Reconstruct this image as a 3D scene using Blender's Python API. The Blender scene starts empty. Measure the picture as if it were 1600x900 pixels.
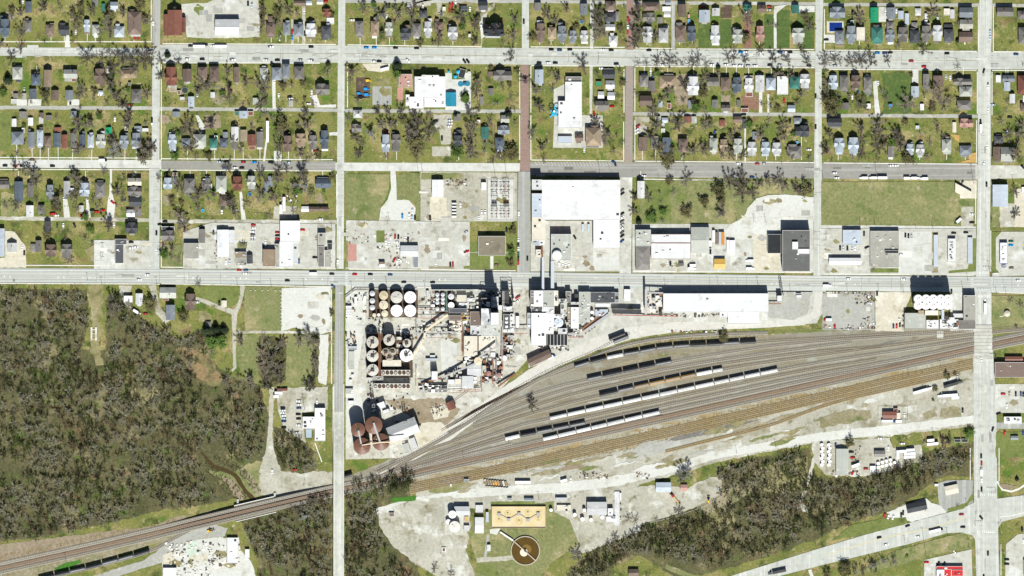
import bpy, bmesh, math, random
import numpy as np
from mathutils import Vector, Matrix, noise as mnoise

# ---------------------------------------------------------------- camera, world, sun, exposure
S = 0.6                                    # metres per unit of the survey grid (1600 x 900 cells)
def W(x, y, z=0.0):
    return ((x - 800.0) * S, (450.0 - y) * S, z)
scene = bpy.context.scene
C = scene.collection
rnd = random.Random(7)

cam_d = bpy.data.cameras.new("survey_camera")
cam = bpy.data.objects.new("survey_camera", cam_d); C.objects.link(cam)
CAM_H = 8000.0
cam.location = (0, 0, CAM_H); cam.rotation_euler = (0, 0, 0)
cam_d.sensor_width = 36.0; cam_d.lens = 36.0 * CAM_H / (1600 * S)
cam_d.clip_start = 10.0; cam_d.clip_end = 30000.0
scene.camera = cam

SUN_EL, SUN_AZ = math.radians(52.0), math.radians(8.5)      # azimuth east of south
world = bpy.data.worlds.new("World"); scene.world = world; world.use_nodes = True
wn = world.node_tree; wn.nodes.clear()
sky = wn.nodes.new("ShaderNodeTexSky"); sky.sky_type = 'NISHITA'; sky.sun_disc = False
sky.sun_elevation = SUN_EL; sky.sun_rotation = math.pi - SUN_AZ
bg = wn.nodes.new("ShaderNodeBackground"); bg.inputs[1].default_value = 0.05
wo = wn.nodes.new("ShaderNodeOutputWorld")
wn.links.new(sky.outputs[0], bg.inputs[0]); wn.links.new(bg.outputs[0], wo.inputs[0])
sun_d = bpy.data.lights.new("sun", 'SUN'); sun_d.energy = 5.0; sun_d.angle = math.radians(0.5)
sun_d.color = (1.0, 0.99, 0.94)
sun = bpy.data.objects.new("sun", sun_d); C.objects.link(sun)
sdir = Vector((math.sin(SUN_AZ) * math.cos(SUN_EL), -math.cos(SUN_AZ) * math.cos(SUN_EL), math.sin(SUN_EL)))
sun.rotation_euler = sdir.to_track_quat('Z', 'Y').to_euler(); sun.location = (0, 0, 500)
vs = scene.view_settings
scene.display_settings.display_device = 'sRGB'
vs.view_transform = 'Standard'; vs.look = 'None'; vs.gamma = 1.0; vs.use_curve_mapping = False
vs.exposure = 0.34
scene.cycles.max_bounces = 4; scene.cycles.diffuse_bounces = 1; scene.cycles.glossy_bounces = 2
scene.cycles.transparent_max_bounces = 4; scene.cycles.volume_bounces = 1

# ---------------------------------------------------------------- materials
MATS = {}
def mat(name, rgb, rough=0.85, var=0.12, scale=0.25, rand=0.0, metal=0.0, rgb2=None, scale2=0.03, mix2=0.0, detail=4.0, joint=None, streak=None, wear=0.0, spots=()):
    """colour with fine grain, a broad second tone, thin joints or streaks of wear"""
    if name in MATS: return MATS[name]
    m = bpy.data.materials.new(name); m.use_nodes = True
    nt = m.node_tree; N = nt.nodes; Lk = nt.links; N.clear()
    out = N.new("ShaderNodeOutputMaterial"); b = N.new("ShaderNodeBsdfPrincipled")
    Lk.new(b.outputs[0], out.inputs[0])
    b.inputs["Roughness"].default_value = rough; b.inputs["Metallic"].default_value = metal
    b.inputs["Specular IOR Level"].default_value = 0.25
    geo = N.new("ShaderNodeNewGeometry")
    def noise(sc, det, vec=None):
        n = N.new("ShaderNodeTexNoise"); n.inputs["Scale"].default_value = sc; n.inputs["Detail"].default_value = det
        n.inputs["Roughness"].default_value = 0.62
        Lk.new(vec if vec else geo.outputs["Position"], n.inputs["Vector"]); return n.outputs["Fac"]
    def ramp(sock, a, c):
        r = N.new("ShaderNodeMapRange"); r.inputs[1].default_value = a; r.inputs[2].default_value = c; r.clamp = True
        Lk.new(sock, r.inputs[0]); return r.outputs[0]
    def mix(fac, A, B, mode='MIX'):
        x = N.new("ShaderNodeMix"); x.data_type = 'RGBA'; x.blend_type = mode
        if isinstance(fac, float): x.inputs[0].default_value = fac
        else: Lk.new(fac, x.inputs[0])
        for s, i in ((A, 6), (B, 7)):
            if isinstance(s, tuple): x.inputs[i].default_value = (*s[:3], 1)
            else: Lk.new(s, x.inputs[i])
        return x.outputs[2]
    col = tuple(rgb)
    if rgb2 is not None:
        f = ramp(noise(scale2, 5.0), 0.5 - 0.16 / max(mix2, .3), 0.5 + 0.16 / max(mix2, .3))
        col = mix(f, tuple(rgb), tuple(rgb2))
    if streak is not None:           # (rgb, angle, scale_along, scale_across, amount)
        srgb, ang, sa, sc, am = streak
        mp = N.new("ShaderNodeMapping"); mp.inputs["Rotation"].default_value = (0, 0, -ang); mp.inputs["Scale"].default_value = (sa, sc, 1)
        Lk.new(geo.outputs["Position"], mp.inputs["Vector"])
        f = ramp(noise(1.0, 3.0, mp.outputs[0]), 0.62 - am, 0.62 + am * 0.4)
        col = mix(f, col, srgb)
    for srgb, ssc, lo_, hi_ in spots: col = mix(ramp(noise(ssc, 6.0), lo_, hi_), col, srgb)
    if var > 0:
        f = ramp(noise(scale, detail), 0.28, 0.72)
        lo = 1 - var; hi = 1 + var
        g = N.new("ShaderNodeMapRange"); g.inputs[3].default_value = lo; g.inputs[4].default_value = hi
        Lk.new(f, g.inputs[0])
        if rand > 0:
            oi = N.new("ShaderNodeObjectInfo"); g2 = N.new("ShaderNodeMapRange"); g2.inputs[3].default_value = 1 - rand; g2.inputs[4].default_value = 1 + rand
            Lk.new(oi.outputs["Random"], g2.inputs[0])
            mu = N.new("ShaderNodeMath"); mu.operation = 'MULTIPLY'; Lk.new(g.outputs[0], mu.inputs[0]); Lk.new(g2.outputs[0], mu.inputs[1]); s = mu.outputs[0]
        else: s = g.outputs[0]
        vm = N.new("ShaderNodeVectorMath"); vm.operation = 'SCALE'
        if isinstance(col, tuple): vm.inputs[0].default_value = col
        else: Lk.new(col, vm.inputs[0])
        Lk.new(s, vm.inputs[3]); col = vm.outputs[0]
    if wear > 0:                     # dirt patches
        f = ramp(noise(scale * 0.4, 6.0), 0.56, 0.74)
        mu = N.new("ShaderNodeMath"); mu.operation = 'MULTIPLY'; mu.inputs[1].default_value = wear; Lk.new(f, mu.inputs[0])
        col = mix(mu.outputs[0], col, (0.16, 0.13, 0.095))
    if joint is not None:            # (panel length, panel width, angle, darkness)
        pl, pw, ang, dk = joint
        mp = N.new("ShaderNodeMapping"); mp.inputs["Rotation"].default_value = (0, 0, -ang)
        Lk.new(geo.outputs["Position"], mp.inputs["Vector"])
        br = N.new("ShaderNodeTexBrick"); br.offset = 0.0; br.inputs["Scale"].default_value = 1.0
        br.inputs["Brick Width"].default_value = pl; br.inputs["Row Height"].default_value = pw; br.inputs["Mortar Size"].default_value = 0.12
        br.inputs["Mortar Smooth"].default_value = 0.3
        br.inputs["Color1"].default_value = (1, 1, 1, 1); br.inputs["Color2"].default_value = (0.93, 0.93, 0.93, 1); br.inputs["Mortar"].default_value = (dk, dk, dk, 1)
        Lk.new(mp.outputs[0], br.inputs["Vector"])
        col = mix(1.0, col, br.outputs["Color"], 'MULTIPLY')
    if isinstance(col, tuple): b.inputs["Base Color"].default_value = (*col, 1)
    else: Lk.new(col, b.inputs["Base Color"])
    MATS[name] = m
    return m

# ---------------------------------------------------------------- mesh helpers
def new_obj(name, me, parent=None, loc=None):
    o = bpy.data.objects.new(name, me); C.objects.link(o)
    if parent is not None: o.parent = parent
    if loc is not None: o.location = loc
    return o
def empty(name, loc, rz=0.0):
    o = bpy.data.objects.new(name, None); C.objects.link(o); o.location = loc; o.rotation_euler = (0, 0, rz)
    o.empty_display_size = 0.5
    return o
class MB:
    """collects faces, builds one mesh"""
    def __init__(s): s.v = []; s.f = []; s.m = []
    def add(s, verts, faces, mi=0):
        k = len(s.v); s.v += [tuple(p) for p in verts]; s.f += [tuple(i + k for i in f) for f in faces]; s.m += [mi] * len(faces)
    def box(s, x0, y0, z0, x1, y1, z1, mi=0, bottom=True):
        if x0 > x1: x0, x1 = x1, x0
        if y0 > y1: y0, y1 = y1, y0
        f = [(4, 5, 6, 7), (0, 1, 5, 4), (1, 2, 6, 5), (2, 3, 7, 6), (3, 0, 4, 7)]
        if bottom: f.append((3, 2, 1, 0))
        s.add([(x0, y0, z0), (x1, y0, z0), (x1, y1, z0), (x0, y1, z0), (x0, y0, z1), (x1, y0, z1), (x1, y1, z1), (x0, y1, z1)], f, mi)
    def prism(s, pts, z0, z1, mi=0):
        n = len(pts)
        if sum(pts[i][0] * pts[(i + 1) % n][1] - pts[(i + 1) % n][0] * pts[i][1] for i in range(n)) < 0: pts = pts[::-1]
        v = [(p[0], p[1], z0) for p in pts] + [(p[0], p[1], z1) for p in pts]
        s.add(v, [tuple(range(n, 2 * n)), tuple(range(n - 1, -1, -1))] + [(i, (i + 1) % n, n + (i + 1) % n, n + i) for i in range(n)], mi)
    def cyl(s, x, y, z0, z1, r0, r1=None, n=24, mi=0, cap=True):
        r1 = r0 if r1 is None else r1
        a = [2 * math.pi * i / n for i in range(n)]
        v = [(x + r0 * math.cos(t), y + r0 * math.sin(t), z0) for t in a]
        if r1 < 1e-4:
            v.append((x, y, z1)); s.add(v, [(i, (i + 1) % n, n) for i in range(n)] + [tuple(range(n - 1, -1, -1))], mi); return
        v += [(x + r1 * math.cos(t), y + r1 * math.sin(t), z1) for t in a]
        f = [(i, (i + 1) % n, n + (i + 1) % n, n + i) for i in range(n)]
        if cap: f += [tuple(range(n, 2 * n)), tuple(range(n - 1, -1, -1))]
        s.add(v, f, mi)
    def bar(s, a, b, w, h=None, mi=0):
        h = w if h is None else h
        a = Vector(a); b = Vector(b); d = (b - a)
        if d.length < 1e-6: return
        d.normalize(); up = Vector((0, 0, 1)) if abs(d.z) < 0.95 else Vector((1, 0, 0))
        sx = d.cross(up).normalized() * w / 2; sz = sx.cross(d).normalized() * h / 2
        v = [a - sx - sz, a + sx - sz, a + sx + sz, a - sx + sz, b - sx - sz, b + sx - sz, b + sx + sz, b - sx + sz]
        s.add(v, [(0, 1, 2, 3)[::-1], (4, 5, 6, 7), (0, 1, 5, 4), (1, 2, 6, 5), (2, 3, 7, 6), (3, 0, 4, 7)][0:6], mi)
    def mesh(s, name, mats):
        me = bpy.data.meshes.new(name); me.from_pydata(s.v, [], s.f)
        for m in (mats if isinstance(mats, (list, tuple)) else [mats]): me.materials.append(m)
        if any(s.m): me.polygons.foreach_set("material_index", s.m)
        me.update(); return me
    def build(s, name, mats, parent=None, loc=None): return new_obj(name, s.mesh(name, mats), parent, loc)

# ---------------------------------------------------------------- labels
AUTO = []        # things that get their label at the end: (obj, what, noun, category, x, y)
def tag(o, label, cat, group=None):
    o["label"] = label; o["category"] = cat
    if group: o["group"] = group
    return o
def auto(o, what, noun, cat, x, y, group=None):
    AUTO.append((o, what, noun, cat, x, y)); o["category"] = cat
    if group: o["group"] = group
    return o
ORD = "first second third fourth fifth sixth seventh eighth ninth tenth eleventh twelfth thirteenth fourteenth fifteenth sixteenth seventeenth eighteenth nineteenth twentieth".split()
def ordinal(n):
    if n <= 20: return ORD[n - 1]
    tens = {2: "twenty", 3: "thirty", 4: "forty", 5: "fifty", 6: "sixty"}[n // 10]
    return tens + "-" + ORD[n % 10 - 1] if n % 10 else {2: "twentieth", 3: "thirtieth", 4: "fortieth", 5: "fiftieth", 6: "sixtieth"}[n // 10]
COLS = [(243, "first"), (533, "second"), (820, "third"), (983, "fourth"), (1279, "fifth"), (1538, "sixth"), (9999, "seventh")]
ROWS = [(26, "along the top edge"), (75, "north of the avenue"), (87, "parked north in the avenue"), (104, "on the avenue's south kerb"), (140, "south of the avenue"),
        (173, "above the upper alley"), (198, "below the upper alley"), (251, "north of middle street"), (266, "on middle street"), (322, "south of middle street"),
        (346, "above the lower alley"), (420, "north of the highway"), (458, "on the highway")]
def zone(x, y):
    if y < 446 or (y < 458 and not 540 < x < 1000):
        c = next(n for t, n in COLS if x < t); r = next(n for t, n in ROWS if y < t)
        return f"in the {c} block {r}"
    if y > 760 and x > 1150: return "by the curving bottom road" if y > 775 else "by the lower creek wood"
    if x > 1545: return "east of the crossing road"
    if x > 1515: return "on the crossing road"
    if x < 420 and y > 560: return "in the western wood"
    if x < 310: return "south of the highway at left"
    if x < 520: return "in the lots left of the overpass road" if y < 600 else "by the white L-shaped building"
    if x < 700 and y < 620: return "in the tank yard"
    if x < 825 and y < 620: return "in the process area of the mill"
    if x < 720 and y < 725: return "by the rusty tanks"
    if x < 1000 and y < 545: return "in the right half of the mill"
    if y < 520: return "by the long warehouse" if x < 1290 else "by the white silos"
    if x > 1250 and y > 575: return "in the yards below the railway"
    if y > 725 and x > 620 and x < 1030: return "at the treatment works"
    if y > 725: return "by the gravel clearing" if x > 950 else "below the railway bridge"
    return "in the rail yard"
def finish_labels():
    zs = {}
    for t in AUTO: zs.setdefault((t[2], zone(t[4], t[5])), []).append(t)
    for (noun, z), lst in zs.items():
        lst.sort(key=lambda t: (t[4], t[5]))
        for i, (o, what, _n, cat, x, y) in enumerate(lst):
            o["label"] = f"{what}, {ordinal(i + 1)} {noun} from left {z}" if len(lst) > 1 else f"{what}, only {noun} {z}"

# ---------------------------------------------------------------- flat patches, automatically stacked
PATCHES = []
def smooth_edge(pts, step, jit, seed):
    r = random.Random(seed); out = []
    n = len(pts)
    for i in range(n):
        a, b = pts[i], pts[(i + 1) % n]
        d = math.hypot(b[0] - a[0], b[1] - a[1]); k = max(1, int(d / step))
        for j in range(k):
            t = j / k; x = a[0] + (b[0] - a[0]) * t; y = a[1] + (b[1] - a[1]) * t
            w = 0.0 if (j == 0 and jit < 0.6) else jit
            out.append((x + (mnoise.noise((x * .13, y * .13, seed)) * 1.6 + r.uniform(-.4, .4)) * w, y + (mnoise.noise((x * .13, y * .13, seed + 9.7)) * 1.6 + r.uniform(-.4, .4)) * w))
    return out
def patch(name, pts, m, jit=0.0, step=4.0, kind="structure", lift=0.0, label=None):
    if len(pts) == 4 and not isinstance(pts[0], (tuple, list)):
        x0, y0, x1, y1 = pts; pts = [(x0, y0), (x1, y0), (x1, y1), (x0, y1)]
    if jit: pts = smooth_edge(pts, step, jit, len(PATCHES))
    xs = [p[0] for p in pts]; ys = [p[1] for p in pts]; bb = (min(xs), min(ys), max(xs), max(ys))
    lv = 1
    for q, l in PATCHES:
        if q[0] < bb[2] and bb[0] < q[2] and q[1] < bb[3] and bb[1] < q[3]: lv = max(lv, l + 1)
    PATCHES.append((bb, lv))
    z = 0.02 * lv + lift
    if sum(pts[i][0] * pts[(i + 1) % len(pts)][1] - pts[(i + 1) % len(pts)][0] * pts[i][1] for i in range(len(pts))) > 0: pts = pts[::-1]
    me = bpy.data.meshes.new(name)
    me.from_pydata([W(x, y, z) for x, y in pts], [], [tuple(range(len(pts)))])
    me.materials.append(m); me.update()
    o = new_obj(name, me); o["kind"] = kind
    if label: o["label"] = label
    return o
def strip(name, pts, w, m, jit=0.0, **k):
    """a ribbon w cells wide along a polyline"""
    P = [Vector((p[0], p[1])) for p in pts]; L = []; R = []
    for i, p in enumerate(P):
        d = (P[min(i + 1, len(P) - 1)] - P[max(i - 1, 0)]).normalized(); n = Vector((-d.y, d.x)) * (w[i] if isinstance(w, list) else w) / 2
        L.append((p.x + n.x, p.y + n.y)); R.append((p.x - n.x, p.y - n.y))
    return patch(name, L + R[::-1], m, jit, **k)
# ---------------------------------------------------------------- ground materials
GRASS = mat("grass", (0.205, 0.193, 0.06), 0.95, 0.36, 0.6, rgb2=(0.1, 0.13, 0.028), scale2=0.03, mix2=0.9, spots=[((0.29, 0.245, 0.11), 0.045, .53, .63), ((0.055, 0.075, 0.018), 0.07, .54, .65), ((0.15, 0.11, 0.05), 0.09, .56, .67), ((0.32, 0.28, 0.165), 0.19, .59, .69), ((0.08, 0.135, 0.02), 0.038, .56, .66)])
FIELD = mat("field_grass", (0.205, 0.205, 0.09), 0.95, 0.26, 0.45, rgb2=(0.135, 0.16, 0.055), scale2=0.02, mix2=0.6, spots=[((0.28, 0.25, 0.125), 0.035, .53, .65), ((0.105, 0.14, 0.04), 0.06, .55, .67), ((0.24, 0.21, 0.11), 0.2, .56, .68), ((0.3, 0.27, 0.17), 0.09, .6, .7)])
LAWN = mat("green_lawn", (0.105, 0.145, 0.035), 0.95, 0.25, 0.4, rgb2=(0.17, 0.185, 0.06), scale2=0.04, mix2=0.5, spots=[((0.07, 0.1, 0.025), 0.1, .55, .68)])
DEEP = mat("deep_green_lawn", (0.05, 0.095, 0.022), 0.95, 0.22, 0.4, rgb2=(0.09, 0.125, 0.035), scale2=0.05, mix2=0.5, spots=[((0.15, 0.16, 0.05), 0.12, .56, .7)])
BRIGHT = mat("lush_green", (0.05, 0.15, 0.02), 0.95, 0.3, 0.5)
WEED = mat("weedy_verge", (0.19, 0.17, 0.085), 0.95, 0.3, 0.3, rgb2=(0.28, 0.25, 0.175), scale2=0.05, mix2=0.6, spots=[((0.12, 0.14, 0.045), 0.06, .55, .68), ((0.34, 0.32, 0.25), 0.12, .58, .7)])
LITTER = mat("leaf_litter", (0.115, 0.105, 0.05), 1.0, 0.4, 0.4, rgb2=(0.062, 0.066, 0.027), scale2=0.03, mix2=0.9, spots=[((0.24, 0.205, 0.11), 0.04, .55, .68), ((0.075, 0.11, 0.025), 0.07, .55, .67), ((0.19, 0.125, 0.065), 0.055, .59, .69)])
STRAW = mat("dry_straw", (0.265, 0.23, 0.12), 0.95, 0.28, 0.4, rgb2=(0.18, 0.175, 0.075), scale2=0.05, mix2=0.7, spots=[((0.34, 0.3, 0.19), 0.06, .56, .68), ((0.12, 0.115, 0.05), 0.1, .54, .66)])
DIRT = mat("bare_dirt", (0.21, 0.165, 0.11), 0.95, 0.25, 0.3, rgb2=(0.28, 0.235, 0.165), scale2=0.06, mix2=0.5, spots=[((0.17, 0.165, 0.07), 0.1, .56, .68)])
REDDIRT = mat("reddish_dirt", (0.21, 0.115, 0.08), 0.95, 0.25, 0.5, spots=[((0.2, 0.17, 0.09), 0.12, .55, .68)])
DARKDIRT = mat("dark_mulch", (0.085, 0.06, 0.042), 0.95, 0.25, 0.4, spots=[((0.2, 0.17, 0.11), 0.15, .56, .7)])
ORANGE_DIRT = mat("orange_clay", (0.42, 0.27, 0.09), 0.95, 0.25, 0.4)
STAIN = ((0.27, 0.26, 0.225), 0.07, .57, .72)
CONC = mat("concrete_road", (0.44, 0.46, 0.415), 0.9, 0.11, 0.22, rgb2=(0.375, 0.385, 0.345), scale2=0.05, mix2=0.6, joint=(5.0, 4.0, 0.0, 0.8), streak=((0.51, 0.525, 0.485), 0.0, 0.006, 0.35, 0.1), spots=[((0.3, 0.305, 0.27), 0.09, .58, .72)])
CONCV = mat("concrete_street", (0.465, 0.485, 0.44), 0.9, 0.11, 0.22, rgb2=(0.395, 0.405, 0.365), scale2=0.05, mix2=0.6, joint=(4.0, 5.0, 0.0, 0.8), streak=((0.535, 0.545, 0.505), 0.0, 0.35, 0.006, 0.1), spots=[((0.32, 0.325, 0.29), 0.09, .58, .72)])
PALE = mat("pale_concrete", (0.545, 0.555, 0.515), 0.9, 0.1, 0.25, rgb2=(0.465, 0.47, 0.425), scale2=0.05, mix2=0.6, joint=(5.0, 5.0, 0.0, 0.85), spots=[((0.39, 0.385, 0.335), 0.1, .57, .71)])
LOT = mat("concrete_lot", (0.475, 0.48, 0.43), 0.9, 0.14, 0.25, rgb2=(0.39, 0.385, 0.325), scale2=0.035, mix2=0.7, joint=(6.0, 6.0, 0.0, 0.85), spots=[((0.565, 0.575, 0.54), 0.05, .54, .66), ((0.3, 0.285, 0.225), 0.12, .57, .7), ((0.23, 0.215, 0.155), 0.06, .6, .73)])
CREAM_LOT = mat("cream_gravel_lot", (0.54, 0.505, 0.41), 0.95, 0.13, 0.35, rgb2=(0.45, 0.42, 0.325), scale2=0.05, mix2=0.5, spots=[((0.33, 0.3, 0.2), 0.08, .57, .7), ((0.6, 0.58, 0.5), 0.06, .56, .68)])
GRAVEL = mat("limestone_gravel", (0.415, 0.4, 0.33), 0.95, 0.19, 0.4, rgb2=(0.31, 0.3, 0.24), scale2=0.03, mix2=0.8, spots=[((0.215, 0.2, 0.13), 0.035, .54, .67), ((0.52, 0.525, 0.475), 0.055, .54, .66), ((0.16, 0.15, 0.075), 0.085, .58, .69)])
WHITEGR = mat("white_gravel", (0.55, 0.56, 0.52), 0.95, 0.1, 0.4, rgb2=(0.465, 0.465, 0.415), scale2=0.03, mix2=0.7, spots=[((0.38, 0.37, 0.3), 0.07, .56, .69)])
GREYGR = mat("grey_gravel", (0.365, 0.37, 0.335), 0.95, 0.14, 0.35, rgb2=(0.29, 0.285, 0.25), scale2=0.03, mix2=0.6, spots=[((0.46, 0.455, 0.41), 0.05, .55, .68), ((0.23, 0.205, 0.13), 0.1, .58, .7)])
ASPH = mat("worn_asphalt", (0.265, 0.26, 0.235), 0.9, 0.1, 0.25, rgb2=(0.22, 0.215, 0.19), scale2=0.03, mix2=0.5, streak=((0.325, 0.32, 0.295), 0.0, 0.005, 0.3, 0.12), spots=[((0.19, 0.185, 0.165), 0.1, .6, .72)])
ASPHV = mat("worn_asphalt_side_street", (0.3, 0.31, 0.285), 0.9, 0.1, 0.25, rgb2=(0.26, 0.265, 0.24), scale2=0.03, mix2=0.5, streak=((0.37, 0.375, 0.345), 0.0, 0.3, 0.005, 0.12), spots=[((0.22, 0.22, 0.2), 0.1, .6, .72)])
HWY = mat("highway_concrete", (0.405, 0.43, 0.395), 0.9, 0.07, 0.25, rgb2=(0.36, 0.38, 0.35), scale2=0.03, mix2=0.4, streak=((0.475, 0.495, 0.46), 0.012, 0.004, 0.28, 0.16), spots=[((0.31, 0.325, 0.295), 0.08, .61, .74)])
LANE = mat("worn_wheel_track", (0.345, 0.355, 0.33), 0.9, 0.1, 0.15)
WALK = mat("pavement_concrete", (0.6, 0.59, 0.53), 0.9, 0.13, 0.35, spots=[((0.4, 0.37, 0.28), 0.08, .57, .7)])
BRICKRD = mat("red_brick_paving", (0.235, 0.15, 0.125), 0.92, 0.16, 0.5, rgb2=(0.28, 0.205, 0.175), scale2=0.05, mix2=0.6, joint=(1.2, 2.4, 0.0, 0.85), spots=[((0.33, 0.27, 0.23), 0.1, .58, .7)])
BRICKGREY = mat("faded_brick_paving", (0.24, 0.195, 0.17), 0.92, 0.15, 0.5, rgb2=(0.285, 0.25, 0.22), scale2=0.05, mix2=0.6)
YARD = mat("rail_ballast", (0.25, 0.24, 0.19), 0.95, 0.15, 0.45, rgb2=(0.21, 0.19, 0.14), scale2=0.02, mix2=0.6, streak=((0.19, 0.155, 0.1), math.radians(13), 0.006, 0.14, 0.14), spots=[((0.29, 0.295, 0.25), 0.04, .55, .67), ((0.16, 0.14, 0.09), 0.06, .57, .7)])
MILLROAD = mat("mill_gravel_road", (0.53, 0.525, 0.48), 0.95, 0.11, 0.35, rgb2=(0.45, 0.435, 0.38), scale2=0.03, mix2=0.6, spots=[((0.36, 0.335, 0.26), 0.08, .58, .7)])
MILLPAD = mat("stained_mill_concrete", (0.49, 0.49, 0.435), 0.9, 0.17, 0.4, rgb2=(0.34, 0.325, 0.26), scale2=0.06, mix2=0.8, spots=[((0.2, 0.175, 0.115), 0.1, .55, .68), ((0.58, 0.585, 0.545), 0.06, .54, .65), ((0.12, 0.1, 0.065), 0.16, .6, .7)])
OLDTRACK = mat("weedy_old_tracks", (0.265, 0.235, 0.155), 0.95, 0.28, 0.4, rgb2=(0.32, 0.31, 0.25), scale2=0.025, mix2=0.8, streak=((0.26, 0.185, 0.075), math.radians(14), 0.01, 0.25, 0.12), spots=[((0.29, 0.205, 0.085), 0.07, .57, .68), ((0.38, 0.375, 0.32), 0.05, .55, .66), ((0.18, 0.165, 0.09), 0.1, .58, .7)])
PAINTW = mat("white_road_paint", (0.66, 0.66, 0.63), 0.8, 0.2, 0.6)
PAINTY = mat("yellow_road_paint", (0.5, 0.45, 0.29), 0.8, 0.15, 0.6)
DARKSLAB = mat("dark_patched_asphalt", (0.15, 0.145, 0.13), 0.9, 0.18, 0.3, spots=[((0.27, 0.255, 0.21), 0.1, .54, .68)])
PINKPAVE = mat("pink_paving", (0.4, 0.21, 0.175), 0.9, 0.14, 0.4)
CREEK = mat("muddy_creek_water", (0.06, 0.042, 0.016), 0.25, 0.2, 0.3)

gnd = MB(); gnd.box(-3000, -3000, -2.0, 3000, 3000, 0.0)
g = gnd.build("ground", [GRASS]); g["kind"] = "structure"

# ---- broad ground cover
patch("wood_floor", [(-60, 450), (135, 452), (140, 505), (128, 545), (165, 548), (165, 470), (190, 455), (230, 505), (280, 530), (310, 515), (345, 530), (330, 560), (360, 590), (405, 600), (420, 650), (415, 715), (390, 775), (340, 785), (240, 800), (150, 822), (60, 842), (-60, 850)], LITTER, 2.2)
patch("power_line_clearing", [(139, 446), (159, 446), (158, 490), (157, 515), (155, 540), (162, 570), (150, 572), (140, 540), (143, 500)], STRAW, 3)
patch("wood_floor", [(540, 742), (650, 742), (640, 775), (600, 790), (592, 820), (612, 850), (650, 880), (680, 960), (540, 960)], LITTER, 1.5)
patch("wood_floor", [(375, 812), (440, 790), (480, 765), (520, 760), (520, 960), (390, 960), (405, 880)], LITTER, 1.5)
patch("wood_floor", [(840, 960), (900, 880), (960, 832), (1000, 812), (1060, 800), (1118, 775), (1120, 730), (1180, 715), (1265, 700), (1275, 745), (1350, 745), (1400, 715), (1520, 690), (1520, 745), (1470, 745), (1400, 795), (1330, 815), (1270, 845), (1150, 885), (1060, 905), (1000, 868), (960, 885), (930, 960)], LITTER, 2)
patch("creek_meadow", [(325, 735), (372, 765), (395, 780), (420, 775), (416, 720), (400, 720), (370, 735)], FIELD, 3)
patch("clearing_gravel", [(410, 715), (430, 680), (450, 735), (520, 738), (520, 764), (430, 778), (400, 775)], GRAVEL, 2.5)
strip("creek", [(322, 718), (335, 730), (352, 735), (367, 742), (376, 755), (384, 768), (394, 778), (400, 800), (405, 815), (417, 850), (425, 900)], [5, 6, 6, 7, 6, 6, 8, 6, 5, 4, 4], CREEK, 0.8)
strip("creek", [(-10, 648), (20, 642), (60, 635), (95, 637), (120, 630), (150, 600), (180, 572), (220, 565), (245, 575), (270, 600), (285, 615)], 3.5, CREEK, 1.5)
patch("wood_floor", [(428, 668), (458, 673), (478, 690), (494, 708), (495, 735), (470, 740), (440, 736), (428, 705)], LITTER, 1.5)
patch("wood_floor", [(402, 528), (426, 524), (450, 540), (448, 592), (425, 608), (405, 586)], LITTER, 1.5)
patch("wood_floor", [(485, 540), (498, 540), (499, 590), (486, 590)], LITTER, 1.2)
patch("rusty_clearing", [(275, 545), (300, 540), (330, 562), (348, 590), (340, 605), (318, 596), (290, 575)], mat("rusty_straw", (0.23, 0.165, 0.085), .95, .3, .3, spots=[((0.15, 0.15, 0.06), .08, .48, .6), ((0.11, 0.09, 0.045), .14, .5, .62)]), 2.5)
patch("scrub_opening", [(220, 600), (250, 610), (240, 640), (215, 635), (205, 615)], STRAW, 3)
patch("scrub_opening", [(1175, 735), (1215, 722), (1262, 715), (1262, 760), (1230, 775), (1190, 765)], STRAW, 3)
patch("scrub_opening", [(1110, 800), (1140, 790), (1150, 812), (1125, 830), (1105, 820)], STRAW, 2)
patch("pale_track_end", [(1242, 790), (1255, 782), (1262, 800), (1248, 798)], GRAVEL, 1.5)
patch("grassy_strip", [(1082, 785), (1190, 742), (1200, 752), (1140, 790), (1105, 805)], WEED, 2.5)
patch("creek_bank", [(345, 742), (366, 752), (384, 780), (374, 782), (355, 758)], DIRT, 2)
patch("creek_bank", [(372, 735), (385, 750), (398, 772), (410, 768), (395, 745), (380, 732)], WEED, 2)
strip("creek", [(310, 700), (322, 716), (335, 729), (352, 735), (367, 742), (376, 755), (384, 768), (394, 778)], [3, 4, 5, 5, 4, 4, 5, 5], CREEK, .9)
# ---- rail land
patch("rail_yard_ballast", [(535, 748), (600, 722), (660, 690), (720, 655), (780, 622), (850, 590), (900, 568), (1000, 545), (1100, 530), (1180, 522), (1300, 517), (1522, 512), (1522, 555), (1400, 572), (1280, 600), (1120, 638), (960, 675), (840, 705), (720, 730), (640, 745), (560, 762), (535, 768)], YARD, 0.8)
patch("railway_verge", [(-10, 905), (-10, 868), (80, 850), (200, 836), (300, 815), (330, 795), (330, 835), (240, 850), (120, 885), (60, 905)], WEED, 1.5)
patch("weedy_strip", [(-10, 852), (100, 838), (240, 822), (270, 808), (300, 803), (240, 835), (100, 865), (-10, 882)], DIRT, 1.5)
patch("verge_green", [(85, 888), (100, 880), (125, 874), (128, 879), (105, 890), (88, 893)], BRIGHT, 1)
patch("yard_grass_strip", [(905, 565), (960, 540), (1040, 527), (1110, 522), (1180, 517), (1250, 514), (1300, 514), (1180, 527), (1060, 538), (960, 555)], WEED, 1)
patch("yard_grass_strip", [(960, 570), (1030, 552), (1110, 546), (1040, 556), (985, 568), (965, 573)], WEED, 1)
patch("green_verge", [(1152, 521), (1190, 516), (1290, 514), (1290, 518), (1190, 522), (1155, 525)], LAWN, .8)
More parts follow.
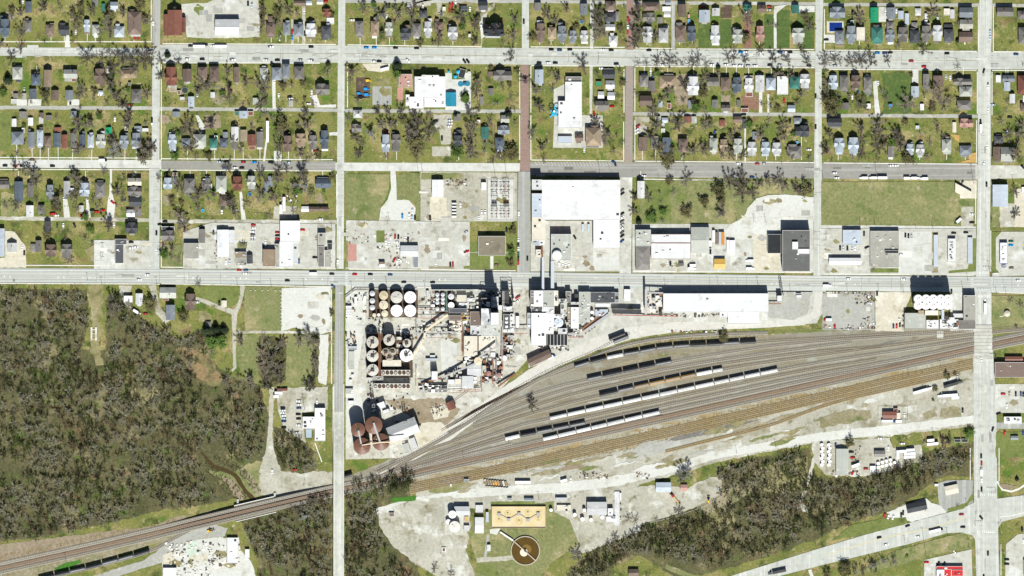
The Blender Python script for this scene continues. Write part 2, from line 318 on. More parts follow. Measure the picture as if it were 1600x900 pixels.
patch("old_weedy_tracks", [(640, 742), (760, 715), (860, 692), (960, 670), (1090, 642), (1200, 617), (1300, 594), (1400, 572), (1522, 546), (1522, 568), (1420, 590), (1330, 612), (1250, 640), (1190, 652), (1090, 676), (980, 703), (860, 726), (750, 745), (650, 768)], OLDTRACK, 1)
patch("lower_yard_gravel", [(650, 768), (750, 745), (860, 726), (980, 703), (1090, 676), (1200, 650), (1330, 612), (1420, 590), (1522, 566), (1522, 665), (1400, 680), (1280, 690), (1130, 720), (1000, 757), (960, 800), (1000, 770), (1000, 830), (900, 870), (820, 800), (650, 790)], GRAVEL, 1.5)
patch("weedy_mound", [(1145, 668), (1165, 662), (1200, 658), (1204, 676), (1180, 682), (1145, 678)], OLDTRACK, 1.5)
patch("grey_gravel_pad", [(978, 712), (1000, 695), (1050, 685), (1085, 690), (1040, 705), (980, 722)], GREYGR, 1.5)
patch("scrub_bank", [(1280, 652), (1320, 640), (1360, 640), (1362, 655), (1300, 665), (1280, 668)], WEED, 2)
patch("dry_mound", [(1470, 640), (1490, 634), (1502, 640), (1502, 652), (1480, 656), (1468, 652)], WEED, 1.5)
patch("dry_mound", [(1440, 645), (1460, 640), (1465, 650), (1445, 655)], WEED, 1.5)
patch("dark_cinder_ground", [(1085, 668), (1130, 660), (1190, 655), (1150, 668), (1095, 682), (1040, 690)], DARKSLAB, 1.5)
strip("gravel_road", [(585, 800), (640, 785), (720, 772), (800, 766), (880, 762), (960, 752), (1040, 735), (1110, 713), (1180, 700), (1280, 683), (1400, 670), (1522, 655)], [10, 12, 12, 14, 15, 16, 12, 12, 12, 14, 14, 12], WHITEGR, 0.8)
strip("gravel_track", [(1275, 706), (1262, 755), (1250, 790)], 5, GRAVEL, 1)
patch("yard_gravel", [(1268, 690), (1390, 684), (1395, 700), (1440, 695), (1442, 720), (1395, 735), (1340, 745), (1290, 742), (1270, 720)], GRAVEL, 1.5)
patch("gravel_clearing", [(592, 800), (640, 782), (700, 776), (735, 780), (735, 830), (728, 860), (745, 905), (690, 905), (650, 882), (612, 852), (592, 820)], GRAVEL, 1.5)
patch("gravel_apron", [(968, 765), (1020, 758), (1075, 762), (1110, 745), (1130, 745), (1125, 772), (1070, 800), (1005, 818), (968, 826)], GRAVEL, 1.2)
patch("works_grass", [(730, 830), (768, 800), (866, 782), (866, 800), (890, 812), (905, 850), (860, 880), (840, 905), (742, 905), (745, 880)], FIELD, 1)
patch("lawn", [(742, 895), (745, 880), (770, 882), (785, 905)], LAWN, 1)
patch("lawn", [(767, 784), (836, 783), (836, 792), (767, 793)], LAWN, .5)
patch("works_grass", [(662, 756), (732, 750), (733, 762), (700, 770), (672, 770)], FIELD, 1)
strip("works_path", [(745, 875), (800, 872), (830, 868)], 7, GRAVEL, 1)
strip("works_path", [(763, 835), (758, 872)], 4, GREYGR, .5)
patch("basin_apron", [(765, 827), (783, 826), (775, 836), (766, 834)], WHITEGR, .8)
patch("tank_pad", (695, 785, 724, 836), LOT)
patch("gravel_spur", [(612, 778), (650, 775), (650, 782), (615, 785)], BRIGHT, 1)
# ---- mill ground
patch("mill_concrete", [(540, 452), (816, 452), (826, 452), (826, 560), (790, 600), (745, 645), (700, 690), (640, 715), (540, 718)], MILLPAD, .3)
patch("white_yard_road", [(541, 455), (572, 455), (572, 490), (556, 600), (572, 640), (545, 700), (541, 700)], WHITEGR, .6)
patch("bare_mill_ground", [(600, 625), (690, 622), (720, 640), (690, 672), (662, 690), (640, 650)], DIRT, 2)
patch("dirt_ring", [(672, 640), (690, 630), (705, 640), (700, 652), (678, 655)], CREAM_LOT, 1.5)
patch("mill_white_pad", [(688, 530), (714, 530), (714, 580), (690, 580)], PALE)
patch("mill_concrete", [(826, 452), (1290, 452), (1290, 480), (1276, 505), (1200, 512), (1090, 516), (960, 530), (890, 552), (826, 575)], LOT, .4)
strip("mill_road", [(590, 742), (640, 715), (700, 680), (740, 650), (790, 612), (830, 585), (880, 560), (930, 538), (985, 520), (1060, 510), (1170, 508), (1255, 502), (1275, 490), (1280, 455)], [8, 14, 17, 16, 16, 16, 18, 20, 20, 14, 10, 12, 12, 12], MILLROAD, .6)
patch("brown_gravel_fan", [(640, 690), (660, 660), (690, 660), (700, 672), (660, 700)], CREAM_LOT, 1.5)
patch("tank_containment", (576, 452, 653, 496), DARKDIRT)
patch("tank_containment", (573, 522, 645, 590), DARKDIRT)
patch("tank_containment", (680, 455, 712, 490), DARKDIRT)
patch("pavement_apron", [(540, 445), (820, 447), (960, 449), (1290, 453), (1290, 456), (960, 453.5), (820, 453), (540, 453)], LOT)
# ---- lots south of the highway, left
patch("grass_square", (382, 448, 440, 517), FIELD)
patch("white_gravel_lot", [(440, 450), (517, 448), (517, 518), (500, 522), (460, 512), (440, 518)], WHITEGR, .8)
strip("gravel_lane", [(379, 446), (378, 462), (372, 480), (366, 490), (366, 520), (366, 548), (367, 575), (362, 580)], [7, 5, 6, 9, 6, 5, 5, 4], GRAVEL, .4)
strip("gravel_lane", [(366, 488), (345, 481), (320, 471), (306, 466)], [8, 7, 6, 5], GRAVEL, .4)
strip("gravel_lane", [(369, 519), (440, 519), (500, 520)], 4, GRAVEL, .8)
patch("green_lawn", [(310, 448), (374, 448), (372, 474), (355, 482), (330, 472), (312, 460)], LAWN, .8)
patch("straw_patch", [(310, 484), (330, 492), (332, 506), (310, 502)], STRAW, 1.5)
patch("meadow", [(372, 522), (405, 524), (402, 600), (380, 585), (370, 570)], FIELD, 1.5)
patch("meadow", [(448, 524), (490, 524), (486, 602), (446, 602)], FIELD, 1.5)
patch("gravel_drive", [(500, 522), (514, 522), (511, 602), (497, 598)], WHITEGR, 1)
patch("gravel_lot", [(432, 606), (512, 604), (512, 640), (470, 645), (478, 692), (446, 672), (434, 640)], GRAVEL, .8)
patch("court", (478, 671, 487, 684), mat("blue_court", (0.3, 0.37, 0.42), .9, .05))
strip("dirt_track", [(425, 605), (424, 640), (422, 680), (418, 720), (425, 745)], [7, 7, 8, 9, 12], GRAVEL, 1)
patch("gravel_drive", [(186, 446), (206, 446), (200, 470), (205, 482), (196, 476), (186, 455)], GRAVEL, .8)
patch("gravel_drive", [(233, 446), (243, 446), (250, 480), (268, 500), (258, 506), (244, 490)], GRAVEL, .8)
patch("ruin_slab", [(253, 862), (283, 845), (310, 838), (372, 840), (376, 860), (394, 880), (400, 905), (254, 905)], WHITEGR, 1)
patch("gravel_ramp", [(225, 875), (260, 850), (300, 825), (325, 815), (355, 825), (352, 838), (300, 845), (250, 880), (170, 905), (130, 905)], GREYGR, 1)
patch("yellow_slab", [(254, 868), (268, 862), (275, 885), (255, 888)], CREAM_LOT, .3)
patch("pale_green_slab", [(291, 850), (307, 844), (312, 870), (296, 872)], mat("pale_green_floor", (.42, .5, .42), .9, .2, .3), .2)

# ---- streets
AV = [(-20, 74), (240, 75), (252, 70), (530, 71), (640, 74), (815, 75), (985, 77), (1280, 80), (1540, 81), (1620, 82), (1620, 108), (1540, 108), (1280, 107), (985, 103), (815, 101), (530, 98), (252, 97), (238, 88), (-20, 87)]
patch("avenue", AV, CONC)
strip("alley", [(-20, 168), (238, 169), (250, 170), (530, 172), (536, 173), (815, 174)], 5.5, GREYGR, .5)
strip("alley", [(985, 178), (1280, 179), (1285, 180.5), (1530, 181.5)], 5.5, GREYGR, .5)
strip("alley", [(540, 2), (815, 2), (830, 2), (922, 3), (960, 4), (1276, 6), (1285, 7), (1530, 8), (1545, 8), (1620, 9)], 5, GREYGR, .4)
patch("middle_street", [(-20, 249), (236, 250), (252, 249), (252, 265), (236, 263), (-20, 262)], PALE)
patch("middle_street", [(252, 251), (524, 252), (524, 266), (252, 264)], ASPH)
patch("middle_street", [(524, 254), (813, 255), (813, 268), (524, 267)], PALE)
patch("middle_street", [(826, 253), (1524, 256), (1524, 281), (1280, 279), (980, 277), (826, 273)], ASPH)
patch("middle_street", [(1524, 258), (1620, 259), (1620, 278), (1524, 280)], LOT)
strip("alley", [(-20, 341), (160, 342.5), (238, 344), (250, 346), (530, 346.5)], 6, GRAVEL, .6)
patch("alley", [(1281, 351), (1525, 354), (1525, 360), (1281, 357)], PALE, .3)
HW = [(-20, 419), (240, 420), (540, 423), (820, 425), (960, 427), (1280, 431), (1540, 432), (1620, 433), (1620, 458), (1540, 457), (1280, 454), (960, 450), (820, 447), (540, 446), (240, 442), (-20, 441)]
patch("highway", HW, HWY)
patch("side_street", [(239, -20), (251, -20), (250, 72), (238, 72)], ASPHV)
patch("side_street", [(238, 88), (250, 95), (249, 250), (237, 250)], CONCV)
patch("side_street", [(233, 263), (250, 263), (249, 420), (233, 420)], CONCV)
patch("side_street", [(529, -20), (540, -20), (538, 200), (537, 420), (526, 420), (527, 200)], CONCV)
patch("overpass_road", [(524, 445), (537, 445), (537, 900), (522, 900), (522, 600)], ASPHV)
patch("side_street", [(815.5, -20), (826.5, -20), (826.5, 76), (815.5, 76)], CONCV)
patch("brick_street", [(813.5, 101), (826, 101), (826, 200), (829, 270), (812, 270), (813.5, 200)], BRICKRD)
patch("side_street", [(810, 268), (829, 268), (828, 426), (808, 426)], ASPHV)
patch("brick_street", [(979, -20), (990, -20), (990, 78), (979, 78)], BRICKRD)
patch("brick_street", [(978, 103), (989.5, 103), (988, 256), (976, 256)], BRICKGREY)
patch("side_street", [(969, 277), (988, 277), (986, 428), (968, 428)], LOT)
patch("alley", [(922, -20), (928, -20), (928, 76), (922, 76)], LOT, .3)
patch("alley", [(921, 103), (926.5, 103), (925, 178), (921, 178)], LOT, .5)
patch("alley", [(1049, 3), (1055, 3), (1055, 77), (1049, 77)], ASPHV, .3)
patch("side_street", [(1274, -20), (1287, -20), (1284, 80), (1284, 257), (1283, 432), (1271, 432), (1272, 257), (1274, 80)], CONCV)
patch("crossing_road", [(1531, -20), (1551, -20), (1548, 108), (1548, 258), (1546, 432), (1525, 432), (1528, 258), (1528, 108)], CONCV)
patch("crossing_road", [(1523, 456), (1549, 456), (1551, 540), (1557, 640), (1558, 772), (1562, 920), (1526, 920), (1522, 790), (1521, 560)], CONCV)
patch("bottom_road", [(1100, 915), (1148, 898), (1280, 857), (1350, 836), (1420, 817), (1500, 796), (1522, 785), (1560, 779), (1620, 771), (1620, 801), (1566, 815), (1555, 832), (1528, 850), (1519, 836), (1500, 832), (1480, 833), (1420, 850), (1346, 868), (1280, 884), (1210, 902), (1170, 920)], CONCV)
# medians and lane paint
for nm, pts, w, m in [
    ("median_paint", [(1290, 868), (1346, 850), (1400, 836), (1452, 826), (1510, 808)], 1.6, PAINTY),
    ("centre_line", [(252, 83.5), (530, 84.5), (815, 88), (1275, 93.5)], .45, PAINTY), ("centre_line", [(1287, 94), (1528, 95)], .45, PAINTY),
    ("centre_line", [(-10, 427.5), (240, 428.5), (520, 430.5)], .4, PAINTY), ("centre_line", [(-10, 434.5), (240, 435.5), (520, 438)], .4, PAINTY),
    ("centre_line", [(545, 431.5), (820, 433), (960, 435), (1280, 439), (1515, 440.5)], .4, PAINTY), ("centre_line", [(545, 438.5), (820, 440), (960, 442), (1280, 446), (1515, 447.5)], .4, PAINTY),
    ("centre_line", [(531, 455), (530, 700)], .45, PAINTY), ("centre_line", [(1538.5, 120), (1538, 250)], .45, PAINTY), ("centre_line", [(1537, 282), (1535.5, 415)], .45, PAINTY),
    ("centre_line", [(1537, 570), (1540, 770)], .45, PAINTY), ("centre_line", [(1541, 850), (1543, 910)], .45, PAINTY),
    ("stop_line", [(516, 432), (516, 446)], .7, PAINTW), ("stop_line", [(529, 458), (536, 458)], .8, PAINTW), ("stop_line", [(1540, 832), (1556, 832)], .8, PAINTW),
    ("edge_line", [(545, 425.5), (820, 427.5), (960, 429.5), (1280, 433.5), (1420, 434)], .4, PAINTW), ("edge_line", [(-10, 422), (240, 423), (510, 425)], .4, PAINTW),
    ]:
    strip(nm, pts, w, m)
for y in (424, 428, 433, 436, 440):       # wheel-worn lanes
    strip("lane_wear", [(-20, y - 3.2), (240, y - 2.4), (520, y - .5), (820, y + 1.6), (960, y + 3.5), (1280, y + 7.2), (1620, y + 9.2)], 1.3, LANE)
for (x, y0, n, dx, dy, w) in [(541.5, 424.5, 9, 0, 2.6, 4.5), (519.5, 433, 5, 0, 2.6, 3.5), (1519, 434, 9, 0, 2.6, 4), (1549, 434, 9, 0, 2.6, 4), (797, 425, 9, 0, 2.6, 3)]:
    for i in range(n): patch("crosswalk_bar", (x - w / 2, y0 + i * dy, x + w / 2, y0 + i * dy + .8), PAINTW)
for (x0, y, n, dx) in [(1527, 424, 8, 2.4), (1528, 461, 8, 2.4), (1532, 771, 8, 3), (1535, 829, 7, 3)]:
    for i in range(n): patch("crosswalk_bar", (x0 + i * dx, y, x0 + i * dx + .8, y + 4), PAINTW)
for i in range(24):                        # slanted stalls
    x = 836 + i * 5; strip("parking_line", [(x, 252.8 + i * .05), (x + 3.2, 258 + i * .05)], .4, PAINTW)
for i in range(9): strip("parking_line", [(1568 + i * 4, 635), (1568 + i * 4, 641)], .4, PAINTW)
for x, y in [(6, 430), (15, 430), (90, 431), (99, 431), (178, 432), (217, 432), (292, 432), (301, 432), (375, 433), (384, 433), (477, 434), (503, 434), (557, 434), (583, 434), (686, 435), (695, 435), (779, 436), (1037, 439), (1046, 440), (1121, 440), (1130, 440), (1205, 441), (1213, 441), (1335, 442), (1344, 442), (1565, 444), (1590, 443)]:
    patch("turn_arrow", [(x, y), (x + 1.6, y + 1), (x + .9, y + 1.4), (x + 2.2, y + 3), (x + .2, y + 3.4), (x - .4, y + 2.6), (x + .6, y + 1.6)], PAINTW)

# ---- pavements
for y0, y1, xa, xb in [(65.2, 65.2, -10, 236), (68.3, 69.5, 254, 525), (70, 71.6, 543, 640), (71.6, 73, 641, 752), (73.2, 74, 829, 976), (75, 76, 993, 1050), (76.4, 77.4, 1057, 1272), (78.2, 80.2, 1288, 1526), (80.8, 81, 1552, 1610),
                       (98, 98.6, 254, 500), (103.5, 105, 992, 1272), (108.2, 109.6, 1295, 1526), (109.8, 110, 1550, 1610), (102.5, 103.2, 830, 975),
                       (246, 247, -10, 236), (248, 249.5, 252, 520), (264.6, 265.2, -10, 236), (265.6, 267, 252, 520), (250, 251.5, 830, 975), (251.8, 254, 992, 1272), (254.5, 256.5, 1287, 1527), (279.8, 282, 1000, 1130),
                       (414.5, 415.3, 40, 236), (417.4, 420, 252, 525), (420.5, 423, 545, 806), (424, 426, 990, 1268), (428, 429, 1288, 1420), (443.2, 448, 252, 520), (448.5, 449.8, 560, 815), (430, 430, 1480, 1522), (456.8, 458.6, 1560, 1610)]:
    strip("pavement", [(xa, y0), (xb, y1)], 1.5, WALK, lift=.05)
strip("pavement", [(-10, 442.6), (236, 443.6), (250, 444)], 1.6, WALK, lift=.05)
for x, y0, y1 in [(252, 100, 250), (252, 268, 418), (526, 272, 340), (543, 100, 168), (829.5, 103, 176), (829.5, 180, 250), (812, 105, 170), (812, 180, 250), (236.4, 0, 66), (975, 108, 176), (974.5, 190, 250), (992, 106, 174), (992, 188, 250),
                  (1288, 14, 78), (1528.6, 10, 80), (1552, 10, 80), (1527, 112, 178), (1526, 188, 254), (1550, 112, 180), (1548, 360, 424), (518, 452, 600), (520.5, 604, 735), (542, 372, 416), (1524.5, 290, 350), (1516, 700, 770), (1561, 700, 752), (1564, 850, 900)]:
    strip("pavement", [(x, y0), (x, y1)], 1.3, WALK, lift=.05)
strip("pavement", [(492, 692), (503, 722)], 1.5, WALK); strip("pavement", [(1558, 752), (1566, 765), (1580, 768), (1592, 764), (1605, 755)], 3, WALK)
strip("pavement", [(1562, 808), (1580, 806), (1605, 800)], 1.4, WALK)

# ---- lots north of the highway
patch("church_car_park", [(282, 6), (320, 5), (345, -5), (404, -5), (406, 58), (330, 60), (292, 58)], LOT, .8)
patch("gravel_lot", [(676, -5), (672, 8), (640, 12), (640, 2), (676, 0)], GRAVEL, 1)
patch("school_yard", (696, 114, 736, 172), PALE)
patch("play_lawn", (706, 109, 726, 124), DEEP)
patch("playground_mulch", (556, 121, 578, 153), DARKDIRT, .3)
patch("ball_court", (582, 135, 612, 164), ASPHV)
patch("sandy_patch", [(585, 124), (608, 122), (610, 132), (590, 135)], STRAW, 1)
patch("tan_car_park", [(566, 100), (610, 99), (608, 110), (595, 113), (574, 110)], CREAM_LOT, .5)
patch("school_pink_paving", (621, 137, 630, 156), PINKPAVE)
patch("daycare_yard", [(866, 180), (942, 180), (942, 231), (864, 231)], LOT)
patch("daycare_yard", [(865, 140), (884, 130), (884, 180), (865, 180)], LOT)
patch("alley_car_park", [(678, 179), (706, 179), (704, 225), (690, 226), (686, 205), (677, 195)], GRAVEL, .8)
patch("old_slab", (675, 229, 704, 244), GRAVEL, .3)
patch("gravel_teardrop_drive", [(610, 266), (618, 266), (620, 290), (626, 306), (640, 314), (650, 325), (650, 348), (592, 348), (595, 325), (606, 312), (611, 295)], WHITEGR, .6)
patch("vacant_grass", [(540, 272), (608, 272), (608, 295), (602, 312), (594, 325), (592, 343), (540, 343)], FIELD, .5)
patch("vacant_grass", (620, 272, 656, 312), FIELD, .8)
patch("concrete_lot", [(541, 344), (656, 346), (656, 420), (540, 420)], LOT, .3)
patch("utility_yard", [(657, 268), (808, 270), (808, 345), (657, 347)], GRAVEL)
patch("vacant_grass", (658, 270, 721, 280), FIELD, .8)
patch("vacant_grass", [(640, 270), (657, 270), (657, 342), (648, 345), (650, 322), (640, 312)], FIELD, .4)
patch("cream_yard", (672, 308, 698, 345), CREAM_LOT, 1)
patch("switchyard_pad", (762, 280, 804, 346), PALE)
patch("office_car_park", (656, 346, 734, 422), LOT)
patch("green_lawn", [(734, 396), (766, 396), (766, 420), (725, 420), (724, 416), (734, 415)], LAWN); patch("green_lawn", (771, 396, 806, 421), LAWN)
patch("green_lawn", (791, 368, 806, 395), LAWN); patch("green_lawn", (734, 378, 746, 394), LAWN)
patch("office_walk", (766, 400, 771, 420), PALE); patch("office_walk", (734, 394.6, 806, 396), PALE)
patch("planting_bed", (664, 372, 670, 395), DIRT, .3); patch("planting_bed", (670, 416, 710, 420), WEED, .3)
patch("mill_car_park", [(829, 345), (968, 345), (968, 424), (829, 424)], LOT)
patch("pale_panel", (927, 388, 968, 422), PALE)
patch("gravel_lot", [(1160, 345), (1168, 325), (1182, 310), (1200, 305), (1230, 304), (1272, 308), (1272, 346), (1160, 350)], WHITEGR, .8)
patch("vacant_meadow", [(1000, 282), (1270, 282), (1270, 304), (1200, 303), (1178, 310), (1165, 328), (1158, 350), (1000, 352)], FIELD, .6)
patch("green_meadow", [(1005, 282), (1048, 285), (1048, 345), (1010, 348)], LAWN, 2)
patch("concrete_lot", (988, 350, 1271, 426), LOT, .2)
patch("gravel_sweep", [(1158, 340), (1272, 340), (1271, 356), (1215, 358), (1200, 372), (1150, 375), (1130, 360)], WHITEGR, 1.5)
patch("weedy_lot", [(1176, 366), (1198, 366), (1218, 398), (1218, 424), (1178, 424)], CREAM_LOT, 1)
patch("big_field", (1283, 284, 1524, 352), FIELD, .4)
patch("small_car_park", (1502, 323, 1521, 354), GRAVEL, .4)
patch("corner_pad", (1500, 282, 1526, 310), CREAM_LOT, .5)
patch("concrete_lot", (1281, 357, 1525, 430), LOT, .2)
patch("pale_lot", (1404, 362, 1456, 428), PALE)
patch("grass_strip", (1456, 362, 1466, 426), WEED, .4); patch("green_lawn", (1360, 419, 1404, 426), LAWN); patch("grass_strip", [(1512, 420), (1520, 372), (1525, 372), (1525, 424), (1482, 427), (1482, 423)], LAWN)
patch("fast_food_drive", [(1556, 362), (1610, 362), (1610, 430), (1550, 432)], LOT); patch("grass_border", [(1550, 362), (1565, 362), (1556, 372), (1556, 420), (1562, 426), (1550, 427)], LAWN)
patch("gravel_lot", (1552, 318, 1585, 355), GRAVEL, 1); patch("grass_strip", (1550, 322, 1562, 354), FIELD, 1)
patch("cream_lot", [(1585, 295), (1610, 295), (1610, 355), (1585, 355)], CREAM_LOT, .5)
patch("concrete_forecourt", (147, 375, 173, 420), PALE); patch("concrete_forecourt", [(173, 375), (233, 376), (233, 420), (173, 420)], LOT, .3)
patch("cream_yard", [(8, 360), (22, 362), (40, 385), (41, 418), (-10, 418), (-10, 405), (8, 402)], CREAM_LOT, .8)
patch("trampled_patch", [(132, 390), (147, 382), (147, 412)], STRAW, 1)
patch("green_lawn", (250, 382, 285, 417), FIELD, .8)
patch("commercial_lots", [(286, 362), (330, 348), (524, 350), (524, 420), (286, 420)], LOT, .5)
patch("tan_dirt_lot", (367, 360, 391, 376), CREAM_LOT, .6); patch("grass_patch", (371, 378, 386, 392), FIELD, .8)
patch("green_lawn", (588, 360, 601, 379), LAWN); patch("pink_paving", (544, 380, 557, 408), PINKPAVE, .5); patch("grass_strip", (540, 376, 544, 418), FIELD, .3)
patch("storage_yard", (1285, 456, 1368, 516), GREYGR, .8)
patch("cream_yard", [(1368, 456), (1425, 456), (1412, 490), (1412, 518), (1368, 518)], CREAM_LOT, .8)
patch("weedy_lot", [(1200, 465), (1268, 458), (1262, 490), (1240, 500), (1200, 496)], GREYGR, 1)
patch("silo_yard", (1485, 456, 1525, 518), LOT, .3)
patch("park_lawn", (1549, 462, 1610, 516), FIELD, .3)
patch("station_car_park", (1555, 600, 1610, 645), LOT); patch("lot", (1557, 660, 1610, 670), ASPHV)
patch("works_road", (1556, 675, 1612, 715), LAWN, 1)
patch("shop_lot", [(1465, 755), (1480, 750), (1520, 750), (1520, 785), (1500, 795), (1470, 800), (1466, 780)], ASPHV, .6)
patch("green_verge", [(1480, 795), (1510, 785), (1520, 770), (1521, 780), (1505, 795), (1482, 800)], LAWN, .5)
patch("white_gravel_lot", [(1385, 800), (1412, 790), (1445, 778), (1455, 785), (1470, 790), (1480, 800), (1425, 815), (1410, 812), (1390, 808)], WHITEGR, .8)
patch("green_bank", [(1330, 820), (1380, 810), (1415, 808), (1418, 818), (1350, 835), (1300, 845)], LAWN, 1)
patch("restaurant_lot", [(1444, 875), (1518, 858), (1520, 920), (1444, 920)], LOT)
patch("green_verge", [(1400, 860), (1480, 838), (1505, 832), (1518, 845), (1518, 856), (1450, 868), (1400, 885), (1330, 900)], FIELD, .8)
patch("parking", [(1572, 850), (1590, 835), (1610, 832), (1610, 920), (1570, 920)], LOT)
patch("planted_bank", [(1560, 755), (1578, 758), (1590, 760), (1575, 765), (1565, 762)], DIRT, .6)
strip("driveway", [(1270, 905), (1265, 890)], 5, WHITEGR)
strip("earth_band", [(1040, 885), (1090, 905)], 8, FIELD, 1)
# ---- gardens
for r in [(1091, 36, 1110, 74), (1125, 30, 1143, 74.5), (1194, 22, 1209, 75), (1213, 16, 1234, 75), (1246, 20, 1272, 76)]: patch("green_lawn", r, DEEP, .3)
patch("green_lawn", [(1378, 114), (1424, 114), (1424, 176), (1380, 178)], DEEP, 2); patch("green_lawn", (1309, 110, 1322, 150), LAWN, 1); patch("green_lawn", (258, 190, 280, 245), LAWN, 2)
patch("garden_plot", (1126, 8, 1143.5, 28), DARKDIRT, .3); patch("garden_plot", (1127, 149, 1141, 163), DIRT, .3); patch("bare_garden", [(1160, 150), (1186, 148), (1186, 170), (1160, 172)], REDDIRT, 1.2)
patch("bare_strip", (1161, 18, 1175, 75), REDDIRT, .5); patch("bare_garden", [(1050, 118), (1080, 116), (1078, 165), (1060, 165)], DIRT, 2)
patch("orange_clay", [(1513, 240), (1525, 238), (1526, 254), (1494, 255), (1514, 250)], ORANGE_DIRT, .8); patch("orange_clay", [(1485, 210), (1500, 212), (1498, 222)], ORANGE_DIRT, .8)
patch("pool_deck", (1292, 33, 1318, 51), CREAM_LOT); patch("patio", (1288, 54, 1305, 67), PALE)
for r in [(1209, 15, 1213.5, 76), (1186, 144, 1191, 176), (1199, 147, 1202, 176)]: patch("driveway", r, WHITEGR, .4)
patch("driveway", [(1210, 10), (1230, 7), (1214, 20), (1209, 20)], WHITEGR, .4)
patch("driveway", (1248, 9, 1273, 19), PALE)
patch("driveway", (1373, 11, 1386, 34), LOT); patch("driveway", (1425, 108, 1435, 130), PALE); patch("driveway", [(1364, 128), (1370, 126), (1375, 178), (1367, 178)], WHITEGR, .5)
patch("driveway", [(172, 264), (175, 264), (175, 300), (180, 320), (178, 340), (166, 340), (168, 318), (171, 300)], WHITEGR, .4)
for p in [[(98, 310), (105, 310), (110, 340), (100, 340)], [(134, 310), (138, 310), (142, 340), (135, 340)], [(374, 300), (378, 300), (384, 343), (377, 343)], [(425, 122), (430, 122), (431, 170), (426, 170)], [(103, 55), (108, 55), (110, 74), (101, 74)], [(27, 155), (42, 155), (42, 165), (26, 165)], [(45, 155), (65, 155), (64, 165), (44, 165)], [(106, 155), (124, 155), (124, 165), (105, 165)]]: patch("driveway", p, WHITEGR, .4)
patch("driveway", [(484, 150), (495, 148), (500, 164), (525, 163), (525, 168), (492, 168)], WHITEGR, .5)
patch("driveway", [(752, 74), (750, 18), (760, 16), (772, 4), (775, 8), (762, 20), (755, 40), (753, 74)], GRAVEL, .6)
patch("driveway", [(682, 3), (690, 3), (688, 22), (684, 22)], GRAVEL, .6); patch("driveway", (455, 30, 459, 70), GRAVEL, .3); patch("driveway", (472, 10, 477, 70), GRAVEL, .3)
patch("driveway", [(416, 210), (419, 210), (414, 252), (411, 252)], WHITEGR, .3); patch("driveway", (428, 236, 440, 252), WHITEGR, .5); patch("driveway", [(514, 207), (528, 206), (528, 212), (515, 212)], WHITEGR, .4)
patch("driveway", (1163, 200, 1165.5, 252), WHITEGR, .3); patch("gravel_lot", [(992, 183), (1015, 183), (1012, 200), (1005, 212), (993, 205)], GRAVEL, 1)
patch("driveway", [(305, 180), (310, 180), (322, 200), (314, 206)], WHITEGR, .5); patch("dry_yard", (320, 180, 345, 200), DIRT, 2)
patch("yard_gravel", [(428, 322), (464, 322), (464, 342), (427, 342)], GRAVEL, .8)
for p in [[(1, 300), (30, 305), (28, 338), (2, 338)]]: patch("side_lawn", p, FIELD, 2)
patch("side_lawn", [(0, 175), (17, 175), (17, 232), (0, 235)], LAWN, 2)
for i in range(46):     # trampled and bare spots in the back gardens
    x = rnd.choice([rnd.uniform(10, 230), rnd.uniform(255, 520), rnd.uniform(990, 1265), rnd.uniform(1290, 1520), rnd.uniform(545, 800)]); y = rnd.choice([rnd.uniform(5, 30), rnd.uniform(135, 160), rnd.uniform(185, 200), rnd.uniform(300, 332)])
    w, h = rnd.uniform(4, 12), rnd.uniform(4, 10)
    patch("worn_spot", [(x - w, y), (x - w * .4, y - h), (x + w * .7, y - h * .6), (x + w, y + h * .3), (x, y + h)], rnd.choice([DIRT, STRAW, LAWN, LAWN, WEED, STRAW]), 1.6, 2.5)

# ---- repairs, seams, stains and wear on the paving
for (x0, y0, x1, y1, n) in [(545, 350, 650, 380, 10), (660, 350, 730, 415, 14), (835, 390, 965, 422, 16), (1080, 360, 1215, 420, 16), (1285, 362, 1355, 425, 10), (1405, 365, 1455, 425, 8), (290, 355, 520, 416, 20), (285, 10, 402, 55, 12), (660, 285, 755, 345, 12), (1160, 310, 1268, 346, 8), (445, 455, 512, 515, 8), (1000, 412, 1075, 424, 6), (148, 378, 230, 418, 8), (1558, 604, 1600, 642, 5), (545, 500, 640, 640, 16), (700, 525, 820, 560, 14), (980, 455, 1030, 500, 8), (1290, 460, 1365, 512, 9)]:
    for i in range(n):
        x, y = rnd.uniform(x0, x1), rnd.uniform(y0, y1); w, h = rnd.uniform(2, 9), rnd.uniform(1.5, 6)
        k = rnd.random()
        if k < .45: patch("repair_slab", (x - w, y - h, x + w, y + h), rnd.choice([PALE, LOT, GREYGR, WALK, LOT, ASPHV]))
        elif k < .8: patch("worn_ground", [(x - w, y), (x - w * .3, y - h), (x + w * .8, y - h * .5), (x + w, y + h * .5), (x, y + h)], rnd.choice([DIRT, STRAW, GREYGR, CREAM_LOT, WEED]), 1.4, 2.5)
        else: strip("tyre_track", [(x - w * 2, y + rnd.uniform(-3, 3)), (x, y), (x + w * 2, y + rnd.uniform(-4, 4))], .9, rnd.choice([GREYGR, PALE]))
